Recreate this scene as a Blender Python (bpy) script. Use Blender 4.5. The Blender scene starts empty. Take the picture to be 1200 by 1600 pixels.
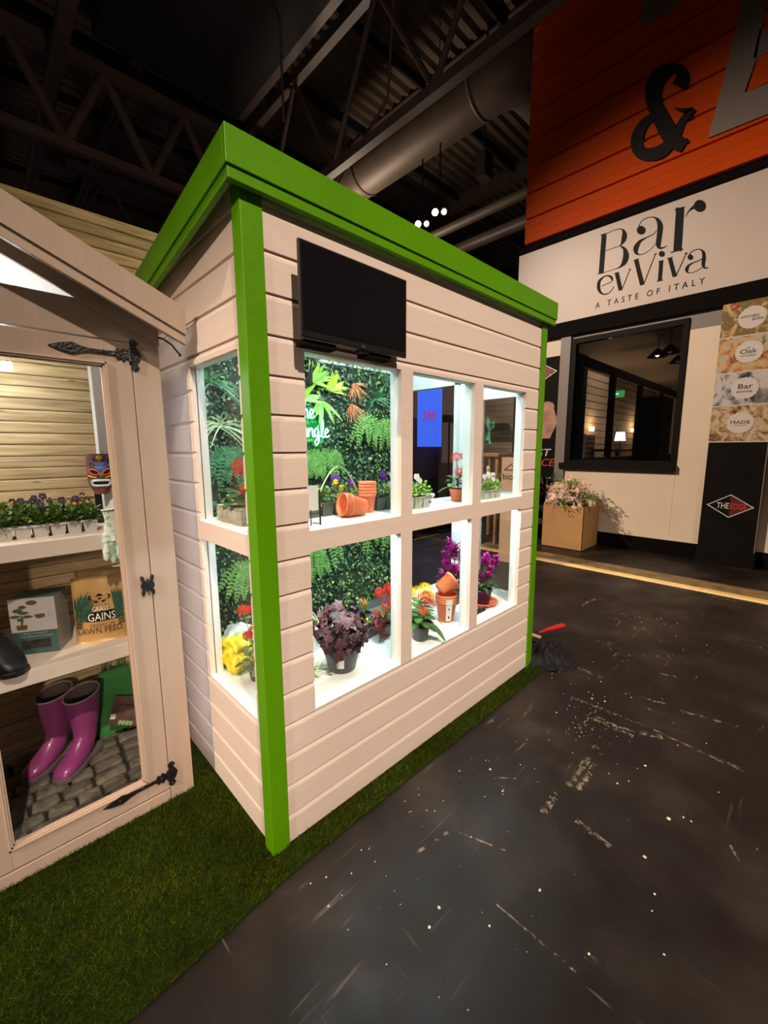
import bpy, math, random
from mathutils import Vector, Matrix, Quaternion
PI = math.pi
rnd = random.Random(7)
scene = bpy.context.scene
COL = scene.collection

# ------------------------------------------------------------------ camera
yaw, pitch, roll = 0.8017, -0.1502, -0.0049
fw = Vector((math.cos(yaw)*math.cos(pitch), math.sin(yaw)*math.cos(pitch), math.sin(pitch)))
rt = Vector((math.sin(yaw), -math.cos(yaw), 0)); up = rt.cross(fw)
rt2 = rt*math.cos(roll) + up*math.sin(roll); up2 = up*math.cos(roll) - rt*math.sin(roll)
cd = bpy.data.cameras.new('camera'); cam = bpy.data.objects.new('camera', cd); COL.objects.link(cam)
cam.matrix_world = Matrix(((rt2.x, up2.x, -fw.x, -0.557), (rt2.y, up2.y, -fw.y, -1.2135), (rt2.z, up2.z, -fw.z, 1.45), (0, 0, 0, 1)))
cd.sensor_fit = 'VERTICAL'; cd.sensor_height = 36; cd.lens = 653.094/1600*36
cd.clip_start = 0.02; cd.clip_end = 200
scene.camera = cam

# ------------------------------------------------------------------ world, exposure
w = bpy.data.worlds.new('World'); scene.world = w; w.use_nodes = True
bg = w.node_tree.nodes['Background']; bg.inputs[0].default_value = (0.75, 0.52, 0.42, 1); bg.inputs[1].default_value = 0.075
scene.view_settings.view_transform = 'Standard'; scene.view_settings.look = 'None'
scene.view_settings.exposure = 0.0; scene.view_settings.gamma = 1; scene.view_settings.use_curve_mapping = False

# ------------------------------------------------------------------ hall floodlights and added fill spots
def spot(name, loc, aim, power, color, size, angle, blend):
    l = bpy.data.lights.new(name, 'SPOT'); l.energy = power; l.color = color; l.shadow_soft_size = size
    l.spot_size = math.radians(angle); l.spot_blend = blend
    o = bpy.data.objects.new(name, l); COL.objects.link(o); o.location = loc
    o.rotation_euler = (Vector(aim)-Vector(loc)).to_track_quat('-Z', 'Y').to_euler()
    return o
spot('hall_or_fill_spot', (-1.85, -6.9, 9.5), (1.95, -0.35, -0.1), 7200, (1.0, 0.82, 0.64), 0.12, 39, 1.0)
spot('hall_or_fill_spot', (-6.2, -0.75, 5.2), (0.07, 0.15, 0.7), 2700, (1.0, 0.82, 0.62), 0.12, 24, 0.9)
spot('hall_or_fill_spot', (-1.2, 5.8, 7.4), (6.1, -0.9, 1.0), 4700, (1.0, 0.80, 0.64), 0.12, 50, 1.0)
spot('hall_or_fill_spot', (-2.6, -7.0, 3.0), (-0.40, 0.7, 0.35), 850, (1.0, 0.82, 0.68), 0.12, 14, 1.0)  # added low fill that brightens the boots and lower part of the hut
spot('hall_or_fill_spot', (7.0, 4.6, 5.5), (6.0, 4.3, 0.5), 420, (0.95, 0.82, 0.85), 0.3, 110, 1.0)  # added fill for the dark area behind the shed
spot('hall_or_fill_spot', (6.9, 8.0, 5.4), (8.5, 5.5, 9.5), 480, (1.0, 0.78, 0.6), 0.4, 150, 1.0)  # added uplight that brightens the roof deck past the spotlights
spot('hall_or_fill_spot', (2.0, 3.0, 3.6), (3.5, 9.0, 9.5), 160, (1.0, 0.75, 0.6), 0.4, 150, 1.0)  # unseen weak fill pointed up at the roof over the sheds

# ------------------------------------------------------------------ tagging
def tag(o, label=None, cat=None, group=None, kind=None):
    if label: o['label'] = label
    if cat: o['category'] = cat
    if group: o['group'] = group
    if kind: o['kind'] = kind
    return o
def thing(name, label, cat, loc=(0, 0, 0), rz=0.0, group=None):
    o = bpy.data.objects.new(name, None); COL.objects.link(o); o.empty_display_size = 0.05
    o.location = loc; o.rotation_euler = (0, 0, rz) if not isinstance(rz, tuple) else rz
    return tag(o, label, cat, group)
def copy_tree(o, parent=None):
    c = o.copy(); COL.objects.link(c); c.parent = parent
    for ch in list(o.children): copy_tree(ch, c)
    return c

# ------------------------------------------------------------------ mesh builder
class M:
    def __init__(s): s.v = []; s.f = []; s.mi = []; s.sm = []
    def add(s, vs, fs, mi=0, smooth=False):
        n = len(s.v); s.v += [tuple(p) for p in vs]
        for f in fs: s.f.append([n+i for i in f]); s.mi.append(mi); s.sm.append(smooth)
        return s
    def box(s, a, b, mi=0, mat=None):
        x0, y0, z0 = a; x1, y1, z1 = b
        vs = [(x0, y0, z0), (x1, y0, z0), (x1, y1, z0), (x0, y1, z0), (x0, y0, z1), (x1, y0, z1), (x1, y1, z1), (x0, y1, z1)]
        if mat is not None: vs = [mat @ Vector(p) for p in vs]
        return s.add(vs, [(0, 3, 2, 1), (4, 5, 6, 7), (0, 1, 5, 4), (1, 2, 6, 5), (2, 3, 7, 6), (3, 0, 4, 7)], mi)
    def bar(s, p, q, wd, ht, mi=0, upv=(0, 0, 1)):
        p = Vector(p); q = Vector(q); d = (q-p).normalized(); u = Vector(upv)
        if abs(d.dot(u)) > 0.98: u = Vector((1, 0, 0))
        sx = d.cross(u).normalized()*wd/2; sy = sx.cross(d).normalized()*ht/2
        vs = [p-sx-sy, p+sx-sy, p+sx+sy, p-sx+sy, q-sx-sy, q+sx-sy, q+sx+sy, q-sx+sy]
        return s.add(vs, [(0, 3, 2, 1), (4, 5, 6, 7), (0, 1, 5, 4), (1, 2, 6, 5), (2, 3, 7, 6), (3, 0, 4, 7)], mi)
    def tube(s, pts, r, n=8, mi=0, cap=True, smooth=True):
        pts = [Vector(p) for p in pts]; rs = r if isinstance(r, (list, tuple)) else [r]*len(pts)
        vs = []; prev = None
        for i, p in enumerate(pts):
            d = (pts[min(i+1, len(pts)-1)]-pts[max(i-1, 0)])
            d = d.normalized() if d.length > 1e-9 else Vector((0, 0, 1))
            if prev is None:
                u = Vector((0, 0, 1)) if abs(d.z) < 0.95 else Vector((1, 0, 0))
                a = d.cross(u).normalized()
            else:
                a = (prev - d*prev.dot(d)); a = a.normalized() if a.length > 1e-6 else d.orthogonal().normalized()
            prev = a; b = d.cross(a)
            for k in range(n):
                t = 2*PI*k/n; vs.append(p + (a*math.cos(t)+b*math.sin(t))*rs[i])
        fs = [(i*n+k, i*n+(k+1) % n, (i+1)*n+(k+1) % n, (i+1)*n+k) for i in range(len(pts)-1) for k in range(n)]
        s.add(vs, fs, mi, smooth)
        if cap:
            m = len(pts)-1
            s.add(vs[:n], [tuple(range(n))[::-1]], mi); s.add(vs[m*n:], [tuple(range(n))], mi)
        return s
    def lathe(s, prof, n=24, mi=0, c=(0, 0, 0), mat=None, smooth=True, sx=1, sy=1):
        vs = []
        for r, z in prof:
            for k in range(n):
                t = 2*PI*k/n; p = Vector((c[0]+r*math.cos(t)*sx, c[1]+r*math.sin(t)*sy, c[2]+z))
                vs.append(mat @ p if mat is not None else p)
        fs = [(i*n+k, i*n+(k+1) % n, (i+1)*n+(k+1) % n, (i+1)*n+k) for i in range(len(prof)-1) for k in range(n)]
        return s.add(vs, fs, mi, smooth)
    def disc(s, c, nrm, r, n=16, mi=0):
        nrm = Vector(nrm).normalized(); a = nrm.orthogonal().normalized(); b = nrm.cross(a); c = Vector(c)
        return s.add([c+(a*math.cos(2*PI*k/n)+b*math.sin(2*PI*k/n))*r for k in range(n)], [tuple(range(n))], mi)
    def prism(s, poly, off, mi=0):
        n = len(poly); off = Vector(off); P = [Vector(p) for p in poly]
        s.add(P+[p+off for p in P], [tuple(range(n))[::-1], tuple(range(n, 2*n))]+[(k, (k+1) % n, n+(k+1) % n, n+k) for k in range(n)], mi)
        return s
    def ball(s, c, r, n=10, m=7, mi=0, sc=(1, 1, 1), mat=None):
        vs = []; c = Vector(c)
        for i in range(m+1):
            ph = PI*i/m
            for k in range(n):
                t = 2*PI*k/n; p = Vector((math.sin(ph)*math.cos(t)*sc[0], math.sin(ph)*math.sin(t)*sc[1], math.cos(ph)*sc[2]))*r
                vs.append(c + (mat @ p if mat is not None else p))
        fs = [(i*n+k, (i+1)*n+k, (i+1)*n+(k+1) % n, i*n+(k+1) % n) for i in range(m) for k in range(n)]
        return s.add(vs, fs, mi, True)
    def leaf(s, base, d, nrm, L, W, droop=0.2, fold=0.25, seg=3, mi=0, shape=0):
        base = Vector(base); d = Vector(d).normalized(); nrm = Vector(nrm)
        sd = d.cross(nrm)
        if sd.length < 1e-4: sd = d.orthogonal()
        sd.normalize(); nn = sd.cross(d).normalized()
        prof = {0: (0.12, 0.9, 1.0, 0.62, 0.05), 1: (0.5, 0.9, 0.85, 0.55, 0.05), 2: (0.2, 0.55, 0.95, 1.0, 0.35)}[shape]
        vs = []
        for i in range(seg+1):
            t = i/seg; x = t*4; k = min(int(x), 3); wd = (prof[k]+(prof[k+1]-prof[k])*(x-k))*W/2
            p = base + d*L*t - Vector((0, 0, 1))*droop*L*t*t
            vs += [p+sd*wd+nn*wd*fold, p, p-sd*wd+nn*wd*fold]
        fs = []
        for i in range(seg):
            a = i*3; fs += [(a, a+1, a+4, a+3), (a+1, a+2, a+5, a+4)]
        return s.add(vs, fs, mi, True)
    def build(s, name, mats, parent=None, world=False, loc=None, weld=False):
        me = bpy.data.meshes.new(name)
        vs = s.v
        if world and parent is not None:
            r = parent
            off = Vector((0, 0, 0))
            while r is not None: off += r.location; r = r.parent
            vs = [(p[0]-off.x, p[1]-off.y, p[2]-off.z) for p in vs]
        if loc is not None: vs = [(p[0]-loc[0], p[1]-loc[1], p[2]-loc[2]) for p in vs]
        me.from_pydata([tuple(p) for p in vs], [], s.f)
        if not isinstance(mats, (list, tuple)): mats = [mats]
        for m in mats: me.materials.append(m)
        me.polygons.foreach_set('material_index', s.mi); me.polygons.foreach_set('use_smooth', s.sm)
        me.update()
        o = bpy.data.objects.new(name, me); COL.objects.link(o)
        if loc is not None: o.location = loc
        if parent is not None: o.parent = parent
        return o
def bevel(o, wd=0.003, seg=2):
    b = o.modifiers.new('bevel', 'BEVEL'); b.width = wd; b.segments = seg; b.limit_method = 'ANGLE'; b.angle_limit = math.radians(40)
    return o
def structure(name, m, mats, label=None):
    o = m.build(name, mats); o['kind'] = 'structure'
    if label: o['label'] = label
    return o
def solo(name, m, mats, label, cat, group=None, loc=None, kind=None):
    o = m.build(name, mats, loc=loc); return tag(o, label, cat, group, kind)

def text(name, body, origin, right, upv, height, mat, parent, width=None, depth=0.002, spacing=1.0, shear=0.0, align='LEFT', world=True):
    """flat lettering: origin is the lower left (or centre) of the cap box; height = height of the glyphs"""
    c = bpy.data.curves.new(name, 'FONT'); c.body = body; c.size = 1; c.space_character = spacing; c.shear = shear; c.resolution_u = 3
    t = bpy.data.objects.new(name+'_tmp', c)
    me = bpy.data.meshes.new_from_object(t)
    bpy.data.objects.remove(t)
    xs = [v.co.x for v in me.vertices]; ys = [v.co.y for v in me.vertices]
    x0, x1, y0, y1 = min(xs), max(xs), min(ys), max(ys)
    sy = height/(y1-y0); sx = (width/(x1-x0)) if width else sy
    R = Vector(right).normalized(); U = Vector(upv).normalized(); N = R.cross(U)
    ox = -(x0+x1)/2 if align == 'CENTER' else -x0
    oy = -(y0+y1)/2 if align == 'CENTER' else -y0
    m = M()
    P2 = [Vector(origin)+R*(v.co.x+ox)*sx+U*(v.co.y+oy)*sy for v in me.vertices]
    n = len(P2)
    m.v = [tuple(p+N*depth) for p in P2]
    for p in me.polygons: m.f.append(list(p.vertices)); m.mi.append(0); m.sm.append(False)
    ec = {}
    for p in me.polygons:
        k = list(p.vertices)
        for a, b in zip(k, k[1:]+k[:1]):
            e = (min(a, b), max(a, b)); ec.setdefault(e, []).append((a, b))
    m.v += [tuple(p) for p in P2]
    for e, l in ec.items():
        if len(l) == 1:
            a, b = l[0]; m.f.append([a, n+a, n+b, b]); m.mi.append(0); m.sm.append(False)
    bpy.data.meshes.remove(me); bpy.data.curves.remove(c)
    return m.build(name, mat, parent, world=world)

# ------------------------------------------------------------------ materials
def srgb(r, g, b): return tuple(((c/255)/12.92 if c/255 <= 0.04045 else ((c/255+0.055)/1.055)**2.4) for c in (r, g, b))
def mat(name, color, rough=0.5, metal=0.0, var=0.0, vscale=6, bump=0.0, bscale=60, stretch=None, spec=0.5, emit=None, estr=0.0, island=0.0, hue=0.0, coat=0.0, trans=0.0, sheen=0.0, color2=None, contrast=None):
    m = bpy.data.materials.new(name); m.use_nodes = True; nt = m.node_tree; N = nt.nodes; L = nt.links
    b = N['Principled BSDF']; b.inputs['Base Color'].default_value = (*color, 1); b.inputs['Roughness'].default_value = rough
    b.inputs['Metallic'].default_value = metal; b.inputs['Specular IOR Level'].default_value = spec
    b.inputs['Coat Weight'].default_value = coat; b.inputs['Sheen Weight'].default_value = sheen
    if emit: b.inputs['Emission Color'].default_value = (*emit, 1); b.inputs['Emission Strength'].default_value = estr
    tc = N.new('ShaderNodeTexCoord'); mp = N.new('ShaderNodeMapping'); L.new(tc.outputs['Object'], mp.inputs['Vector'])
    if stretch: mp.inputs['Scale'].default_value = stretch
    last = None
    if var > 0 or color2:
        n = N.new('ShaderNodeTexNoise'); n.inputs['Scale'].default_value = vscale; n.inputs['Detail'].default_value = 5
        L.new(mp.outputs[0], n.inputs['Vector'])
        r = N.new('ShaderNodeValToRGB'); cr = r.color_ramp
        lo, hi = contrast if contrast else (0.3, 0.7)
        cr.elements[0].position = lo; cr.elements[1].position = hi
        c2 = color2 if color2 else tuple(min(1, c*(1+var)) for c in color)
        c1 = color if color2 else tuple(c*(1-var) for c in color)
        cr.elements[0].color = (*c1, 1); cr.elements[1].color = (*c2, 1)
        L.new(n.outputs['Fac'], r.inputs['Fac']); last = r.outputs['Color']
    if island > 0 or hue > 0:
        g = N.new('ShaderNodeNewGeometry'); h = N.new('ShaderNodeHueSaturation')
        if last: L.new(last, h.inputs['Color'])
        else: h.inputs['Color'].default_value = (*color, 1)
        mr = N.new('ShaderNodeMapRange'); mr.inputs['To Min'].default_value = 1-island; mr.inputs['To Max'].default_value = 1+island
        L.new(g.outputs['Random Per Island'], mr.inputs['Value']); L.new(mr.outputs[0], h.inputs['Value'])
        if hue > 0:
            mu = N.new('ShaderNodeMath'); mu.operation = 'MULTIPLY'; mu.inputs[1].default_value = 7.31
            fr = N.new('ShaderNodeMath'); fr.operation = 'FRACT'
            L.new(g.outputs['Random Per Island'], mu.inputs[0]); L.new(mu.outputs[0], fr.inputs[0])
            m2 = N.new('ShaderNodeMapRange'); m2.inputs['To Min'].default_value = 0.5-hue; m2.inputs['To Max'].default_value = 0.5+hue
            L.new(fr.outputs[0], m2.inputs['Value']); L.new(m2.outputs[0], h.inputs['Hue'])
        last = h.outputs['Color']
    if last: L.new(last, b.inputs['Base Color'])
    if bump > 0:
        n2 = N.new('ShaderNodeTexNoise'); n2.inputs['Scale'].default_value = bscale; n2.inputs['Detail'].default_value = 4
        L.new(mp.outputs[0], n2.inputs['Vector'])
        bp = N.new('ShaderNodeBump'); bp.inputs['Strength'].default_value = bump; bp.inputs['Distance'].default_value = 0.01
        L.new(n2.outputs['Fac'], bp.inputs['Height']); L.new(bp.outputs[0], b.inputs['Normal'])
    return m
def glow(name, color, strength):
    m = bpy.data.materials.new(name); m.use_nodes = True; b = m.node_tree.nodes['Principled BSDF']
    b.inputs['Base Color'].default_value = (*color, 1); b.inputs['Emission Color'].default_value = (*color, 1); b.inputs['Emission Strength'].default_value = strength
    return m
def glass(name, tint=(1, 1, 1), ior=1.45, rough=0.0):
    m = bpy.data.materials.new(name); m.use_nodes = True; nt = m.node_tree; N = nt.nodes; L = nt.links
    N.remove(N['Principled BSDF']); out = N['Material Output']
    t = N.new('ShaderNodeBsdfTransparent'); t.inputs[0].default_value = (*tint, 1)
    g = N.new('ShaderNodeBsdfGlossy'); g.inputs['Roughness'].default_value = rough
    lw = N.new('ShaderNodeLayerWeight'); lw.inputs['Blend'].default_value = 0.5
    pw = N.new('ShaderNodeMath'); pw.operation = 'POWER'; pw.inputs[1].default_value = 4.5; L.new(lw.outputs['Facing'], pw.inputs[0])
    f = N.new('ShaderNodeMapRange'); f.inputs['To Min'].default_value = 0.022; f.inputs['To Max'].default_value = 0.55; L.new(pw.outputs[0], f.inputs['Value'])
    x = N.new('ShaderNodeMixShader'); L.new(f.outputs[0], x.inputs[0]); L.new(t.outputs[0], x.inputs[1]); L.new(g.outputs[0], x.inputs[2]); L.new(x.outputs[0], out.inputs['Surface'])
    return m

CLAD = mat('cladding_paint', (0.72, 0.585, 0.525), 0.45, var=0.03, vscale=3, bump=0.05, bscale=14, stretch=(1, 1, 14))
CLADY = CLAD
GREEN = mat('green_gloss_paint', (0.088, 0.27, 0.0005), 0.42, spec=0.3, var=0.06, vscale=4, bump=0.08, bscale=40)
WHITE = mat('white_interior_paint', (0.80, 0.83, 0.82), 0.5, var=0.03, vscale=5, bump=0.05)
SHELFW = mat('white_shelf_paint', (0.78, 0.80, 0.76), 0.45, var=0.06, vscale=9)
TAN = mat('tan_frame_paint', (0.40, 0.295, 0.235), 0.45, var=0.05, vscale=3, bump=0.05, bscale=12, stretch=(6, 6, 1))
TANSH = mat('pale_shelf_paint', (0.60, 0.51, 0.44), 0.5, var=0.05, vscale=5)
BLACKIRON = mat('black_iron', (0.008, 0.008, 0.009), 0.35, bump=0.5, bscale=120)
BLACKP = mat('black_plastic', (0.012, 0.011, 0.012), 0.3)
MATTEB = mat('matte_black_plastic', (0.008, 0.007, 0.007), 0.9, spec=0.05)
SCREEN = mat('tv_screen', (0.006, 0.005, 0.006), 0.16, spec=0.35)
GLASS = glass('clear_glass'); GLASSD = glass('dark_tinted_glass', (0.80, 0.80, 0.78))
TERRA = mat('orange_plastic', (0.72, 0.17, 0.065), 0.4, var=0.06, vscale=12)
POTG = mat('grey_green_pot', (0.075, 0.10, 0.085), 0.45)
POTGREY = mat('charcoal_pot', (0.10, 0.105, 0.105), 0.5)
POTB = mat('black_pot', (0.02, 0.02, 0.022), 0.4)
POTP = mat('purple_pot', (0.07, 0.012, 0.07), 0.35)
POTW = mat('clear_white_pot', (0.42, 0.47, 0.40), 0.4)
SOIL = mat('dark_soil', (0.012, 0.009, 0.007), 0.95, bump=0.8, bscale=90)
PAPER = mat('white_paper', (0.72, 0.72, 0.68), 0.6)
LEAFM = mat('mid_green_leaf', (0.055, 0.135, 0.03), 0.5, spec=0.25, island=0.35, hue=0.02)
LEAFP = mat('fresh_green_leaf', (0.125, 0.215, 0.05), 0.5, island=0.35, hue=0.02, spec=0.25)
LEAFD = mat('dark_green_leaf', (0.03, 0.10, 0.028), 0.35, island=0.5, hue=0.02)
LEAFW = mat('box_hedge_leaf', (0.05, 0.115, 0.045), 0.28, island=0.85, hue=0.04)
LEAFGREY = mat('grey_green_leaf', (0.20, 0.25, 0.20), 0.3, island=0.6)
LEAFL = mat('lime_leaf', (0.22, 0.42, 0.05), 0.4, island=0.3, hue=0.02)
FERN = mat('fern_green', (0.12, 0.27, 0.05), 0.5, island=0.3, hue=0.015)
FERNDK = mat('grass_tuft_green', (0.04, 0.16, 0.06), 0.4, island=0.4)
YLEAF = mat('yellow_green_leaf', (0.40, 0.52, 0.04), 0.4, island=0.3, hue=0.02)
RUST = mat('rusty_orange_grass', (0.45, 0.13, 0.04), 0.5, island=0.4)
PALEGRASS = mat('pale_striped_grass', (0.45, 0.55, 0.30), 0.5, island=0.3)
RED = mat('red_petal', (0.60, 0.012, 0.008), 0.7, spec=0.08, island=0.3, hue=0.01)
ORANGER = mat('orange_red_petal', (0.60, 0.03, 0.006), 0.7, spec=0.08, island=0.3, hue=0.01)
YEL = mat('yellow_petal', (0.80, 0.56, 0.006), 0.7, spec=0.08, island=0.15)
PURP = mat('purple_petal', (0.09, 0.018, 0.30), 0.5, island=0.3)
DARKPURP = mat('dark_purple_petal', (0.03, 0.008, 0.055), 0.5, island=0.3)
WHITEP = mat('white_petal', (0.72, 0.74, 0.76), 0.5, island=0.15)
ORANGEP = mat('orange_petal', (0.75, 0.28, 0.02), 0.5)
MAG = mat('magenta_plume', (0.36, 0.018, 0.20), 0.7, spec=0.1, island=0.45, hue=0.015)
BURG = mat('burgundy_leaf', (0.028, 0.005, 0.010), 0.5, island=0.7, hue=0.01, color2=None)
BURGL = mat('dusky_pink_leaf', (0.085, 0.032, 0.042), 0.5, island=0.5)
PINKP = mat('pale_pink_petal', (0.92, 0.66, 0.54), 0.6, spec=0.1, island=0.2, hue=0.01)
STONE = mat('carved_stone', (0.40, 0.36, 0.29), 0.85, var=0.25, vscale=30, bump=0.5, bscale=60)
TUBE = glow('led_tube_cool', (0.72, 0.94, 1.0), 56.0)
TUBELOW = glow('led_strip_cool', (0.76, 0.96, 1.0), 110.0)
TUBE2 = glow('led_tube_white', (0.88, 0.94, 1.0), 42.0)

def wood_mat(name, c1, c2, scale=(1, 1, 1), knots=True):
    m = bpy.data.materials.new(name); m.use_nodes = True; nt = m.node_tree; N = nt.nodes; L = nt.links; b = N['Principled BSDF']
    b.inputs['Roughness'].default_value = 0.75
    tc = N.new('ShaderNodeTexCoord'); mp = N.new('ShaderNodeMapping'); mp.inputs['Scale'].default_value = scale; L.new(tc.outputs['Object'], mp.inputs[0])
    n = N.new('ShaderNodeTexNoise'); n.inputs['Scale'].default_value = 4; n.inputs['Detail'].default_value = 8; n.inputs['Distortion'].default_value = 0.6
    L.new(mp.outputs[0], n.inputs['Vector'])
    r = N.new('ShaderNodeValToRGB'); r.color_ramp.elements[0].position = 0.35; r.color_ramp.elements[1].position = 0.68
    r.color_ramp.elements[0].color = (*c1, 1); r.color_ramp.elements[1].color = (*c2, 1); L.new(n.outputs['Fac'], r.inputs['Fac'])
    g = N.new('ShaderNodeNewGeometry'); h = N.new('ShaderNodeHueSaturation'); mr = N.new('ShaderNodeMapRange'); mr.inputs['To Min'].default_value = 0.8; mr.inputs['To Max'].default_value = 1.15
    L.new(g.outputs['Random Per Island'], mr.inputs['Value']); L.new(mr.outputs[0], h.inputs['Value']); L.new(r.outputs['Color'], h.inputs['Color'])
    col = h.outputs['Color']
    if knots:
        v = N.new('ShaderNodeTexVoronoi'); mk = N.new('ShaderNodeMapping'); mk.inputs['Scale'].default_value = (3.2, 1, 13); L.new(tc.outputs['Object'], mk.inputs[0]); L.new(mk.outputs[0], v.inputs['Vector']); v.inputs['Scale'].default_value = 1.4
        kr = N.new('ShaderNodeValToRGB'); kr.color_ramp.elements[0].position = 0.03; kr.color_ramp.elements[1].position = 0.10
        kr.color_ramp.elements[0].color = (0.25, 0.18, 0.12, 1); kr.color_ramp.elements[1].color = (1, 1, 1, 1); L.new(v.outputs['Distance'], kr.inputs['Fac'])
        mx = N.new('ShaderNodeMix'); mx.data_type = 'RGBA'; mx.blend_type = 'MULTIPLY'; mx.inputs[0].default_value = 1
        L.new(col, mx.inputs[6]); L.new(kr.outputs['Color'], mx.inputs[7]); col = mx.outputs[2]
    L.new(col, b.inputs['Base Color'])
    bp = N.new('ShaderNodeBump'); bp.inputs['Strength'].default_value = 0.3; bp.inputs['Distance'].default_value = 0.003; L.new(n.outputs['Fac'], bp.inputs['Height']); L.new(bp.outputs[0], b.inputs['Normal'])
    return m
FENCEW = wood_mat('treated_softwood', (0.46, 0.33, 0.15), (0.76, 0.57, 0.31), (1.2, 1, 16))
TABLEW = wood_mat('oak_table', (0.25, 0.12, 0.05), (0.42, 0.22, 0.10), (1, 6, 6), False)
SLATW = wood_mat('pale_slat_wall', (0.30, 0.24, 0.17), (0.46, 0.37, 0.27), (1, 1, 10), False)

def floor_mat():
    m = bpy.data.materials.new('dark_hall_floor'); m.use_nodes = True; nt = m.node_tree; N = nt.nodes; L = nt.links; b = N['Principled BSDF']
    tc = N.new('ShaderNodeTexCoord')
    def noise(scale, sc=(1, 1, 1), rot=0, det=5, dist=0.0):
        mp = N.new('ShaderNodeMapping'); mp.inputs['Scale'].default_value = sc; mp.inputs['Rotation'].default_value = (0, 0, rot); L.new(tc.outputs['Object'], mp.inputs[0])
        n = N.new('ShaderNodeTexNoise'); n.inputs['Scale'].default_value = scale; n.inputs['Detail'].default_value = det; n.inputs['Distortion'].default_value = dist; L.new(mp.outputs[0], n.inputs['Vector']); return n.outputs['Fac']
    def ramp(x, lo, hi, c0=0.0, c1=1.0):
        r = N.new('ShaderNodeMapRange'); r.interpolation_type = 'SMOOTHSTEP'; r.inputs['From Min'].default_value = lo; r.inputs['From Max'].default_value = hi; r.inputs['To Min'].default_value = c0; r.inputs['To Max'].default_value = c1; L.new(x, r.inputs['Value']); return r.outputs[0]
    def mul(a, c):
        q = N.new('ShaderNodeMath'); q.operation = 'MULTIPLY'; L.new(a, q.inputs[0])
        if isinstance(c, float): q.inputs[1].default_value = c
        else: L.new(c, q.inputs[1])
        return q.outputs[0]
    def add(a, c):
        q = N.new('ShaderNodeMath'); q.operation = 'ADD'; L.new(a, q.inputs[0]); L.new(c, q.inputs[1]); q.use_clamp = True; return q.outputs[0]
    s1 = mul(ramp(noise(3.0, (1, 14, 1), 0.35, 6, 0.3), 0.62, 0.74), ramp(noise(1.1), 0.5, 0.62))
    s2 = mul(ramp(noise(3.5, (16, 1, 1), 0.25, 6, 0.4), 0.63, 0.74), ramp(noise(1.3, (1, 1, 1), 1.0), 0.52, 0.66))
    sp = mul(ramp(noise(120, det=2), 0.72, 0.78), ramp(noise(2.2, (1, 1, 1), 2.0), 0.52, 0.7))
    haze = mul(ramp(noise(2.0, det=8), 0.45, 0.8), 0.10)
    tot = add(add(mul(s1, 0.35), mul(s2, 0.30)), add(mul(sp, 0.5), haze))
    mx = N.new('ShaderNodeMix'); mx.data_type = 'RGBA'; L.new(tot, mx.inputs[0]); mx.inputs[6].default_value = (0.0095, 0.0065, 0.0052, 1); mx.inputs[7].default_value = (0.22, 0.17, 0.135, 1)
    L.new(mx.outputs[2], b.inputs['Base Color'])
    L.new(ramp(noise(5.0, det=6), 0.3, 0.7, 0.38, 0.55), b.inputs['Roughness'])
    b.inputs['Specular IOR Level'].default_value = 0.22
    bp = N.new('ShaderNodeBump'); bp.inputs['Strength'].default_value = 0.12; bp.inputs['Distance'].default_value = 0.004; L.new(noise(60, det=6), bp.inputs['Height']); L.new(bp.outputs[0], b.inputs['Normal'])
    return m
FLOORM = floor_mat()

# ------------------------------------------------------------------ hall shell
m = M(); m.box((-14, -12, -0.1), (34, 34, 0.0)); structure('floor', m, FLOORM)
DECKM = mat('roof_deck_steel', (0.13, 0.095, 0.065), 0.55, metal=0.3, var=0.25, vscale=1.5)
STEELM = mat('painted_steel', (0.085, 0.06, 0.047), 0.5, var=0.2, vscale=2)
DUCTM = mat('galvanised_duct', (0.105, 0.078, 0.054), 0.55, metal=0.2, var=0.15, vscale=2)
DARKM = mat('black_soffit', (0.006, 0.005, 0.005), 0.8)
m = M(); y = -8.0; pr = []
while y < 32: pr += [(y, 10.62), (y+0.10, 10.62), (y+0.15, 10.5), (y+0.25, 10.5)]; y += 0.30
n = len(pr)
m.add([(-12, a, b) for a, b in pr]+[(34, a, b) for a, b in pr], [(i, i+1, n+i+1, n+i) for i in range(n-1)]); m.box((-12, -8, 10.66), (34, 32, 10.75))
structure('ceiling', m, DECKM)

def truss(label, p0, axis, length, zb, zt, bay, dia=0.05, group='roof trusses'):
    t = thing('roof_truss', label, 'truss', p0, 0, group)
    ax = Vector((1, 0, 0)) if axis == 'X' else Vector((0, 1, 0))
    m = M(); m.bar(Vector((0, 0, zb)), ax*length+Vector((0, 0, zb)), 0.16, 0.16); m.build('bottom_chord', STEELM, t)
    m = M(); m.bar(Vector((0, 0, zt)), ax*length+Vector((0, 0, zt)), 0.16, 0.20); m.build('top_chord', STEELM, t)
    k = 0; n = int(length/bay)
    for k in range(n):
        a = ax*(k*bay); b = ax*((k+0.5)*bay); c = ax*((k+1)*bay)
        for q0, q1 in ((a+Vector((0, 0, zb+0.05)), b+Vector((0, 0, zt-0.05))), (b+Vector((0, 0, zt-0.05)), c+Vector((0, 0, zb+0.05)))):
            m = M(); m.tube([q0, q1], dia, 8); m.build('diagonal_brace', STEELM, t)
    return t
truss('dark steel roof truss crossing behind the green fascia corner', (-6, 9.0, 0), 'X', 22, 7.0, 8.55, 1.45, 0.09)
truss('steel roof truss running alongside the big round duct', (5.24, 1.0, 0), 'Y', 20, 7.0, 9.3, 2.6, 0.05)
truss('steel roof truss low in the distance above the spotlights', (2, 13.5, 0), 'X', 24, 7.4, 9.0, 1.8, 0.05)
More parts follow.
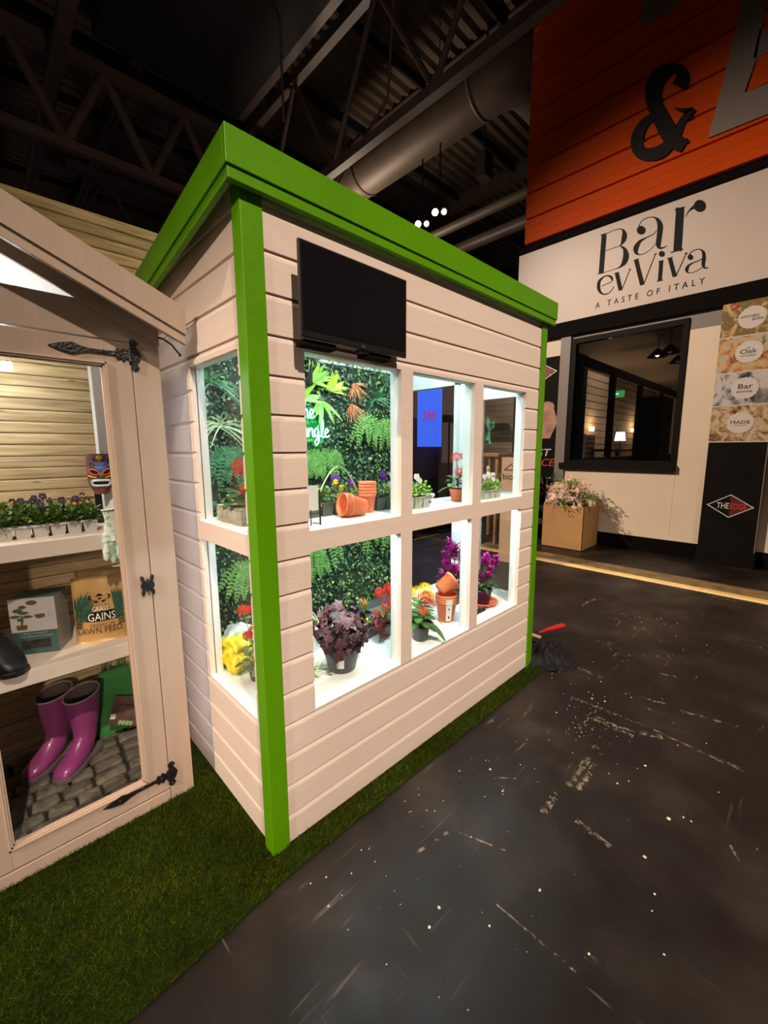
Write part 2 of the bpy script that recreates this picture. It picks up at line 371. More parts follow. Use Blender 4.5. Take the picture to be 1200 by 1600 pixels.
for x, lab in ((8.6, 'steel roof beam beyond the duct and above the spotlights'), (3.0, 'steel roof beam over the dark ceiling box'), (13.0, 'steel roof beam far right under the deck')):
    m = M()
    m.box((x-0.12, -6, 10.0), (x+0.12, 31, 10.03)); m.box((x-0.12, -6, 10.42), (x+0.12, 31, 10.46)); m.box((x-0.012, -6, 10.0), (x+0.012, 31, 10.46))
    solo('roof_beam', m, STEELM, lab, 'beam', 'roof beams')
for k in range(10):
    m = M(); yy = 2.2+k*2.2; m.box((-11, yy, 10.30), (33, yy+0.07, 10.495))
    solo('roof_purlin', m, DARKM, 'thin dark purlin running across under the corrugated roof deck', 'beam', 'thin purlins under the roof deck')
t = thing('ventilation_duct', 'large round galvanised duct with an elbow near the orange wall', 'duct', (6.85, 3.3, 8.0))
m = M(); m.tube([(0, 24, 0), (0, 0.4, 0)], 0.50, 28); m.build('duct_run', DUCTM, t)
m = M(); m.tube([(0, 0.45, 0), (0, 0.15, 0), (0.12, -0.12, 0), (0.38, -0.26, 0), (0.9, -0.3, 0), (7, -0.3, 0)], 0.51, 28); m.build('elbow', DUCTM, t)
for k in range(7):
    m = M(); yy = 0.5+k*3.2; m.lathe([(0.502, -0.03), (0.52, -0.03), (0.52, 0.03), (0.502, 0.03)], 28, mat=Matrix.Translation((0, yy, 0)) @ Matrix.Rotation(PI/2, 4, 'X')); m.build('flange', DUCTM, t)
for k in range(5):
    m = M(); yy = 1.5+k*4; m.tube([(0, yy, 0.5), (0, yy, 2.5)], 0.012, 6); m.build('hanger_rod', STEELM, t)
m = M(); m.tube([(1.25, 5.0, 8.4), (1.25, 30, 8.4)], 0.13, 16); solo('ceiling_pipe', m, STEELM, 'long brown pipe along the roof above the left hut', 'pipe')
m = M(); m.tube([(8.75, 3.0, 7.0), (8.75, 30, 7.0)], 0.11, 16); solo('ceiling_pipe', m, DUCTM, 'slim grey pipe running just above the spotlights', 'pipe')
m = M(); m.tube([(10.6, 3.0, 7.4), (10.6, 30, 7.4)], 0.16, 16); solo('ceiling_pipe', m, STEELM, 'wide pipe right of the spotlights under the deck', 'pipe')
m = M(); m.box((1.75, 2.5, 8.75), (4.45, 8.6, 10.3)); solo('ceiling_void_box', m, DARKM, 'big black box under the roof above the shed', 'ceiling box')
m = M(); m.box((4.45, 2.5, 8.75), (4.6, 8.6, 9.0)); solo('cable_tray', m, STEELM, 'narrow steel tray along the edge of the black ceiling box', 'cable tray')
for x, yv, z0, z1, lab in ((4.0, 6.0, 7.2, 10.4, 'thin hanging rod left of the duct'), (7.9, 9.0, 5.95, 10.4, 'thin rod hanging near the spotlights')):
    m = M(); m.tube([(x, yv, z0), (x, yv, z1)], 0.022, 8); solo('hanger_rod', m, STEELM, lab, 'rod')
m = M(); m.tube([(5.4, 4.5, 10.4), (6.2, 5.6, 8.45), (5.9, 7.2, 7.1)], 0.03, 8); solo('brace_rod', m, STEELM, 'kinked brace rod by the duct', 'rod')
m = M(); m.box((-0.16, -0.12, -0.25), (0.16, 0.12, 0.25)); m.box((-0.13, -0.13, -0.22), (0.13, -0.12, 0.22)); m.tube([(0, 0, 0.25), (0, 0, 2.92)], 0.02, 6)
solo('hall_loudspeaker', m, DARKM, 'small dark loudspeaker hanging by the orange wall', 'loudspeaker', loc=None).location = (8.2, 4.6, 7.6)
LENS = glow('warm_spot_lens', (1.0, 0.80, 0.55), 30.0)
for (x, yv, z), lab in (((6.44, 4.42, 6.0), 'lit ceiling spotlight, the upper of the two over the green fascia'), ((6.53, 4.94, 6.0), 'lit ceiling spotlight, the lower one nearer the green fascia')):
    t = thing('ceiling_spotlight', lab, 'spotlight', (x, yv, z), 0, 'lit spotlights above the shed')
    d = (Vector((-0.557, -1.2, 1.45))-Vector((x, yv, z))).normalized(); q = d.to_track_quat('Z', 'X').to_matrix().to_4x4()
    for sgn in (-1, 1):
        off = Matrix.Translation(q.to_3x3() @ Vector((0, sgn*0.085, 0)))
        m = M(); m.lathe([(0.0, -0.2), (0.05, -0.2), (0.06, 0.0), (0.064, 0.0)], 18, mat=off @ q); m.build('lamp_housing', BLACKP, t)
        m = M(); m.lathe([(0.0, 0.004), (0.06 if sgn > 0 else 0.045, 0.0)], 18, mat=off @ q); m.build('lens', LENS, t)
    m = M(); m.bar((0, 0, 0.05), (0, 0, 1.2), 0.02, 0.02); m.build('drop_rod', DARKM, t)
    spot('spotlight_beam', Vector((x, yv, z))+d*0.1, (2, 0, 1), 45, (1, 0.8, 0.58), 0.05, 120, 1.0)

BAR_STROKES = [([(1.216,4.391),(1.222,3.891)],[(1.152,4.365),(1.157,3.868)]),([(1.158,4.374),(1.14,4.377),(1.114,4.381),(1.085,4.385),(1.057,4.385),(1.032,4.383),(1.005,4.379),(0.981,4.373),(0.964,4.362),(0.955,4.349),(0.951,4.335),(0.95,4.319),(0.95,4.305),(0.951,4.294),(0.952,4.281),(0.954,4.267),(0.955,4.252),(0.956,4.236),(0.956,4.217),(0.958,4.199),(0.96,4.185),(0.962,4.177),(0.966,4.172),(0.97,4.169),(0.973,4.167)],[(1.161,4.38),(1.142,4.383),(1.116,4.386),(1.087,4.39),(1.06,4.391),(1.034,4.39),(1.007,4.387),(0.982,4.382),(0.96,4.374),(0.94,4.361),(0.922,4.341),(0.908,4.319),(0.897,4.297),(0.891,4.275),(0.889,4.253),(0.891,4.233),(0.896,4.216),(0.905,4.2),(0.917,4.187),(0.93,4.176),(0.942,4.168),(0.951,4.163),(0.959,4.162),(0.966,4.161),(0.97,4.161)]),([(1.156,4.153),(0.973,4.162)],[(1.158,4.159),(0.975,4.168)]),([(0.975,4.162),(0.964,4.15),(0.948,4.133),(0.933,4.114),(0.925,4.099),(0.921,4.083),(0.919,4.064),(0.918,4.045),(0.918,4.027),(0.919,4.011),(0.92,3.993),(0.922,3.976),(0.925,3.96),(0.928,3.945),(0.932,3.929),(0.939,3.915),(0.948,3.903),(0.959,3.895),(0.971,3.89),(0.987,3.886),(1.01,3.883),(1.044,3.881),(1.087,3.88),(1.128,3.879),(1.157,3.879)],[(0.973,4.168),(0.959,4.16),(0.939,4.149),(0.916,4.134),(0.894,4.113),(0.877,4.088),(0.863,4.06),(0.853,4.032),(0.847,4.005),(0.847,3.979),(0.851,3.955),(0.859,3.934),(0.869,3.916),(0.882,3.903),(0.899,3.893),(0.917,3.887),(0.934,3.883),(0.95,3.88),(0.966,3.878),(0.984,3.878),(1.007,3.877),(1.042,3.876),(1.085,3.875),(1.126,3.874),(1.155,3.873)]),([(0.758,4.303),(0.753,4.318),(0.746,4.339),(0.737,4.361),(0.726,4.377),(0.71,4.386),(0.692,4.392),(0.672,4.395),(0.653,4.395),(0.636,4.393),(0.618,4.389),(0.601,4.381),(0.586,4.372),(0.574,4.36),(0.565,4.347),(0.558,4.333),(0.552,4.319),(0.547,4.305),(0.542,4.29),(0.539,4.275),(0.537,4.257),(0.535,4.235),(0.534,4.207),(0.534,4.176),(0.534,4.147),(0.535,4.119),(0.537,4.092),(0.538,4.065),(0.536,4.039),(0.53,4.016),(0.519,3.997),(0.506,3.982),(0.492,3.971),(0.477,3.965),(0.464,3.964),(0.452,3.965),(0.442,3.967),(0.432,3.971),(0.422,3.976),(0.414,3.98),(0.408,3.984)],[(0.764,4.308),(0.759,4.322),(0.752,4.344),(0.743,4.366),(0.731,4.383),(0.715,4.393),(0.695,4.399),(0.675,4.402),(0.656,4.402),(0.637,4.401),(0.619,4.397),(0.601,4.391),(0.584,4.384),(0.568,4.375),(0.552,4.364),(0.535,4.351),(0.521,4.334),(0.507,4.315),(0.494,4.294),(0.483,4.269),(0.476,4.241),(0.473,4.211),(0.473,4.179),(0.475,4.149),(0.477,4.12),(0.478,4.092),(0.48,4.064),(0.481,4.04),(0.482,4.023),(0.482,4.012),(0.483,4.005),(0.483,3.999),(0.482,3.994),(0.478,3.989),(0.469,3.985),(0.458,3.982),(0.447,3.981),(0.437,3.981),(0.427,3.984),(0.418,3.987),(0.411,3.989)]),([(0.544,4.212),(0.549,4.206),(0.555,4.197),(0.565,4.187),(0.577,4.18),(0.595,4.175),(0.618,4.172),(0.642,4.169),(0.664,4.166),(0.684,4.164),(0.704,4.162),(0.723,4.159),(0.742,4.152),(0.759,4.141),(0.775,4.127),(0.788,4.111),(0.796,4.093),(0.799,4.072),(0.796,4.05),(0.789,4.029),(0.779,4.009),(0.766,3.993),(0.752,3.982),(0.737,3.975),(0.723,3.971),(0.708,3.968),(0.692,3.966),(0.675,3.966),(0.657,3.968),(0.639,3.974),(0.62,3.982),(0.602,3.992),(0.585,4.002),(0.569,4.014),(0.555,4.029),(0.542,4.042),(0.533,4.051)],[(0.539,4.208),(0.544,4.202),(0.551,4.192),(0.56,4.182),(0.573,4.173),(0.592,4.167),(0.614,4.163),(0.637,4.158),(0.657,4.152),(0.675,4.146),(0.691,4.138),(0.705,4.13),(0.715,4.119),(0.723,4.105),(0.729,4.087),(0.734,4.07),(0.737,4.055),(0.739,4.044),(0.742,4.033),(0.744,4.023),(0.744,4.015),(0.744,4.009),(0.74,4.001),(0.733,3.992),(0.723,3.984),(0.709,3.978),(0.694,3.974),(0.677,3.973),(0.66,3.974),(0.642,3.978),(0.623,3.986),(0.604,3.996),(0.588,4.006),(0.572,4.018),(0.558,4.032),(0.545,4.045),(0.537,4.054)]),([(0.348,4.403),(0.335,3.902)],[(0.261,4.364),(0.247,3.868)]),([(0.235,4.258),(0.231,4.267),(0.225,4.279),(0.218,4.292),(0.21,4.302),(0.2,4.309),(0.187,4.313),(0.174,4.316),(0.163,4.318),(0.154,4.318),(0.144,4.317),(0.136,4.315),(0.129,4.314)],[(0.24,4.263),(0.237,4.272),(0.231,4.284),(0.225,4.299),(0.218,4.311),(0.209,4.322),(0.2,4.333),(0.19,4.342),(0.181,4.35),(0.172,4.356),(0.163,4.361),(0.156,4.364),(0.151,4.366)]),([(1.164,3.7),(1.038,3.724)],[(1.167,3.706),(1.041,3.73)]),([(1.027,3.732),(1.028,3.742),(1.028,3.757),(1.031,3.775),(1.039,3.793),(1.052,3.807),(1.067,3.816),(1.081,3.822),(1.095,3.826),(1.107,3.829),(1.121,3.831),(1.134,3.831),(1.148,3.829),(1.164,3.824),(1.183,3.818),(1.2,3.809),(1.215,3.797),(1.225,3.781),(1.232,3.762),(1.235,3.742),(1.235,3.722),(1.232,3.699),(1.226,3.676),(1.217,3.653),(1.205,3.632),(1.19,3.614),(1.173,3.599),(1.155,3.587),(1.137,3.579),(1.119,3.576),(1.102,3.575),(1.085,3.577),(1.069,3.582),(1.055,3.589),(1.043,3.6),(1.032,3.611),(1.023,3.622),(1.016,3.633),(1.012,3.644),(1.009,3.654),(1.008,3.661)],[(1.038,3.733),(1.043,3.743),(1.05,3.758),(1.057,3.772),(1.062,3.781),(1.067,3.786),(1.075,3.794),(1.085,3.802),(1.095,3.809),(1.107,3.814),(1.118,3.818),(1.13,3.819),(1.142,3.817),(1.155,3.81),(1.167,3.799),(1.178,3.786),(1.186,3.773),(1.19,3.759),(1.192,3.743),(1.192,3.727),(1.191,3.71),(1.189,3.693),(1.186,3.675),(1.181,3.658),(1.176,3.643),(1.168,3.63),(1.159,3.617),(1.147,3.605),(1.135,3.596),(1.121,3.59),(1.105,3.588),(1.089,3.588),(1.074,3.59),(1.061,3.596),(1.048,3.605),(1.037,3.616),(1.027,3.626),(1.021,3.636),(1.017,3.647),(1.014,3.657),(1.012,3.664)]),([(1.008,3.826),(0.942,3.583)],[(0.96,3.823),(0.894,3.582)]),([(0.902,3.584),(0.818,3.818)],[(0.908,3.588),(0.825,3.822)]),([(0.78,3.924),(0.682,3.584)],[(0.73,3.921),(0.632,3.584)]),([(0.638,3.584),(0.53,3.919)],[(0.645,3.589),(0.536,3.924)]),([(0.481,3.829),(0.478,3.589)],[(0.438,3.813),(0.436,3.574)]),([(0.389,3.826),(0.316,3.585)],[(0.346,3.825),(0.273,3.586)]),([(0.28,3.587),(0.192,3.825)],[(0.286,3.591),(0.198,3.829)]),([(0.166,3.782),(0.163,3.79),(0.157,3.802),(0.151,3.814),(0.143,3.824),(0.133,3.829),(0.12,3.833),(0.107,3.836),(0.096,3.837),(0.085,3.836),(0.076,3.835),(0.067,3.831),(0.059,3.826),(0.05,3.817),(0.043,3.808),(0.037,3.797),(0.033,3.788),(0.031,3.776),(0.029,3.762),(0.027,3.745),(0.026,3.729),(0.026,3.712),(0.027,3.693),(0.028,3.673),(0.026,3.654),(0.022,3.638),(0.017,3.622),(0.009,3.609),(-0.001,3.597),(-0.014,3.591),(-0.026,3.59),(-0.037,3.591),(-0.044,3.591)],[(0.172,3.786),(0.168,3.795),(0.163,3.807),(0.156,3.82),(0.147,3.83),(0.136,3.836),(0.123,3.84),(0.11,3.842),(0.098,3.843),(0.087,3.843),(0.077,3.842),(0.067,3.839),(0.057,3.835),(0.046,3.829),(0.034,3.82),(0.022,3.809),(0.011,3.794),(0.003,3.775),(-0.003,3.756),(-0.006,3.736),(-0.009,3.717),(-0.01,3.696),(-0.009,3.676),(-0.007,3.658),(-0.007,3.644),(-0.007,3.633),(-0.007,3.623),(-0.008,3.616),(-0.009,3.612),(-0.014,3.607),(-0.024,3.603),(-0.035,3.6),(-0.043,3.598)]),([(0.022,3.722),(0.027,3.72),(0.034,3.716),(0.043,3.712),(0.054,3.708),(0.068,3.706),(0.086,3.703),(0.104,3.701),(0.119,3.699),(0.131,3.697),(0.142,3.695),(0.152,3.693),(0.162,3.688),(0.171,3.681),(0.179,3.672),(0.186,3.661),(0.19,3.65),(0.19,3.638),(0.188,3.625),(0.182,3.613),(0.175,3.602),(0.166,3.594),(0.157,3.588),(0.146,3.584),(0.135,3.582),(0.121,3.581),(0.106,3.581),(0.089,3.583),(0.074,3.585),(0.058,3.591),(0.041,3.599),(0.026,3.607),(0.016,3.613)],[(0.02,3.719),(0.025,3.716),(0.031,3.711),(0.04,3.706),(0.051,3.702),(0.065,3.698),(0.082,3.695),(0.1,3.692),(0.115,3.688),(0.126,3.684),(0.135,3.681),(0.142,3.676),(0.147,3.67),(0.152,3.661),(0.155,3.651),(0.156,3.64),(0.158,3.631),(0.159,3.625),(0.16,3.621),(0.16,3.617),(0.16,3.612),(0.157,3.607),(0.153,3.6),(0.146,3.594),(0.136,3.589),(0.123,3.586),(0.107,3.586),(0.091,3.587),(0.076,3.589),(0.06,3.595),(0.043,3.603),(0.029,3.611),(0.018,3.616)]),([(1.229,4.378),(1.154,4.378)],[(1.233,4.387),(1.157,4.387)]),([(1.235,3.876),(1.148,3.869)],[(1.237,3.886),(1.15,3.878)]),([(0.359,4.376),(0.256,4.372)],[(0.363,4.387),(0.259,4.382)]),([(0.361,3.884),(0.23,3.884)],[(0.365,3.895),(0.234,3.894)]),([(1.014,3.82),(0.951,3.819)],[(1.017,3.829),(0.954,3.828)]),([(0.784,3.917),(0.72,3.922)],[(0.787,3.925),(0.723,3.93)]),([(0.392,3.823),(0.336,3.824)],[(0.394,3.831),(0.338,3.832)]),([(0.83,3.812),(0.807,3.819)],[(0.836,3.823),(0.813,3.83)]),([(0.543,3.915),(0.519,3.92)],[(0.548,3.926),(0.524,3.931)]),([(0.206,3.821),(0.182,3.826)],[(0.211,3.832),(0.187,3.837)]),([(0.487,3.815),(0.434,3.815)],[(0.49,3.823),(0.437,3.823)]),([(0.488,3.578),(0.422,3.579)],[(0.49,3.586),(0.425,3.587)])]
BAR_DOTS = [[(0.671,4.255),(0.672,4.237),(0.68,4.224),(0.693,4.217),(0.709,4.216),(0.727,4.222),(0.745,4.234),(0.76,4.251),(0.77,4.271),(0.775,4.29),(0.773,4.308),(0.765,4.321),(0.752,4.328),(0.736,4.329),(0.718,4.323),(0.7,4.31),(0.685,4.293),(0.675,4.274)],[(0.041,4.305),(0.043,4.283),(0.051,4.266),(0.066,4.257),(0.085,4.256),(0.106,4.264),(0.127,4.28),(0.145,4.301),(0.157,4.326),(0.163,4.351),(0.161,4.373),(0.152,4.39),(0.137,4.399),(0.118,4.399),(0.097,4.391),(0.076,4.375),(0.059,4.354),(0.047,4.329)],[(0.427,3.893),(0.428,3.881),(0.433,3.872),(0.441,3.867),(0.451,3.866),(0.463,3.869),(0.474,3.877),(0.484,3.888),(0.49,3.9),(0.493,3.913),(0.492,3.925),(0.488,3.934),(0.479,3.939),(0.469,3.94),(0.457,3.936),(0.446,3.929),(0.437,3.918),(0.43,3.906)],[(0.119,3.76),(0.12,3.75),(0.124,3.742),(0.131,3.737),(0.14,3.736),(0.15,3.739),(0.16,3.745),(0.168,3.755),(0.174,3.766),(0.176,3.778),(0.176,3.788),(0.171,3.796),(0.164,3.801),(0.155,3.802),(0.145,3.799),(0.136,3.792),(0.128,3.783),(0.122,3.772)]]
AMP_STROKES = [([(0.341,5.637),(0.335,5.654),(0.325,5.68),(0.315,5.713),(0.313,5.757),(0.325,5.806),(0.346,5.852),(0.372,5.895),(0.404,5.936),(0.441,5.971),(0.477,5.998),(0.515,6.02),(0.552,6.034),(0.59,6.043),(0.628,6.048),(0.666,6.045),(0.7,6.033),(0.728,6.012),(0.751,5.982),(0.768,5.945),(0.778,5.902),(0.78,5.854),(0.775,5.802),(0.762,5.745),(0.743,5.682),(0.718,5.609),(0.686,5.528),(0.653,5.449),(0.621,5.378),(0.593,5.314),(0.563,5.252),(0.53,5.19),(0.49,5.127),(0.442,5.069),(0.394,5.024),(0.355,4.992),(0.33,4.972)],[(0.481,5.779),(0.471,5.793),(0.458,5.812),(0.448,5.828),(0.444,5.835),(0.442,5.839),(0.443,5.852),(0.447,5.865),(0.45,5.871),(0.455,5.874),(0.467,5.879),(0.482,5.883),(0.496,5.882),(0.512,5.878),(0.529,5.87),(0.545,5.858),(0.557,5.845),(0.568,5.829),(0.579,5.809),(0.587,5.788),(0.592,5.765),(0.594,5.743),(0.594,5.719),(0.589,5.688),(0.578,5.648),(0.557,5.592),(0.526,5.524),(0.492,5.452),(0.46,5.385),(0.432,5.326),(0.406,5.273),(0.383,5.229),(0.364,5.194),(0.345,5.161),(0.32,5.123),(0.293,5.085),(0.272,5.057)]),([(0.268,5.424),(0.284,5.415),(0.307,5.402),(0.334,5.384),(0.361,5.359),(0.386,5.325),(0.409,5.285),(0.434,5.246),(0.46,5.216),(0.489,5.192),(0.52,5.173),(0.551,5.161),(0.579,5.156),(0.606,5.157),(0.637,5.162),(0.668,5.172),(0.693,5.182),(0.71,5.193),(0.725,5.206),(0.736,5.217),(0.742,5.227),(0.748,5.243),(0.754,5.272),(0.757,5.303),(0.756,5.333),(0.751,5.364),(0.74,5.397),(0.725,5.428),(0.709,5.449),(0.688,5.461),(0.658,5.465),(0.627,5.466),(0.605,5.467)],[(0.219,5.356),(0.233,5.344),(0.253,5.328),(0.274,5.307),(0.294,5.283),(0.312,5.249),(0.33,5.207),(0.351,5.161),(0.374,5.12),(0.399,5.083),(0.425,5.049),(0.456,5.02),(0.495,4.999),(0.542,4.993),(0.593,4.999),(0.644,5.014),(0.694,5.036),(0.744,5.067),(0.791,5.109),(0.834,5.16),(0.868,5.218),(0.89,5.277),(0.9,5.333),(0.901,5.385),(0.893,5.433),(0.875,5.472),(0.848,5.506),(0.818,5.533),(0.784,5.554),(0.745,5.564),(0.704,5.564),(0.669,5.562),(0.647,5.56)])]
AMP_POLYS = [[(0.444,5.499),(0.244,5.397),(0.311,5.366)],[(0.394,5.024),(0.253,5.043),(0.289,5.107)]]
E_POLYS = [[(-0.132,6.268),(-0.316,6.147),(-0.328,6.029),(-0.296,5.597),(-0.223,5.307),(0.065,5.002)],[(0.065,5.002),(-0.223,5.307),(-0.416,5.29),(-0.622,5.271),(-0.621,4.983)],[(-0.295,5.863),(-0.523,5.796),(-0.53,5.573),(-0.27,5.608)]]
F_POLYS = [[(0.872,6.633),(0.864,6.918),(0.85,7.164),(0.441,6.884),(0.45,6.648),(0.526,6.595),(0.617,6.58)]]

# ------------------------------------------------------------------ artificial grass
GRASSB = mat('grass_backing', (0.012, 0.02, 0.002), 0.9, spec=0.1, var=0.3, vscale=20)
GRASSM = mat('grass_blades', (0.031, 0.043, 0.001), 0.8, island=0.8, hue=0.03, spec=0.03, var=0.65, vscale=2.6)
m = M()
m.prism([(-2.6, -0.40, 0), (-0.9, -0.20, 0), (-0.43, -0.135, 0), (0.1, -0.098, 0), (1.93, -0.098, 0), (2.02, -0.03, 0), (2.02, 1.16, 0), (-2.6, 1.16, 0)][::1], (0, 0, 0.006))
base = m.build('grass_turf', GRASSB); tag(base, 'strip of green artificial grass that both sheds stand on', 'artificial grass', kind='stuff')
m = M(); vs = []; fs = []
def edge_y(x): return -0.098 if x > 0.1 else (-0.098+(x-0.1)*0.07 if x > -0.43 else -0.135+(x+0.43)*0.14)
def blades(n, x0, x1, y1f, hmin, hmax):
    for i in range(n):
        x = rnd.uniform(x0, x1); y0 = edge_y(x)+rnd.gauss(0, 0.003); y = rnd.uniform(y0, y1f(x))
        h = rnd.uniform(hmin, hmax); a = rnd.uniform(0, 2*PI); wd = rnd.uniform(0.0009, 0.0017)
        lx, ly = rnd.gauss(0, 0.45)*h, rnd.gauss(-0.25, 0.45)*h
        k = len(vs); ca, sa = math.cos(a)*wd, math.sin(a)*wd
        vs.extend([(x-ca, y-sa, 0.004), (x+ca, y+sa, 0.004), (x+lx, y+ly, 0.004+h)]); fs.append((k, k+1, k+2))
blades(62000, -1.3, 0.06, lambda x: 0.53, 0.010, 0.022)
blades(11000, 0.04, 1.97, lambda x: 0.03, 0.010, 0.024)
blades(4000, -0.06, 0.07, lambda x: 1.1, 0.010, 0.02)
m.add(vs, fs); bl = m.build('grass_blades', GRASSM, base); bl['kind'] = 'stuff'

# ------------------------------------------------------------------ the shed
shed = thing('garden_shed', 'cream timber shed with bright green corner posts and six lit windows', 'shed', (0, 0, 0))
def clad_profile(z0, z1, base=0.0, pitch=0.12):
    """outline (depth, z) of shiplap boards: groove, chamfer, flat face"""
    pts = []; k = math.floor((z0-base)/pitch)
    while base+k*pitch < z1:
        b = base+k*pitch; t = b+pitch
        for d, z in ((0.0, b+0.002), (0.0, t-0.021), (0.0015, t-0.013), (0.0062, t-0.004), (0.0078, t-0.0035), (0.0078, t)):
            if z0 < z < z1: pts.append((d, z))
        k += 1
    pts = [(0.0 if not pts else pts[0][0], z0)]+pts+[(pts[-1][0] if pts else 0.0, z1)]
    return pts
def clad_panel(m, axis, plane, out, a0, a1, z0, z1, th=0.02, mi=0, top=None):
    """axis 'X': board runs in X on plane y=plane, out = -1/+1 outward direction along the other axis"""
    pr = clad_profile(z0, z1)
    n = len(pr)
    def pt(a, d, z): return (a, plane-out*d, z) if axis == 'X' else (plane-out*d, a, z)
    vs = []
    for a in (a0, a1):
        for d, z in pr:
            zz = z
            if top: zz = min(z, top(a))
            vs.append(pt(a, d, zz))
    b = [(a0, z0), (a1, z0), (a1, z1 if not top else top(a1)), (a0, z1 if not top else top(a0))]
    vs += [pt(a, th, z) for a, z in b]
    fs = [(i, i+1, n+i+1, n+i) for i in range(n-1)]
    k = 2*n
    fs += [(k, k+1, k+2, k+3), (0, n, k+1, k), (n-1, 2*n-1, k+2, k+3), tuple(list(range(n))+[k+3, k]), tuple([n+i for i in range(n)]+[k+2, k+1])]
    m.add(vs, fs, mi)
ZB, ZM1, ZM2, ZT = 0.488, 1.0908, 1.1652, 1.767
XC = [(0.2554, 0.7186), (0.7905, 1.2483), (1.3235, 1.7658)]
roofz = lambda y: 2.292-0.14*y
m = M()
clad_panel(m, 'X', 0, -1, 0.10, XC[0][0], 0.012, 2.20); clad_panel(m, 'X', 0, -1, XC[2][1], 1.93, 0.012, 2.20)
clad_panel(m, 'X', 0, -1, XC[0][0], XC[2][1], ZT, 2.20); clad_panel(m, 'X', 0, -1, XC[0][0], XC[2][1], 0.012, ZB)
m.build('front_cladding', CLAD, shed)
m = M()
m.box((XC[0][0], 0.0, ZM1), (XC[2][1], 0.02, ZM2))
for a, b in ((XC[0][1], XC[1][0]), (XC[1][1], XC[2][0])):
    m.box((a, 0.0, ZB), (b, 0.02, ZM1)); m.box((a, 0.0, ZM2), (b, 0.02, ZT))
m.build('front_glazing_bars', CLAD, shed)
m = M(); clad_panel(m, 'Y', 0.07, -1, 0.51, 1.10, 0.012, 2.3, top=lambda a: roofz(a)-0.03)
clad_panel(m, 'Y', 0.07, -1, 0.03, 0.094, 0.012, 2.3, top=lambda a: roofz(a)-0.03)
clad_panel(m, 'Y', 0.07, -1, 0.094, 0.51, ZT-0.003, 2.3, top=lambda a: roofz(a)-0.03); clad_panel(m, 'Y', 0.07, -1, 0.094, 0.51, 0.012, ZB)
m.box((0.07, 0.094, ZM1), (0.09, 0.51, ZM2)); m.build('left_cladding', CLAD, shed)
m = M()   # right side: window at the front, door opening behind
clad_panel(m, 'Y', 1.95, 1, 0.02, 0.10, 0.012, 2.3, top=lambda a: roofz(a)-0.03)
clad_panel(m, 'Y', 1.95, 1, 0.10, 0.39, ZT, 2.3, top=lambda a: roofz(a)-0.03); clad_panel(m, 'Y', 1.95, 1, 0.10, 0.39, 0.012, ZB)
clad_panel(m, 'Y', 1.95, 1, 0.39, 0.60, 0.012, 2.3, top=lambda a: roofz(a)-0.03); clad_panel(m, 'Y', 1.95, 1, 0.60, 1.06, 1.885, 2.3, top=lambda a: roofz(a)-0.03)
clad_panel(m, 'Y', 1.95, 1, 1.06, 1.10, 0.012, 2.3, top=lambda a: roofz(a)-0.03)
m.box((1.93, 0.10, ZM1), (1.95, 0.39, ZM2)); m.build('right_cladding', CLAD, shed)
m = M(); clad_panel(m, 'X', 1.115, 1, 0.07, 1.95, 0.012, 2.12); m.build('back_wall', CLAD, shed)
# white inside: linings, studs, window reveals
m = M()
rz = lambda y: roofz(y)-0.06
m.add([(0.095, 0.03, 0.012), (0.095, 0.094, 0.012), (0.095, 0.094, rz(0.094)), (0.095, 0.03, rz(0.03))], [(0, 1, 2, 3)])
def lin(x, y0, y1, z0, z1=None):
    s = 1 if x < 1 else -1
    a = z1 if z1 else None
    vs = []
    for xx in (x, x-s*0.004): vs += [(xx, y0, z0), (xx, y1, z0), (xx, y1, a or rz(y1)), (xx, y0, a or rz(y0))]
    m.add(vs, [(0, 1, 2, 3), (4, 5, 6, 7), (0, 1, 5, 4), (1, 2, 6, 5), (2, 3, 7, 6), (3, 0, 4, 7)])
lin(0.096, 0.51, 1.08, 0.012); lin(0.096, 0.094, 0.51, 0.012, ZB); lin(0.096, 0.094, 0.51, ZT)
lin(1.925, 0.39, 0.60, 0.012); lin(1.925, 0.10, 0.39, 0.012, ZB); lin(1.925, 0.10, 0.39, ZT); lin(1.925, 0.60, 1.06, 1.885); lin(1.925, 1.06, 1.08, 0.012)
m.box((0.1, 1.082, 0.012), (1.925, 1.092, 2.09))
m.build('white_lining', WHITE, shed)
m = M(); vs = [(0.075, 0.012, rz(0.012)), (1.945, 0.012, rz(0.012)), (1.945, 1.11, rz(1.11)), (0.075, 1.11, rz(1.11))]; vs += [(a, b, c+0.01) for a, b, c in vs]
m.add(vs, [(0, 1, 2, 3), (4, 5, 6, 7), (0, 1, 5, 4), (1, 2, 6, 5), (2, 3, 7, 6), (3, 0, 4, 7)])
for yy in (0.35, 0.72): m.box((0.1, yy, rz(yy)-0.035), (1.92, yy+0.03, rz(yy)+0.002))
m.build('white_ceiling_lining', WHITE, shed)
m = M()
for a, b in XC:
    for z0, z1 in ((ZB, ZM1), (ZM2, ZT)):
        m.box((a-0.002, 0.021, z0-0.03), (a+0.001, 0.062, z1+0.02)); m.box((b-0.001, 0.021, z0-0.03), (b+0.012, 0.062, z1+0.02))
        m.box((a, 0.021, z1), (b, 0.062, z1+0.02)); m.box((a+0.001, 0.003, z0-0.018), (b-0.001, 0.0622, z0+0.0015))
m.box((XC[0][0]-0.06, 0.021, 0.03), (XC[0][0]-0.02, 0.062, 2.2))
for a, b in ((XC[0][1], XC[1][0]), (XC[1][1], XC[2][0])): m.box((a+0.012, 0.021, 0.03), (b-0.012, 0.075, 2.2))
m.build('front_window_reveals', WHITE, shed)
m = M(); m2 = M()
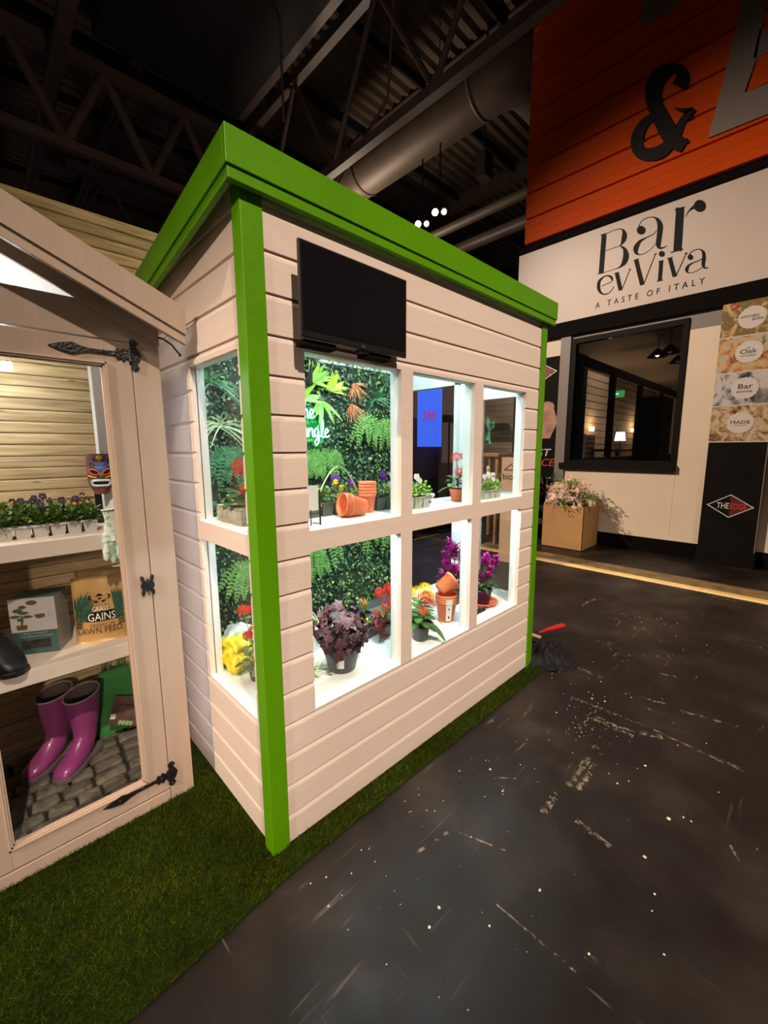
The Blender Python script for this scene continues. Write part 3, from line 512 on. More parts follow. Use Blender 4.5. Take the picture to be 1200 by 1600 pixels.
for z0, z1 in ((ZB, ZM1), (ZM2, ZT)):
    m.box((0.0905, 0.08, z0-0.015), (0.125, 0.094, z1+0.012)); m.box((0.0905, 0.51, z0-0.015), (0.125, 0.53, z1+0.012)); m.box((0.0905, 0.094, z1), (0.125, 0.51, z1+0.012)); m.box((0.0715, 0.094, z0-0.012), (0.1255, 0.51, z0+0.0015))
    m2.box((1.895, 0.085, z0-0.015), (1.929, 0.10, z1+0.012)); m2.box((1.895, 0.39, z0-0.015), (1.929, 0.41, z1+0.012)); m2.box((1.895, 0.10, z1), (1.929, 0.39, z1+0.012)); m2.box((1.8945, 0.10, z0-0.012), (1.949, 0.39, z0+0.0015))
m.build('left_window_frame', WHITE, shed); m2.build('right_window_frame', WHITE, shed)
m = M(); m.box((1.885, 0.45, 0.02), (1.929, 0.475, 1.95)); m.box((1.885, 0.575, 0.02), (1.93, 0.60, 1.95)); m.box((1.885, 0.575, 1.885), (1.93, 1.07, 1.93))
m.build('doorway_frame', WHITE, shed)
for z0, z1 in ((ZB, ZM1), (ZM2, ZT)):
    for a, b in XC:
        m = M(); m.box((a+0.002, 0.0245, z0+0.002), (b-0.002, 0.0285, z1-0.001)); m.build('window_pane', GLASS, shed)
    m = M(); m.box((0.092, 0.096, z0+0.002), (0.096, 0.508, z1-0.001)); m.build('window_pane', GLASS, shed)
    m = M(); m.box((1.931, 0.102, z0+0.002), (1.935, 0.388, z1-0.001)); m.build('window_pane', GLASS, shed)
# posts, fascia, roof
m = M(); m.prism([(0.054, -0.004, 0), (0.124, -0.004, 0), (0.124, 0.0, 0), (0.07, 0.0, 0), (0.07, 0.052, 0), (0.054, 0.052, 0)], (0, 0, 2.20))
bevel(m.build('corner_post', GREEN, shed), 0.003)
m = M(); m.prism([(1.915, -0.006, 0), (1.985, -0.006, 0), (1.985, 0.052, 0), (1.952, 0.052, 0), (1.952, 0.0, 0), (1.915, 0.0, 0)], (0, 0, 2.20)); bevel(m.build('corner_post', GREEN, shed), 0.003)
F0, F1, Y0, Y1 = 0.004, 2.038, -0.037, 1.155
m = M()
def slopebox(m, xa, xb, ya, yb, dt, db):
    vs = []
    for z in (db, dt): vs += [(xa, ya, roofz(ya)+z), (xb, ya, roofz(ya)+z), (xb, yb, roofz(yb)+z), (xa, yb, roofz(yb)+z)]
    m.add(vs, [(0, 3, 2, 1), (4, 5, 6, 7), (0, 1, 5, 4), (1, 2, 6, 5), (2, 3, 7, 6), (3, 0, 4, 7)])
slopebox(m, F0+0.02, F1-0.02, Y0+0.02, Y1-0.02, -0.002, -0.030); m.build('roof', GREEN, shed)
for nm, (xa, xb, ya, yb) in {'front_fascia': (F0, F1, Y0, Y0+0.018), 'left_fascia': (F0, F0+0.018, Y0+0.018, Y1-0.018), 'right_fascia': (F1-0.018, F1, Y0+0.018, Y1-0.018), 'back_fascia': (F0, F1, Y1-0.018, Y1)}.items():
    m = M()
    slopebox(m, xa, xb, ya, yb, 0.006, -0.090)
    e = 0.006
    xa2, xb2, ya2, yb2 = xa+(e if nm != 'right_fascia' else -e), xb-(e if nm != 'left_fascia' else -e), ya+(e if nm != 'back_fascia' else -e), yb-(e if nm != 'front_fascia' else -e)
    slopebox(m, xa2, xb2, ya2, yb2, -0.085, -0.122)
    bevel(m.build(nm, GREEN, shed), 0.002)
# interior shelves (fixed), LED tubes
m = M(); m.box((0.126, 0.063, 0.455), (1.894, 0.62, ZB-0.0006)); m.box((0.126, 0.6, 0.36), (1.92, 0.62, 0.455)); bevel(m.build('lower_staging', SHELFW, shed), 0.002)
m = M(); m.prism([(0.126, 0.063, 1.135), (1.894, 0.063, 1.135), (1.894, 0.31, 1.135), (0.30, 0.31, 1.135), (0.30, 0.56, 1.135), (0.126, 0.56, 1.135)], (0, 0, 0.0298)); bevel(m.build('upper_shelf', SHELFW, shed), 0.002)
for (xa, xb, yy) in ((0.2, 1.0, 0.20), (1.05, 1.85, 0.20), (0.2, 1.0, 0.52), (1.05, 1.85, 0.52)):
    z = rz(yy)-0.03
    m = M(); m.tube([(xa, yy, z), (xb, yy, z)], 0.013, 10); m.build('led_tube', TUBE, shed)
for (xa, xb) in ((0.25, 1.0), (1.05, 1.8)):
    m = M(); m.tube([(xa, 0.12, 1.118), (xb, 0.12, 1.118)], 0.008, 8); m.build('under_shelf_led', TUBELOW, shed)

# ------------------------------------------------------------------ television on the shed wall
tv = thing('television', 'small black flat screen television fixed above the left shed window', 'television', (0.43, 0.0, 1.93))
m = M(); m.box((-0.2345, -0.078, -0.139), (0.2355, -0.066, 0.139)); bevel(m.build('casing', BLACKP, tv), 0.003)
m = M(); m.box((-0.226, -0.0795, -0.116), (0.227, -0.0781, 0.131)); m.build('screen', SCREEN, tv)
m = M(); m.box((-0.15, -0.066, -0.11), (0.15, -0.03, 0.07)); m.build('rear_housing', BLACKP, tv)
m = M(); m.box((-0.05, -0.03, -0.06), (0.05, -0.0, 0.06)); m.build('wall_bracket', BLACKIRON, tv)
for x in (-0.155, 0.10):
    m = M(); m.box((x-0.065, -0.066, -0.160), (x+0.065, -0.02, -0.1395)); bevel(m.build('speaker_grille', MATTEB, tv), 0.004)
m = M(); m.box((0.005, -0.070, -0.151), (0.05, -0.05, -0.1395)); m.build('sensor', BLACKIRON, tv)
LOGO = mat('grey_logo_print', (0.12, 0.12, 0.12), 0.4)
text('logo', 'LG', (0.43+0.01, -0.0782, 1.93-0.134), (1, 0, 0), (0, 0, 1), 0.009, LOGO, tv, depth=0.0006, align='LEFT')

# ------------------------------------------------------------------ timber fence behind
fence = thing('timber_fence', 'tall fence of horizontal softwood slats behind both sheds', 'fence', (0, 1.16, 0))
m = M(); z = 0.02; i = 0
while z < 2.46:
    h = 0.0465; d = 0.011
    m.box((-2.3, 1.135, z), (0.95, 1.16, z+h)); z += 0.0485
o = m.build('slat_panel', FENCEW, fence, world=True); bevel(o, 0.006, 2)
for x in (-1.7, -0.75, 0.8):
    m = M(); m.box((x, 1.162, 0), (x+0.08, 1.24, 2.47)); m.build('fence_post', FENCEW, fence, world=True)

# ------------------------------------------------------------------ the glazed hut on the left
hut = thing('display_hut', 'tan timber hut with pitched gable and glass door filled with garden goods', 'shed', (-0.69, 0.52, 0))
HX0, HX1, AX = -1.35, -0.031, -0.69
def W(m, name, mt, par=None, bv=0.0015):
    o = m.build(name, mt, par or hut, world=True)
    if bv: bevel(o, bv)
    return o
m = M(); m.box((-0.121, 0.52, 0.0), (HX1, 0.555, 1.83)); W(m, 'front_post', TAN)
m = M(); m.box((HX0, 0.52, 0.0), (HX0+0.09, 0.555, 1.83)); W(m, 'front_post', TAN)
m = M(); m.box((HX0+0.092, 0.52, 0.0), (-0.123, 0.56, 0.052)); W(m, 'threshold', TAN)
m = M(); m.box((HX0+0.092, 0.52, 1.825), (-0.123, 0.55, 1.94)); m.prism([(-0.123, 0.52, 1.83), (-0.031, 0.52, 1.83), (-0.123, 0.52, 1.872)], (0, 0.03, 0)); W(m, 'header_board', TAN)
rk = lambda x: 1.828+0.475*(-0.038-x) if x > AX else 1.828+0.475*(-0.038-(2*AX-x))
m = M()
for s in (1, -1):
    f_ = lambda x: AX+(x-AX)*s
    m.prism([(f_(-0.031), 0.505, rk(-0.031)), (f_(AX), 0.505, rk(AX)), (f_(AX), 0.505, rk(AX)+0.09), (f_(-0.031), 0.505, rk(-0.031)+0.09)], (0, 0.0145, 0))
W(m, 'raking_board', TAN)
bz = lambda x: 1.946+0.446*(0.031-x)
def bargeb(s):
    f_ = lambda x: AX+(x-AX)*s
    m = M()
    m.prism([(f_(0.030), 0.40, bz(0.030)-0.093), (f_(AX), 0.40, bz(AX)-0.093), (f_(AX), 0.40, bz(AX)), (f_(0.030), 0.40, bz(0.030))], (0, 0.018, 0))
    m.prism([(f_(0.028), 0.408, bz(0.028)-0.126), (f_(AX), 0.408, bz(AX)-0.126), (f_(AX), 0.408, bz(AX)-0.09), (f_(0.028), 0.408, bz(0.028)-0.09)], (0, 0.018, 0))
    W(m, 'bargeboard', TAN)
    m = M()
    m.prism([(f_(0.024), 0.4185, bz(0.024)-0.045), (f_(AX), 0.4185, bz(AX)-0.045), (f_(AX), 0.4185, bz(AX)-0.015), (f_(0.024), 0.4185, bz(0.024)-0.015)], (0, 0.70, 0))
    W(m, 'roof_slope', TAN)
bargeb(1); bargeb(-1)
mm = M()
for s in (1, -1):
    f_ = lambda x: AX+(x-AX)*s
    mm.prism([(f_(-0.06), 0.53, rk(-0.06)+0.055), (f_(AX), 0.53, rk(AX)+0.055), (f_(AX), 0.53, rk(AX)+0.065), (f_(-0.06), 0.53, rk(-0.06)+0.065)], (0, 0.58, 0))
W(mm, 'white_roof_lining', WHITE)
# right side: posts, rails, glass; left side boarded
m = M(); m.box((-0.18, 0.90, 1.144), (-0.14, 0.96, 1.86)); m.box((-0.14, 0.93, 1.144), (-0.06, 0.96, 1.86)); W(m, 'white_inner_post', WHITE)
m = M(); m.box((-0.075, 1.04, 0.0), (-0.035, 1.115, 1.83)); m.box((-0.07, 0.557, 0.0), (-0.035, 1.04, 0.10)); m.box((-0.07, 0.557, 1.78), (-0.035, 1.04, 1.83)); W(m, 'side_frame', TAN)
m = M(); m.box((-0.055, 0.558, 0.101), (-0.051, 1.039, 1.779)); W(m, 'side_glass', GLASS, bv=0)
m = M(); m.tube([(-0.100, 0.5635, 0.12), (-0.100, 0.5635, 1.76)], 0.006, 8); W(m, 'side_fill_strip', glow('side_fill_cool', (0.76, 0.88, 1.0), 13.0), bv=0)  # hidden strip added to wash the shed's side wall with cool light
m = M(); m.box((-0.118, 0.556, 0.10), (-0.109, 0.86, 1.78)); W(m, 'strip_light_block', TAN)  # unseen board added to keep the strip's light out of the hut
m = M(); m.box((HX0+0.02, 0.557, 0), (HX0+0.05, 1.115, 1.83)); W(m, 'left_wall', TAN)
# doors
TANM = mat('tan_moulding_paint', (0.46, 0.33, 0.26), 0.4)
def door(x0, x1, hinge_right=True):
    gl, gr, gb, gt = x0+0.088, x1-0.081, 0.135, 1.744
    m = M(); m.box((x0, 0.522, 0.058), (x0+0.088, 0.55, 1.82)); m.box((x1-0.081, 0.522, 0.058), (x1, 0.55, 1.82)); m.box((gl, 0.522, 0.058), (gr, 0.55, gb)); m.box((gl, 0.522, gt), (gr, 0.55, 1.82))
    d = W(m, 'door', TAN)
    m = M(); t = 0.016
    for k, (a, y) in enumerate(((0, 0.516), (0.006, 0.520), (0.011, 0.526))):
        b = a+0.0055
        m.box((gl+a-0.004, y, gb+a-0.004), (gl+b-0.004, 0.54, gt-a+0.004)); m.box((gr-b+0.004, y, gb+a-0.004), (gr-a+0.004, 0.54, gt-a+0.004))
        m.box((gl+a-0.004, y, gb+a-0.004), (gr-a+0.004, 0.54, gb+b-0.004)); m.box((gl+a-0.004, y, gt-b+0.004), (gr-a+0.004, 0.54, gt-a+0.004))
    W(m, 'glazing_bead', TANM, d, 0)
    m = M(); m.box((gl+0.008, 0.531, gb+0.008), (gr-0.008, 0.535, gt-0.008)); W(m, 'glass', GLASS, d, 0)
    return d
d1 = door(-0.702, -0.1235); d2 = door(-1.256, -0.706)
def strap(z, tilt=0.0):
    y = 0.5215
    m = M()
    top = [(-0.356, 0), (-0.325, 0.012), (-0.292, 0.019), (-0.262, 0.009), (-0.235, 0.006), (-0.172, 0.007), (-0.166, 0.021), (-0.156, 0.014), (-0.148, 0.024), (-0.138, 0.013), (-0.128, 0.018)]
    poly = [(x, y-0.006, z+h+tilt*(x+0.12)) for x, h in top]+[(x, y-0.006, z-h+tilt*(x+0.12)) for x, h in reversed(top[1:])]
    m.prism([p for p in poly], (0, 0.005, 0))
    pl = [(-0.126, 0.012), (-0.122, 0.03), (-0.128, 0.042), (-0.118, 0.054), (-0.108, 0.054), (-0.098, 0.042), (-0.106, 0.03), (-0.096, 0.016), (-0.090, 0.0)]
    poly = [(x, y-0.006, z+h) for x, h in pl]+[(x, y-0.006, z-h) for x, h in reversed(pl[:-1])]
    m.prism(poly, (0, 0.005, 0)); m.tube([(-0.127, y-0.008, z-0.022), (-0.127, y-0.008, z+0.022)], 0.0055, 8)
    for x, h in ((-0.30, 0), (-0.22, 0), (-0.152, 0), (-0.112, 0.044), (-0.112, -0.044)): m.ball((x, y-0.006, z+h+(tilt*(x+0.12) if x < -0.13 else 0)), 0.005, 8, 5)
    W(m, 'strap_hinge', BLACKIRON)
strap(1.781, 0.0); strap(0.123, 0.03)
m = M()
for s in (1, -1):
    pl = [(0.0, 0.012), (0.010, 0.020), (0.014, 0.036), (0.024, 0.040), (0.026, 0.026), (0.020, 0.014), (0.026, 0.006)]
    poly = [(-0.138+s*x*0.9, 0.512, 0.94+h) for x, h in pl]+[(-0.138+s*x*0.9, 0.512, 0.94-h) for x, h in reversed(pl)]
    m.prism(poly if s > 0 else poly[::-1], (0, 0.0085, 0))
m.tube([(-0.138, 0.511, 0.915), (-0.138, 0.511, 0.965)], 0.005, 8); W(m, 'butterfly_catch', BLACKIRON)
# shelves, cobbles, tube
m = M(); m.box((-1.29, 0.60, 1.086), (-0.185, 1.10, 1.143)); W(m, 'upper_shelf', TANSH)
m = M(); m.box((-1.29, 0.60, 0.648), (-0.185, 1.10, 0.703)); W(m, 'middle_shelf', TANSH)
COB = mat('cobble_stone', (0.115, 0.10, 0.078), 0.8, var=0.4, vscale=22, bump=0.9, bscale=50, island=0.2)
GROUT = mat('dark_grout', (0.018, 0.016, 0.014), 0.95)
m = M(); m.box((-1.28, 0.565, 0.0), (-0.08, 1.125, 0.083)); W(m, 'floor_base', GROUT, bv=0)
m = M(); r2 = random.Random(3); yy = 0.57; row = 0
while yy < 1.12:
    hgt = 0.070+r2.uniform(-0.010, 0.008); x = -1.27-(0.04 if row % 2 else 0)
    while x < -0.10:
        wd = 0.100+r2.uniform(-0.025, 0.03)
        x0_, x1_ = max(x, -1.275)+0.004, min(x+wd, -0.085)-0.004; y0_, y1_ = yy+0.0035, min(yy+hgt, 1.125)-0.0035
        if x1_-x0_ > 0.02 and y1_-y0_ > 0.015:
            cx, cy = (x0_+x1_)/2, (y0_+y1_)/2; vs = []
            for (sc, z) in ((1.0, 0.080), (1.0, 0.092), (0.93, 0.0975), (0.80, 0.100)):
                for k in range(12):
                    t = 2*PI*k/12+0.26; e = 0.35; ct, st = math.cos(t), math.sin(t)
                    px = math.copysign(abs(ct)**e, ct); py = math.copysign(abs(st)**e, st)
                    j = 1+r2.uniform(-0.09, 0.03)
                    vs.append((cx+px*(x1_-x0_)/2*sc*j, cy+py*(y1_-y0_)/2*sc*j, z+r2.uniform(-0.001, 0.001)))
            fs = [(i*12+k, i*12+(k+1) % 12, (i+1)*12+(k+1) % 12, (i+1)*12+k) for i in range(3) for k in range(12)]+[tuple(range(36, 48))]
            m.add(vs, fs, 0, True)
        x += wd
    yy += hgt; row += 1
W(m, 'cobbled_floor', COB, bv=0)
m = M(); m.tube([(-1.15, 0.90, 1.757), (-0.425, 0.90, 1.757)], 0.017, 12); W(m, 'led_tube', TUBE2, bv=0)
m = M()
for xx in (-1.1, -0.5): m.box((xx, 0.896, 1.774), (xx+0.02, 0.904, 2.0))
W(m, 'tube_hanger', WHITE, bv=0)
m = M(); m.tube([(-0.040, 0.515, 1.858), (-0.02, 0.49, 1.848), (0.0, 0.47, 1.828), (0.020, 0.455, 1.795)], 0.0032, 8); m.ball((0.021, 0.454, 1.793), 0.006, 8, 6)
W(m, 'cable_stub', BLACKP, bv=0)
# ------------------------------------------------------------------ the bar building on the right (face on X = 6.06)
CREAM = mat('cream_panel', (0.76, 0.60, 0.45), 0.5, var=0.04, vscale=2, bump=0.05, bscale=20)
SIGNW = mat('sign_board_white', (0.60, 0.49, 0.42), 0.45, var=0.03, vscale=1)
GREYM = mat('grey_trim_paint', (0.22, 0.185, 0.16), 0.5)
BLK = mat('black_board', (0.005, 0.0035, 0.003), 0.7, spec=0.05)
BLKM = mat('black_window_frame', (0.006, 0.004, 0.0035), 0.6, spec=0.12)
BANNERM = mat('black_banner_vinyl', (0.009, 0.0075, 0.006), 0.6, var=0.2, vscale=3, spec=0.06)
INK = mat('dark_ink', (0.008, 0.007, 0.006), 0.6, spec=0.15)
ORANGE = mat('orange_corrugated_cladding', (0.56, 0.062, 0.002), 0.6, var=0.06, vscale=1.5, spec=0.08)
REDINK = mat('red_print', (0.62, 0.055, 0.03), 0.5); WHITEINK = mat('white_print', (0.75, 0.68, 0.62), 0.5)
BRASS = mat('brass_nosing', (0.85, 0.60, 0.24), 0.35, metal=0.25, var=0.12, vscale=12); DULLBRASS = mat('worn_brass_ramp', (0.155, 0.10, 0.038), 0.5, metal=0.1, var=0.4, vscale=8)
X = 6.06; PR = (0, -1, 0); PU = (0, 0, 1)
m = M()
m.box((X, 0.09, 0.205), (X+0.1, 2.46, 1.13)); m.box((X, 1.602, 1.13), (X+0.1, 2.46, 3.12)); m.box((X, -0.24, 0.205), (X+0.1, 0.088, 2.905)); m.box((X, -4.0, 0.205), (X+0.1, -0.80, 3.12))
m.box((X+0.005, 0.086, 0.205), (X+0.1, 0.092, 1.13))
structure('wall_bar_front', m, CREAM)
m = M(); m.box((X+0.002, -0.24, 2.905), (X+0.1, 0.09, 3.12)); m.box((X+0.002, 0.09, 3.06), (X+0.1, 1.602, 3.12)); m.box((X-0.03, 1.55, 0.94), (X+0.02, 1.70, 3.12)); m.box((X-0.01, 0.092, 1.10), (X, 1.55, 1.135)); structure('trim_1', m, GREYM)
m = M(); m.box((X-0.015, -4.0, 0.0), (X+0.1, 2.46, 0.205)); structure('trim_2', m, BLK)
m = M(); m.box((X-0.05, -4.0, 3.11), (X+0.1, 2.46, 3.318)); m.box((X-0.04, -4.0, 4.495), (X+0.1, 2.46, 4.58)); structure('trim_3', m, BLK)
m = M(); m.box((5.98, -0.80, 0.0), (X+0.1, -0.245, 3.115)); m.box((5.95, -0.81, 0.0), (5.98, -0.235, 0.20)); pil = structure('wall_pillar', m, BANNERM)
m = M(); m.box((5.975, -0.80, 0.2), (5.985, -0.79, 3.1)); structure('trim_4', m, GREYM)
m = M(); m.box((X+0.1, 2.40, 0.0), (9.0, 2.46, 4.6)); m.box((X+0.1, -4, 3.4), (16, 2.46, 3.5)); structure('wall_bar_side', m, BLK)
# upper cladding
clad = thing('orange_cladding', 'orange corrugated wall above the bar sign', 'cladding', (6.0, 0, 4.58))
m = M(); pr = []; z = 4.585
while z < 9.4:
    for dz, dx in ((0, 0.0), (0.012, -0.03), (0.11, -0.033), (0.113, -0.030), (0.117, -0.030), (0.12, -0.033), (0.22, -0.035), (0.223, -0.032), (0.227, -0.032), (0.23, -0.035), (0.325, -0.045), (0.331, 0.0)): pr.append((dx, z+dz))
    z += 0.36
n = len(pr); vs = []
for yv in (2.335, -4.0):
    for dx, zz in pr: vs.append((6.0+dx, yv, zz))
vs += [(6.1, 2.335, 4.585), (6.1, 2.335, pr[-1][1])]
m.add(vs, [(i, n+i, n+i+1, i+1) for i in range(n-1)]+[tuple(list(range(n))+[2*n+1, 2*n])])
m.build('corrugated_sheet', ORANGE, clad, world=True)
# sign board
sign = thing('bar_sign', 'long cream sign board with black curly lettering over the bar window', 'sign', (6.045, 0, 3.32))
m = M(); m.box((6.045, -4.0, 3.32), (6.12, 2.46, 4.493)); m.build('board', SIGNW, sign, world=True)
m = M()
for qi, (L_, R_) in enumerate(BAR_STROKES):
    k = len(L_); xf = 6.0415-0.0001*qi; m.add([(xf, a, b) for a, b in L_]+[(xf, a, b) for a, b in R_]+[(6.045, a, b) for a, b in L_]+[(6.045, a, b) for a, b in R_],
        [(i, i+1, k+i+1, k+i) for i in range(k-1)]+[(i, i+1, 2*k+i+1, 2*k+i) for i in range(k-1)]+[(k+i, k+i+1, 3*k+i+1, 3*k+i) for i in range(k-1)])
for d in BAR_DOTS: m.prism([(6.0405, a, b) for a, b in d], (0.0045, 0, 0))
m.build('script_lettering', INK, sign, world=True)
text('tagline_lettering', 'A TASTE OF ITALY', (6.044, 1.237, 3.420), PR, PU, 0.075, INK, sign, width=1.26, spacing=1.75, depth=0.002)
# big letters on the orange cladding
def strokes_obj(name, label, strokes, polys, mt, x=5.95, th=0.06, cat='sign'):
    t = thing(name, label, cat, (x, 0, 5))
    m = M()
    for qi, (L_, R_) in enumerate(strokes):
        k = len(L_); x = x-0.003*qi
        m.add([(x, a, b) for a, b in L_]+[(x, a, b) for a, b in R_]+[(x+th, a, b) for a, b in L_]+[(x+th, a, b) for a, b in R_],
            [(i, i+1, k+i+1, k+i) for i in range(k-1)]+[(i, i+1, 2*k+i+1, 2*k+i) for i in range(k-1)]+[(k+i, k+i+1, 3*k+i+1, 3*k+i) for i in range(k-1)]+[(0, k, 3*k, 2*k), (k-1, 2*k-1, 4*k-1, 3*k-1)])
    for d in polys: m.prism([(x, a, b) for a, b in d], (th, 0, 0))
    m.build('letter_face', mt, t, world=True)
    return t
LETTERM = mat('grey_metal_letter', (0.30, 0.25, 0.22), 0.35, metal=0.5)
strokes_obj('ampersand_letter', 'big black ampersand on the orange corrugated wall', AMP_STROKES, AMP_POLYS, INK)
strokes_obj('letter_sign', 'big grey metal letter cut off at the right edge', [], E_POLYS, LETTERM)
strokes_obj('letter_sign', 'foot of a pale grey letter at the very top of the orange wall', [], F_POLYS, LETTERM)

# window of the bar
win = thing('window_1', None, None, (X, 0.85, 1.13)); win['kind'] = 'structure'
m = M(); m.box((X-0.02, 1.47, 1.22), (X+0.08, 1.602, 3.055)); m.box((X-0.02, 0.09, 1.22), (X+0.08, 0.150, 3.055)); m.box((X-0.02, 0.150, 2.985), (X+0.08, 1.47, 3.055)); m.box((X-0.02, 0.150, 1.22), (X+0.08, 1.47, 1.265)); m.build('window_frame', BLKM, win, world=True)
m = M(); m.box((X-0.055, 0.085, 1.135), (X+0.05, 1.62, 1.222)); m.build('window_sill', BLKM, win, world=True)
m = M(); m.box((X+0.03, 0.151, 1.266), (X+0.036, 1.469, 2.984)); m.build('pane', GLASSD, win, world=True)
# interior of the bar
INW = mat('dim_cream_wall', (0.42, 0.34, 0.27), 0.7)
m = M(); z = 0.0
while z < 3.4: m.box((9.0, 2.72, z+0.01), (15.8, 2.76, z+0.16)); z += 0.17
m.box((9.0, 2.76, 0.0), (15.8, 2.78, 3.4)); structure('wall_bar_back', m, SLATW)
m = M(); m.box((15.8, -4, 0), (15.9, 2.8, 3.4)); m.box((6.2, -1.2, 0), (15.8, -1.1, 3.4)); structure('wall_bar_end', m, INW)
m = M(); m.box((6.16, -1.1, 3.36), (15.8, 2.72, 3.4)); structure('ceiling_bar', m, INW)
part = thing('glazed_partition', 'black framed glass partition seen through the bar window', 'partition', (6.3, 1.5, 0))
m = M()
m.box((6.25, 1.47, 2.70), (13.0, 1.53, 2.86)); m.box((6.25, 1.47, 0.0), (13.0, 1.53, 1.28))
m.build('rail', BLKM, part, world=True)
for xx in (6.3, 7.80, 9.45, 11.1):
    m = M(); m.box((xx-0.07, 1.46, 1.2), (xx+0.07, 1.54, 2.8)); m.build('mullion', BLKM, part, world=True)
m = M(); m.box((8.9, 0.95, 0), (9.7, 1.35, 2.42)); solo('tall_cabinet', m, BLKM, 'tall black cabinet behind the right part of the bar window', 'cabinet')
tb = thing('dining_table', 'wooden table seen inside the bar window', 'table', (10.6, 2.2, 0))
m = M(); m.box((-1.0, -0.35, 1.36), (1.0, 0.3, 1.42)); m.build('tabletop', TABLEW, tb)
for a in (-0.9, 0.9):
    for b in (-0.28, 0.24): m = M(); m.box((a-0.03, b-0.03, 0), (a+0.03, b+0.03, 1.36)); m.build('leg', TABLEW, tb)
for k, a in enumerate((9.9, 10.6, 11.3)):
    c = thing('bar_chair', ('left chair at the table inside the bar', 'middle chair at the table inside the bar', 'right chair at the table inside the bar')[k], 'chair', (a, 1.72, 0), 0, 'chairs inside the bar')
    m = M(); m.box((-0.18, -0.15, 1.0), (0.18, 0.1, 1.05)); m.build('seat', TABLEW, c)
    m = M(); m.box((-0.18, -0.17, 1.38), (0.18, -0.14, 1.50)); m.box((-0.18, -0.17, 1.05), (-0.15, -0.14, 1.5)); m.box((0.15, -0.17, 1.05), (0.18, -0.14, 1.5)); m.build('backrest', TABLEW, c)
    for sx in (-0.16, 0.14):
        for sy in (-0.14, 0.07): m = M(); m.box((sx, sy, 0), (sx+0.025, sy+0.025, 1.0)); m.build('leg', TABLEW, c)
lp = thing('table_lamp', 'lit table lamp inside the bar window', 'lamp', (11.25, 2.35, 1.42))
m = M(); m.lathe([(0.0, 0), (0.09, 0), (0.09, 0.02), (0.02, 0.03), (0.02, 0.2)], 14); m.build('base', BLKM, lp)
m = M(); m.lathe([(0.13, 0.2), (0.10, 0.42)], 18); m.build('shade', glow('lamp_shade_lit', (1.0, 0.82, 0.85), 2.2), lp)
for a, z in ((9.0, 1.9), (12.2, 1.95)):
    t = thing('wall_light', 'warm wall light on the slatted wall inside the bar, '+('left' if a < 10 else 'right')+' one', 'wall light', (a+1.2, 2.70, z), 0, 'wall lights in the bar')
    m = M(); m.box((-0.1, -0.05, -0.05), (0.1, 0.0, 0.05)); m.build('light_body', glow('warm_bulb', (1.0, 0.6, 0.25), 7.0), t)
    l = bpy.data.lights.new('wall_light_glow', 'POINT'); l.energy = 14; l.color = (1, 0.68, 0.38); l.shadow_soft_size = 0.1; o = bpy.data.objects.new('wall_light_glow', l); COL.objects.link(o); o.location = (a+1.2, 2.45, z+0.1)
sh = thing('display_shelf', 'white shelf unit at the left end of the room inside the bar', 'shelf unit', (9.4, 2.5, 0))
m = M()
for k in range(6): m.box((-0.25, -0.1, 1.15+k*0.11), (0.28, 0.1, 1.165+k*0.11))
m.build('shelf_board', WHITEINK, sh); m = M(); m.box((-0.28, -0.1, 0), (-0.25, 0.1, 1.75)); m.box((0.28, -0.1, 0), (0.31, 0.1, 1.75)); m.build('side_panel', WHITEINK, sh)
ex = thing('exit_sign', 'small green lit exit sign inside the bar', 'sign', (9.6, 2.0, 2.60))
m = M(); m.box((-0.02, -0.16, -0.07), (0.02, 0.16, 0.07)); m.build('sign_box', glow('green_exit_face', (0.05, 0.5, 0.12), 0.8), ex)
m = M(); m.prism([(-0.022, 0.10, 0), (-0.022, 0.03, 0.045), (-0.022, 0.03, 0.015), (-0.022, -0.06, 0.015), (-0.022, -0.06, -0.015), (-0.022, 0.03, -0.015), (-0.022, 0.03, -0.045)], (0.002, 0, 0)); m.build('arrow', glow('exit_arrow', (0.8, 1, 0.8), 1.2), ex)
for k, (a, b, z) in enumerate(((8.05, 0.9, 3.05), (9.5, 0.9, 3.15), (7.6, 0.62, 3.0))):
    t = thing('pendant_lamp', ('dark pendant lamp in the middle of the bar window', 'dark pendant lamp hanging furthest back in the bar', 'dark pendant lamp nearest the right of the bar window')[k], 'pendant lamp', (a, b, z), 0, 'pendant lamps in the bar')
    m = M(); m.lathe([(0.16, -0.06), (0.10, 0.0), (0.03, 0.07), (0.01, 0.08)], 16); m.build('shade', BLKM, t)
    m = M(); m.tube([(0, 0, 0.07), (0, 0, 3.36-z)], 0.006, 6); m.build('cord', BLKM, t)
    m = M(); m.ball((0, 0, -0.03), 0.035, 8, 6); m.build('bulb', glow('pendant_bulb', (1, 0.8, 0.6), 2.0 if k == 0 else 0.03), t)
l = bpy.data.lights.new('bar_room_light', 'AREA'); l.energy = 17; l.size = 1.5; l.color = (1, 0.78, 0.58); o = bpy.data.objects.new('bar_room_light', l); COL.objects.link(o); o.location = (10.5, 1.9, 3.3)

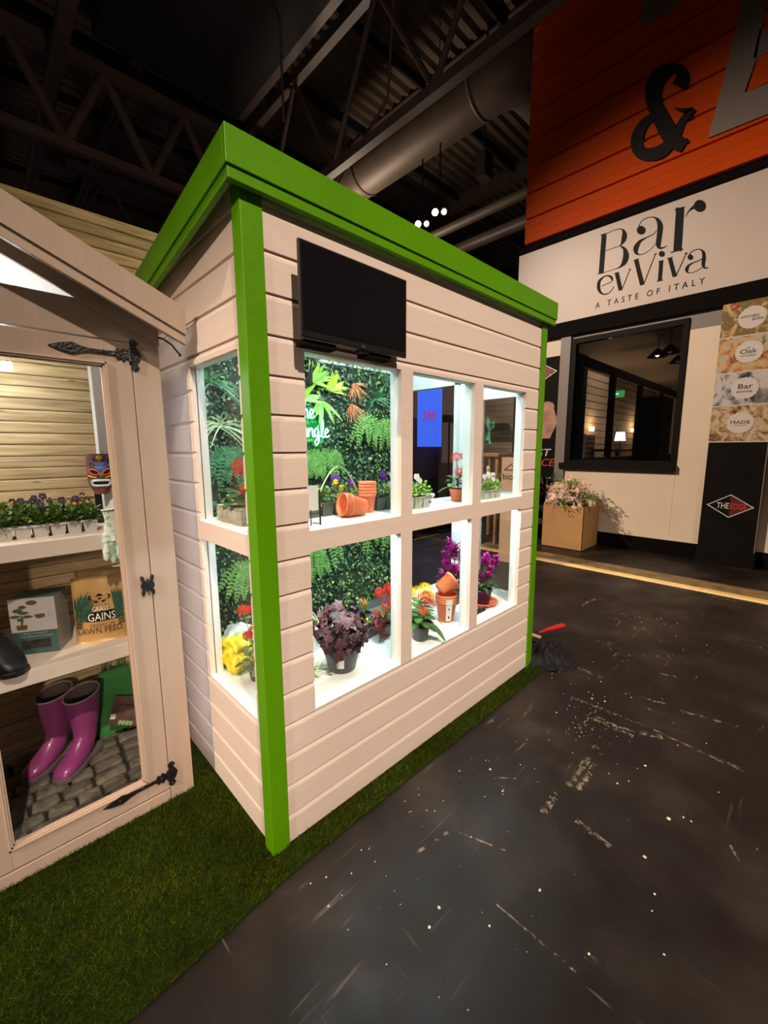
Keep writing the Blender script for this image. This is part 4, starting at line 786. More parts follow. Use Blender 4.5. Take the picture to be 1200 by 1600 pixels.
# posters
def food(name, cols, scale, seed):
    m = bpy.data.materials.new(name); m.use_nodes = True; nt = m.node_tree; N = nt.nodes; L = nt.links; b = N['Principled BSDF']; b.inputs['Roughness'].default_value = 0.4
    tc = N.new('ShaderNodeTexCoord'); mp = N.new('ShaderNodeMapping'); mp.inputs['Location'].default_value = (seed, seed*1.7, seed*0.3); L.new(tc.outputs['Object'], mp.inputs[0])
    v = N.new('ShaderNodeTexNoise'); v.inputs['Scale'].default_value = scale; v.inputs['Detail'].default_value = 3; v.inputs['Distortion'].default_value = 1.4; L.new(mp.outputs[0], v.inputs['Vector'])
    r = N.new('ShaderNodeValToRGB'); e = r.color_ramp.elements
    e[0].position = 0.3; e[0].color = (*cols[0], 1); e[1].position = 0.72; e[1].color = (*cols[-1], 1)
    for i in range(1, len(cols)-1): el = e.new(0.3+0.42*i/(len(cols)-1)); el.color = (*cols[i], 1)
    L.new(v.outputs['Fac'], r.inputs['Fac']); L.new(r.outputs['Color'], b.inputs['Base Color']); return m
PF = [food('burger_print', [(0.08, 0.03, 0.012), (0.30, 0.12, 0.03), (0.12, 0.14, 0.04), (0.50, 0.27, 0.09), (0.68, 0.52, 0.32)], 9, 1.0),
      food('fish_dish_print', [(0.10, 0.04, 0.02), (0.48, 0.19, 0.06), (0.60, 0.36, 0.15), (0.50, 0.44, 0.36), (0.12, 0.16, 0.05)], 8, 5.0),
      food('bar_scene_print', [(0.03, 0.035, 0.045), (0.20, 0.19, 0.19), (0.52, 0.47, 0.44), (0.60, 0.55, 0.52), (0.22, 0.05, 0.03)], 5, 9.0),
      food('cakes_print', [(0.10, 0.045, 0.02), (0.34, 0.18, 0.09), (0.56, 0.42, 0.24), (0.62, 0.50, 0.32)], 10, 13.0)]
BADGE = mat('white_badge', (0.66, 0.58, 0.52), 0.5)
PCY = [(-0.52, 2.913), (-0.528, 2.535), (-0.528, 2.128), (-0.524, 1.733)]
PZ = [(2.728, 3.105), (2.322, 2.716), (1.945, 2.312), (1.518, 1.934)]
PL = ['food poster with a red cherry and slanted badge lettering, topmost on the pillar', 'orange-brown food poster, second from the top on the black pillar', 'greyish white poster with a round badge, third down the pillar', 'beige poster of tray cakes, lowest of the posters on the pillar']
for k in range(4):
    cy, cz = PCY[k]; z0, z1 = PZ[k]
    t = thing('food_poster', PL[k], 'poster', (5.978, -0.52, z0), 0, 'posters on the black pillar')
    m = M(); m.box((5.972, -0.795, z0), (5.980, -0.243, z1)); m.build('print', PF[k], t, world=True)
    m = M(); m.box((5.971, -0.797, z0-0.012), (5.9805, -0.241, z0)); m.build('white_edge', BADGE, t, world=True)
    m = M(); pts = []
    for q in range(80): r_ = 0.125*(1+0.035*math.cos(q*PI/2)); pts.append((5.9680, cy+r_*math.cos(2*PI*q/80), cz+r_*0.98*math.sin(2*PI*q/80)))
    m.prism(pts, (0.0035, 0, 0)); m.build('badge', BADGE, t, world=True)
    O = lambda dy, dz: (5.9675, cy-dy, cz+dz)
    if k == 0:
        text('lettering', 'KITCHEN', O(-0.10, 0.0), PR, PU, 0.028, INK, t, width=0.16, depth=0.001, shear=0.25); text('lettering', '&GRILL', O(0.0, -0.035), PR, PU, 0.026, INK, t, width=0.11, depth=0.001, shear=0.25)
        m = M(); m.tube([(5.973, -0.36, 3.085), (5.973, -0.36, 3.10)], 0.004, 6); m.ball((5.971, -0.36, 3.06), 0.028, 12, 8, sc=(0.15, 1, 1)); m.build('cherry_print', REDINK, t, world=True)
    elif k == 1:
        text('lettering', 'THE', O(-0.03, 0.035), PR, PU, 0.014, INK, t, depth=0.001); text('lettering', 'Oak', O(-0.08, -0.018), PR, PU, 0.05, INK, t, width=0.15, depth=0.001); text('lettering', 'KITCHEN', O(-0.07, -0.05), PR, PU, 0.018, INK, t, width=0.13, depth=0.001)
    elif k == 2:
        text('lettering', 'Bar', O(-0.06, -0.005), PR, PU, 0.055, INK, t, width=0.13, depth=0.001); text('lettering', 'evviva', O(-0.07, -0.05), PR, PU, 0.03, INK, t, width=0.14, depth=0.001)
    else:
        text('lettering', 'MADE', O(-0.09, -0.012), PR, PU, 0.038, INK, t, width=0.18, depth=0.001)
        m = M(); m.box((5.9670, cy-0.06, cz-0.032), (5.9678, cy+0.06, cz-0.028)); m.build('underline', INK, t, world=True)
def diamond(t, cy, cz, hw, hh, x):
    m = M(); k = 0.93
    o_ = [(cy+hw, cz), (cy, cz+hh), (cy-hw, cz), (cy, cz-hh)]; i_ = [(cy+hw*k, cz), (cy, cz+hh*k), (cy-hw*k, cz), (cy, cz-hh*k)]
    for a in range(4):
        b = (a+1) % 4; m.prism([(x-0.002, *o_[a]), (x-0.002, *o_[b]), (x-0.002, *i_[b]), (x-0.002, *i_[a])], (0.0018, 0, 0))
    m.build('diamond_outline', WHITEINK, t, world=True)
    m = M(); m.prism([(x-0.0015, cy, cz+hh*k), (x-0.0015, cy-hw*k, cz), (x-0.0015, cy, cz-hh*k)], (0.0013, 0, 0)); m.build('diamond_half', mat('dark_red_print', (0.10, 0.012, 0.01), 0.5), t, world=True)
    text('lettering', 'THE', (x-0.002, cy+hw*0.56, cz-hh*0.24), PR, PU, hh*0.50, WHITEINK, t, width=hw*0.53, depth=0.0015); text('lettering', 'EDGE', (x-0.002, cy-hw*0.02, cz-hh*0.24), PR, PU, hh*0.48, REDINK, t, width=hw*0.68, depth=0.0015)
t = thing('pillar_logo_sign', 'red, white and black diamond logo low on the black pillar', 'sign', (5.98, -0.52, 0.74)); diamond(t, -0.52, 0.738, 0.226, 0.143, 5.980)
# hanging banner beside the shed
t = thing('vinyl_banner', 'black banner with diamond logo, clasped hands and BEST SERVICE wording', 'banner', (X-0.01, 2.1, 0.25))
m = M(); m.box((X-0.012, 1.70, 0.30), (X-0.002, 2.455, 2.85)); m.build('vinyl_sheet', BANNERM, t, world=True)
diamond(t, 2.07, 2.63, 0.33, 0.19, X-0.0125)
bx = X-0.0140
text('lettering', 'BEST', (bx, 2.20, 1.32), PR, PU, 0.115, WHITEINK, t, width=0.43, shear=0.2); text('lettering', 'SERVICE', (bx, 2.36, 1.16), PR, PU, 0.12, REDINK, t, width=0.66, shear=0.2)
text('lettering', '&', (bx, 2.05, 1.03), PR, PU, 0.08, WHITEINK, t); text('lettering', 'GREAT', (bx, 2.25, 0.86), PR, PU, 0.12, WHITEINK, t, width=0.50, shear=0.2); text('lettering', 'FOOD', (bx, 2.15, 0.70), PR, PU, 0.12, REDINK, t, width=0.42, shear=0.2); text('lettering', 'HERE', (bx, 2.15, 0.42), PR, PU, 0.10, WHITEINK, t, width=0.40, shear=0.2)
SKINP = mat('hand_print', (0.42, 0.22, 0.15), 0.6, var=0.35, vscale=7)
m = M()
hand = [(2.35, 2.20), (2.05, 2.23), (1.95, 2.17), (1.86, 2.18), (1.78, 2.15), (1.755, 2.10), (1.76, 2.06), (1.735, 1.98), (1.70, 1.90), (1.715, 1.80), (1.75, 1.72), (1.79, 1.64), (1.92, 1.62), (2.35, 1.56)]
m.prism([(X-0.0130, a, b) for a, b in hand], (0.001, 0, 0)); 
for z, y1 in ((1.97, 1.80), (1.83, 1.77), (1.70, 1.80)): m.prism([(X-0.0142, 2.1, z), (X-0.0142, y1, z-0.01), (X-0.0142, y1-0.02, z-0.05), (X-0.0142, y1, z-0.10), (X-0.0142, 2.1, z-0.095)], (0.001, 0, 0))
m.build('hands_print', SKINP, t, world=True)
# brass trim strips and platform
m = M(); m.prism([(4.72, -5, 0.0), (4.97, -5, 0.0), (4.97, -5, 0.020), (4.90, -5, 0.020), (4.89, -5, 0.012), (4.86, -5, 0.012), (4.85, -5, 0.018), (4.78, -5, 0.016), (4.75, -5, 0.006)], (0, 7.2, 0)); m.build('trim_5', DULLBRASS)['kind'] = 'structure'
m = M(); m.prism([(4.58, -5, 0.0), (4.685, -5, 0.0), (4.685, -5, 0.014), (4.60, -5, 0.014)], (0, 7.2, 0)); m.build('trim_6', BRASS)['kind'] = 'structure'

# cardboard planter
CARD = mat('brown_cardboard', (0.44, 0.235, 0.085), 0.7, var=0.08, vscale=5, bump=0.06, bscale=30)
cb = thing('cardboard_box', 'brown cardboard box full of pink blossom by the bar wall', 'box', (5.73, 1.28, 0))
m = M(); x0, x1, y0, y1, h, th = -0.285, 0.295, -0.297, 0.297, 0.63, 0.008
m.box((x0, y0, 0), (x1, y1, th)); m.box((x0, y0, 0), (x0+th, y1, h)); m.box((x1-th, y0, 0), (x1, y1, h)); m.box((x0, y0, 0), (x1, y0+th, h)); m.box((x0, y1-th, 0), (x1, y1, h)); m.build('carton', CARD, cb)
m = M(); m.box((x0+0.02, y0+0.02, 0.45), (x1-0.02, y1-0.02, 0.53)); m.build('filling', SOIL, cb)
r3 = random.Random(11)
pk = thing('blossom_plant', 'pale pink artificial blossom spilling over the cardboard box', 'plant', (5.73, 1.28, 0.53))
m = M(); m2 = M(); m3 = M()
for i in range(90):
    a = r3.uniform(0, 2*PI); ph = r3.uniform(0.0, 1.35); R = r3.uniform(0.25, 0.43)
    d = Vector((math.cos(a)*math.sin(ph)*0.95, math.sin(a)*math.sin(ph)*1.05, math.cos(ph)*1.05)); p = d*R+Vector((0, 0, 0.02))
    if d.z < 0.35: p.z = max(p.z, 0.12)
    p.x = min(p.x, 0.20)
    m3.tube([(0, 0, 0), d*R*0.5+Vector((0, 0, 0.03)), p], [0.004, 0.003, 0.002], 4)
    tgt = m if r3.random() < 0.64 else m2
    for q in range(19 if tgt is m else 12):
        v = p+Vector((r3.gauss(0, 0.035), r3.gauss(0, 0.035), r3.gauss(0, 0.025)))
        dd = (v-Vector((0, 0, -0.1))).normalized()+Vector((r3.gauss(0, 0.6), r3.gauss(0, 0.6), r3.gauss(0, 0.6)))
        if tgt is m:
            for pq in range(4):
                an = pq*PI/2; o1 = dd.orthogonal().normalized(); o2 = dd.normalized().cross(o1)
                m.leaf(v, o1*math.cos(an)+o2*math.sin(an), dd, 0.030, 0.025, 0.1, 0.2, 1, 0, 2)
        else: m2.leaf(v, dd, (0, 0, 1), 0.05, 0.022, 0.2, 0.2, 2)
m.build('blossom', PINKP, pk); m2.build('foliage', LEAFL, pk); m3.build('stems', LEAFD, pk)
pk2 = thing('conifer_sprig', 'dark green bushy foliage at the back left of the cardboard box', 'plant', (5.80, 1.52, 0.53))
m = M()
for i in range(420):
    a = r3.uniform(0, 2*PI); ph = r3.uniform(0, 1.5); d = Vector((math.cos(a)*math.sin(ph), math.sin(a)*math.sin(ph), math.cos(ph))); p = Vector((0, 0.06, 0.33))+Vector((d.x*0.15, d.y*0.22, d.z*0.20))*r3.uniform(0.5, 1)
    m.leaf(p, d+Vector((0, 0, 0.4)), (0, 0, 1), 0.06, 0.012, 0.1, 0.2, 1)
m.tube([(0, 0, 0), (0, 0.02, 0.35)], 0.01, 6); m.build('foliage', LEAFD, pk2)
sp = thing('trailing_sprig', 'thin dark sprig trailing out at the right of the cardboard box', 'plant', (5.90, 0.98, 0.60))
m = M(); pts = [(0, 0.05, 0.0), (0.02, -0.04, 0.10), (0.03, -0.13, 0.12), (0.03, -0.22, 0.07), (0.02, -0.27, 0.0)]
m.tube(pts, 0.003, 5)
for k in range(16):
    q = r3.uniform(0, 3.99); i = int(q); p = Vector(pts[i]).lerp(Vector(pts[i+1]), q-i); m.leaf(p, (r3.gauss(0, 1), r3.gauss(0, 1), r3.gauss(0, 1)), (1, 0, 0), 0.035, 0.018, 0.3, 0.1, 2)
m.build('foliage', LEAFD, sp)

# ------------------------------------------------------------------ hall behind the shed
m = M(); z = 0.0
while z < 3.3: m.box((6.9, 2.50, z+0.005), (6.94, 3.85, z+0.115)); z += 0.12
bk = solo('slatted_kiosk_wall', m, SLATW, 'pale slatted timber wall seen through the right shed windows', 'wall')
m = M(); m.box((6.6, 3.0, 1.78), (6.88, 3.6, 1.92)); solo('dark_shelf_box', m, BLKM, 'dark shelf box on the slatted wall behind the shed', 'shelf')
m = M(); m.box((6.3, 2.6, 0), (6.85, 3.8, 1.38)); solo('dark_counter', m, mat('dark_brown_counter', (0.05, 0.035, 0.03), 0.5), 'dark counter in front of the slatted wall', 'counter')
BLUEG = glow('blue_banner_glow', (0.06, 0.16, 1.0), 0.8)  # fabric glows by itself, its brightness put into the material
t = thing('hanging_banner', 'bright blue hanging banner with small red back to front lettering', 'banner', (6.9, 5.0, 1.49))
m = M(); m.box((-0.40, 0.0, 0.0), (0.45, 0.01, 1.75)); m.build('fabric', BLUEG, t)
REDG = mat('banner_red_print', (0.6, 0.02, 0.08), 0.5, emit=(0.8, 0.02, 0.08), estr=0.5)  # print given a glow of its own to go with the fabric
text('lettering', 'nec', (6.9+0.20, 4.998, 1.49+0.62), (-1, 0, 0), (0, 0, 1), 0.16, REDG, t, width=0.42, depth=-0.003)
t = thing('floodlight_stand', 'twin headed dark floodlight on a thin stand behind the shed', 'floodlight', (6.58, 4.2, 0))
m = M(); m.tube([(0, 0, 0.1), (0, 0, 2.02)], 0.018, 8); m.build('stand_pole', BLKM, t)
for a in (0, 2*PI/3, 4*PI/3): m = M(); m.tube([(0, 0, 0.45), (0.35*math.cos(a), 0.35*math.sin(a), 0.01)], 0.012, 6); m.build('leg', BLKM, t)
for dx in (-0.09, 0.09): m = M(); m.box((dx-0.07, -0.04, 1.98), (dx+0.07, 0.06, 2.13)); m.build('lamp_head', BLKM, t)
m = M(); m.box((7.35, 5.02, 0), (7.40, 8.0, 2.2)); m.box((5.2, 6.4, 0), (7.35, 6.45, 1.7)); solo('grey_screen', m, mat('grey_fabric_screen', (0.16, 0.125, 0.15), 0.8), 'dull grey partition screen below the blue banner', 'screen')
t = thing('oak_side_table', 'oak side table seen through the right shed window', 'table', (5.3, 2.15, 0))
m = M(); m.box((-0.4, -0.12, 1.33), (0.3, 0.45, 1.375)); m.build('tabletop', TABLEW, t)
m = M(); m.box((-0.36, -0.08, 1.02), (0.26, 0.41, 1.05)); m.build('shelf', TABLEW, t)
for a in (-0.36, 0.24):
    for b in (-0.09, 0.40): m = M(); m.box((a, b, 0), (a+0.04, b+0.04, 1.33)); m.build('leg', TABLEW, t)
t = thing('cardboard_carton', 'closed brown cardboard carton with a black triangle print behind the shed', 'box', (4.30, 1.40, 0.0))
m = M(); m.box((-0.10, -0.20, 0.0), (0.06, 0.16, 1.335)); m.build('carton', mat('pale_cardboard', (0.48, 0.33, 0.21), 0.7, var=0.06, vscale=4), t)
text('lettering', 'bio', (4.199, 1.54, 1.06), PR, PU, 0.08, INK, t, depth=0.001)
m = M(); m.tube([(-0.102, 0.12, 1.18), (-0.102, 0.02, 1.26), (-0.102, -0.02, 1.18), (-0.102, 0.12, 1.18)], 0.005, 4); m.build('printed_mark', INK, t)
t = thing('pallet', 'dark low pallet on the floor behind the shed', 'pallet', (5.0, 3.6, 0))
for k in range(5): m = M(); m.box((-0.7, -0.4+k*0.2, 0.12), (0.7, -0.26+k*0.2, 0.14)); m.build('deck_board', BLKM, t)
for k in range(3): m = M(); m.box((-0.7+k*0.63, -0.4, 0.0), (-0.6+k*0.63, 0.54, 0.12)); m.build('bearer', BLKM, t)
m = M(); m.box((4.2, 3.18, 0.001), (5.0, 3.205, 0.003)); solo('floor_tape', m, mat('yellow_tape', (0.6, 0.42, 0.10), 0.5), 'strip of yellow tape on the floor behind the shed', 'tape')
# ------------------------------------------------------------------ plant helpers
R4 = random.Random(21)
def rv(s=1.0): return Vector((R4.gauss(0, s), R4.gauss(0, s), R4.gauss(0, s)))
def bush(m, c, rx, ry, h, n, L, W, mi=0, shape=0, lift=0.3, droop=0.3, seg=3, inner=0.25):
    """leaves radiating from the centre of a mound"""
    c = Vector(c)
    for i in range(n):
        a = R4.uniform(0, 2*PI); ph = math.acos(R4.uniform(0.0, 1.0)); k = R4.uniform(inner, 1.0)
        d = Vector((math.cos(a)*math.sin(ph), math.sin(a)*math.sin(ph), math.cos(ph)))
        p = c+Vector((d.x*rx*k, d.y*ry*k, d.z*h*k)); l = L*R4.uniform(0.7, 1.2)
        dd = (d+Vector((0, 0, lift))+rv(0.25)).normalized()
        m.leaf(p, dd, (Vector((0, 0, 1))+rv(0.3)), l, W*R4.uniform(0.8, 1.2), droop, 0.2, seg, mi, shape)
def pansy(m, p, nrm, s, face=0, mid=1, eye=2):
    p = Vector(p); n = Vector(nrm).normalized(); a = n.orthogonal().normalized(); b = n.cross(a)
    u = Vector((0, 0, 1))-n*n.z
    if u.length > 0.1: b = u.normalized(); a = b.cross(n)
    for dx, dy, r, mi, off in ((-0.35, 0.42, 0.55, face, 0), (0.35, 0.42, 0.55, face, 0.02), (-0.5, -0.1, 0.48, face, 0.06), (0.5, -0.1, 0.48, face, 0.08), (0, -0.5, 0.55, mid, 0.12)):
        c = p+a*dx*s+b*dy*s+n*off*s
        m.add([c+n*0.05*s]+[c+(a*math.cos(t)+b*math.sin(t))*r*s+n*R4.uniform(-0.12, 0.06)*s for t in [2*PI*k/8 for k in range(8)]], [(0, k+1, (k+1) % 8+1) for k in range(8)], mi, True)
    m.disc(p+n*0.2*s-b*0.05*s, n, 0.16*s, 6, eye)
def floret_head(m, c, r, h, n, s, mi=0, dirn=(0, 0, 1)):
    c = Vector(c); q = Vector(dirn).normalized().to_track_quat('Z', 'X')
    for i in range(n):
        z = 1-(i+0.5)/n*0.95; a = i*2.39996; sr = math.sqrt(max(0, 1-z*z)); d = q @ Vector((math.cos(a)*sr, math.sin(a)*sr, z)); p = c+q @ Vector((math.cos(a)*sr*r, math.sin(a)*sr*r, z*h))
        o1 = d.orthogonal().normalized(); o2 = d.cross(o1); t0 = R4.uniform(0, 1.5); p = p+d*R4.uniform(-0.25, 0.12)*r
        for k in range(4):
            an = t0+k*PI/2; e = (o1*math.cos(an)+o2*math.sin(an))
            m.leaf(p, e+d*0.3, d, s, s*0.7, 0.0, 0.1, 1, mi, 2)
def pot_prof(r0, r1, h, rim=0.012, lip=0.004, th=0.0025):
    return [(0, 0.002), (r0-0.004, 0.0), (r0, 0.003), (r1, h-rim), (r1+lip, h-rim), (r1+lip, h), (r1-th, h), (r1-th-0.001, h-rim), (r0-th, 0.006), (0, 0.006)]
def pot(par, r0, r1, h, mt, name='pot', soil=True, world=None, **k):
    m = M(); m.lathe(pot_prof(r0, r1, h, **k), 28); o = m.build(name, mt, par)
    if soil: m = M(); m.lathe([(r1*0.97-0.003, h-0.014), (r1*0.6, h-0.009), (0, h-0.006)], 20); m.build('soil', SOIL, par)
    return o
def paddle(m, p, d, L, W, mi=0, droop=0.35): m.leaf(p, d, (0, 0, 1), L, W, droop, 0.15, 4, mi, 2)

def kalanchoe(name, label, loc, r0, r1, h, pmt, heads, height=0.13, leafn=18, heads_mt=None, leafL=0.075, group=None):
    t = thing(name, label, 'potted plant', loc, 0, group)
    if pmt: pot(t, r0, r1, h, pmt)
    m = M()
    for i in range(leafn):
        a = i*2.4; z = h+0.005+0.055*i/leafn; el = 0.2+0.6*i/leafn
        paddle(m, (0.01*math.cos(a), 0.01*math.sin(a), z), (math.cos(a), math.sin(a), el+R4.uniform(-0.2, 0.2)), leafL*R4.uniform(0.75, 1.15), leafL*0.58, 0, 0.45)
    m.build('leaves', LEAFM, t)
    ms = M(); by = {}
    for (x, y, z, r, mt) in heads:
        ms.tube([(x*0.15, y*0.15, h+0.01), (x*0.6, y*0.6, h+(z-h)*0.6), (x, y, z-r*0.3)], [0.003, 0.0025, 0.002], 5)
        q = by.setdefault(mt.name, (M(), mt)); floret_head(q[0], (x, y, z-r*0.3), r, r*0.8, int(52*(r/0.03)), 0.0098, 0, (x*2, y*2, 0.12))
    ms.build('stems', LEAFM, t)
    for k, (q, mt) in by.items(): q.build('flower_heads', mt, t)
    return t
def pansy_pack(label, loc, cols, rows, cell, h, pmt, flowers, handle=None, group='pansy packs on the white shelves', rz=0, fol=46, fh=0.06, leafmt=None, tag_=False, name='pansy_pack'):
    t = thing(name, label, 'plant tray', loc, rz, group)
    W_, D_ = cols*cell, rows*cell
    m = M()
    for i in range(cols):
        for j in range(rows):
            cx, cy = -W_/2+cell*(i+0.5), -D_/2+cell*(j+0.5); a, b = cell*0.37, cell*0.475
            vs = [(cx+sx*a, cy+sy*a, 0) for sx, sy in ((-1, -1), (1, -1), (1, 1), (-1, 1))]+[(cx+sx*b, cy+sy*b, h-0.004) for sx, sy in ((-1, -1), (1, -1), (1, 1), (-1, 1))]
            m.add(vs, [(0, 3, 2, 1), (0, 1, 5, 4), (1, 2, 6, 5), (2, 3, 7, 6), (3, 0, 4, 7)])
    m.build('cells', pmt, t)
    m = M(); a, b = W_/2+0.003, D_/2+0.003
    m.box((-a, -b, h-0.006), (a, -b+0.004, h+0.002)); m.box((-a, b-0.004, h-0.006), (a, b, h+0.002)); m.box((-a, -b, h-0.006), (-a+0.004, b, h+0.002)); m.box((a-0.004, -b, h-0.006), (a, b, h+0.002)); m.build('rim', pmt, t)
    m = M()
    for i in range(cols):
        for j in range(rows):
            cx, cy = -W_/2+cell*(i+0.5), -D_/2+cell*(j+0.5); m.box((cx-cell*0.43, cy-cell*0.43, h-0.010), (cx+cell*0.43, cy+cell*0.43, h-0.003))
    m.build('soil', SOIL, t)
    m = M()
    for i in range(cols):
        for j in range(rows):
            cx, cy = -W_/2+cell*(i+0.5), -D_/2+cell*(j+0.5); bush(m, (cx, cy, h-0.003), cell*0.62, cell*0.62, fh, fol, 0.026, 0.016, 0, 0, 0.4, 0.3, 2, 0.3)
    m.build('foliage', leafmt or LEAFP, t)
    if flowers:
        mats = []; q = M()
        for (x, y, z, s, kind) in flowers:
            col = {'p': (PURP, PURP, YEL), 'py': (PURP, YEL, YEL), 'w': (WHITEP, WHITEP, YEL), 'wp': (WHITEP, PURP, YEL), 'd': (DARKPURP, DARKPURP, ORANGEP), 'do': (DARKPURP, ORANGEP, ORANGEP), 'y': (YEL, YEL, BLACKP)}[kind]
            ids = []
            for c in col:
                if c not in mats: mats.append(c)
                ids.append(mats.index(c))
            q.tube([(x, y, h), (x, y, z-s*0.4)], 0.0012, 4, ids[0]); pansy(q, (x, y-0.003, z), (-0.25, -1, 0.15), s, *ids)
        q.build('flowers', mats, t)
    if handle:
        m = M(); hw, hh, yy = handle
        pts = [(-hw+2*hw*k/14, yy, h+hh*math.sin(PI*k/14)) for k in range(15)]
        for k in range(14): m.bar(pts[k], pts[k+1], 0.008, 0.0018)
        m.build('handle', PALEGREEN, t)
    return t
PALEGREEN = mat('pale_plastic_handle', (0.42, 0.55, 0.36), 0.4)
PALEH = mat('cream_plastic_handle', (0.55, 0.50, 0.36), 0.4)

# ------------------------------------------------------------------ living wall and neon sign inside the shed
gw = thing('living_wall', 'artificial green leaf wall covering the back of the shed', 'plant wall', (0.9, 1.08, 0.0))
m = M(); m.box((0.105, 1.066, 0.03), (1.78, 1.081, 2.0)); m.build('backing_panel', mat('green_mesh_backing', (0.008, 0.022, 0.010), 0.9), gw, world=True)
m = M()
for i in range(10500):
    x = R4.uniform(0.105, 1.80)+R4.gauss(0, 0.004); z = R4.uniform(0.03, 2.02); y = 1.067-R4.uniform(0, 0.028)
    a = R4.uniform(0, 2*PI); d = Vector((math.cos(a), -0.45+R4.gauss(0, 0.3), math.sin(a)))
    sc = R4.uniform(0.7, 1.35)
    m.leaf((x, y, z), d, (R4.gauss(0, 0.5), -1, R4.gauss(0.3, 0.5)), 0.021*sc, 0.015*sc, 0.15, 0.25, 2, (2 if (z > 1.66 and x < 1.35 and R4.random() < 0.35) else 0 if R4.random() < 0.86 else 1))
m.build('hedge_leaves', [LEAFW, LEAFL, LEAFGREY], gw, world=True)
def fern(x, z, n=9, L=0.24, spread=1.1, mt=None, y=1.03):
    m = M()
    for k in range(n):
        a = -PI/2+spread*(k/(n-1)-0.5)*2+R4.uniform(-0.08, 0.08); l = L*R4.uniform(0.75, 1.1)
        prev = Vector((x, y, z)); dirx = math.cos(a); dirz = math.sin(a)+0.7
        seg = 13
        for s in range(seg):
            t = s/seg; v = Vector((dirx*0.9, -0.30*(1-t*1.6), dirz-1.9*t)).normalized()*(l/seg); p = prev+v
            wd = 0.038*math.sin(PI*min(1, 0.12+t*0.9))*R4.uniform(0.85, 1.1); sd = v.cross(Vector((0, 1, 0))).normalized()
            for sg in (-1, 1): m.leaf(prev, sd*sg+v.normalized()*0.35, (0, -1, 0.1), wd, 0.019, 0.1, 0.1, 2, 0, 1)
            prev = p
    m.build('fern', mt or FERN, gw, world=True)
fern(1.43, 1.68, 5, 0.29, 0.75); fern(1.63, 1.66, 5, 0.29, 0.75); fern(1.05, 1.42, 9, 0.25, 1.2); fern(0.84, 1.40, 8, 0.24, 1.0)
fern(1.03, 0.93, 5, 0.32, 0.55); fern(0.97, 0.80, 4, 0.28, 0.5); fern(1.42, 0.98, 5, 0.32, 0.55); fern(1.62, 0.97, 5, 0.34, 0.55); fern(0.5, 0.8, 8, 0.25, 1.0); fern(0.45, 1.45, 8, 0.25, 1.0, FERNDK)
def tuft(x, z, n, L, W, mt, ang=(0, PI), y=1.035, droop=0.6, name='spiky_tuft'):
    m = M()
    for k in range(n):
        a = R4.uniform(*ang); m.leaf((x+R4.gauss(0, 0.006), y, z+R4.gauss(0, 0.006)), (math.cos(a), -0.45+R4.gauss(0, 0.15), math.sin(a)), (0, -1, 0.3), L*R4.uniform(0.7, 1.1), W, droop, 0.15, 4, 0, 1)
    m.build(name, mt, gw, world=True)
tuft(1.34, 1.88, 24, 0.10, 0.008, RUST, (-2.6, 0.6), droop=0.4); tuft(1.32, 1.74, 28, 0.11, 0.008, RUST, (-2.9, -0.1), droop=0.4); tuft(1.40, 0.98, 14, 0.05, 0.008, RUST, (0, PI))
tuft(1.55, 1.80, 36, 0.17, 0.008, FERNDK, (-0.3, 3.4)); tuft(1.68, 1.93, 26, 0.14, 0.008, FERNDK, (-0.3, 3.4))
tuft(1.13, 1.83, 18, 0.13, 0.032, YLEAF, (-0.2, 2.2), droop=0.1, name='broad_leaf_cluster'); tuft(1.00, 1.87, 18, 0.13, 0.032, LEAFL, (-0.4, 2.0), droop=0.1, name='broad_leaf_cluster')
tuft(1.07, 1.75, 16, 0.15, 0.028, LEAFL, (-2.6, -0.3), droop=0.2, name='broad_leaf_cluster'); tuft(0.92, 1.75, 14, 0.15, 0.030, LEAFL, (0, 6.2), droop=0.2, name='broad_leaf_cluster')
tuft(0.36, 1.80, 26, 0.20, 0.008, FERNDK, (-0.5, 3.6)); tuft(0.40, 1.58, 26, 0.18, 0.008, PALEGRASS, (-0.5, 3.6)); tuft(0.60, 1.40, 22, 0.18, 0.008, FERNDK, (-0.5, 3.6))
m = M()
for dx in (0, 0.03, -0.02): m.tube([(0.97+dx, 1.02, 2.06), (0.98+dx*0.5, 1.0, 1.95), (0.97-dx, 1.03, 1.84)], [0.016, 0.012, 0.008], 7)
m.tube([(0.99, 1.01, 1.97), (1.06, 1.0, 2.04)], 0.004, 5); m.build('dark_twigs', SOIL, gw, world=True)
nm = glow('neon_tube_green_white', (0.30, 1.0, 0.72), 6.0)
ns = thing('neon_sign', 'glowing green script neon sign reading In the jungle on the leaf wall', 'neon sign', (0.95, 1.0, 1.5))
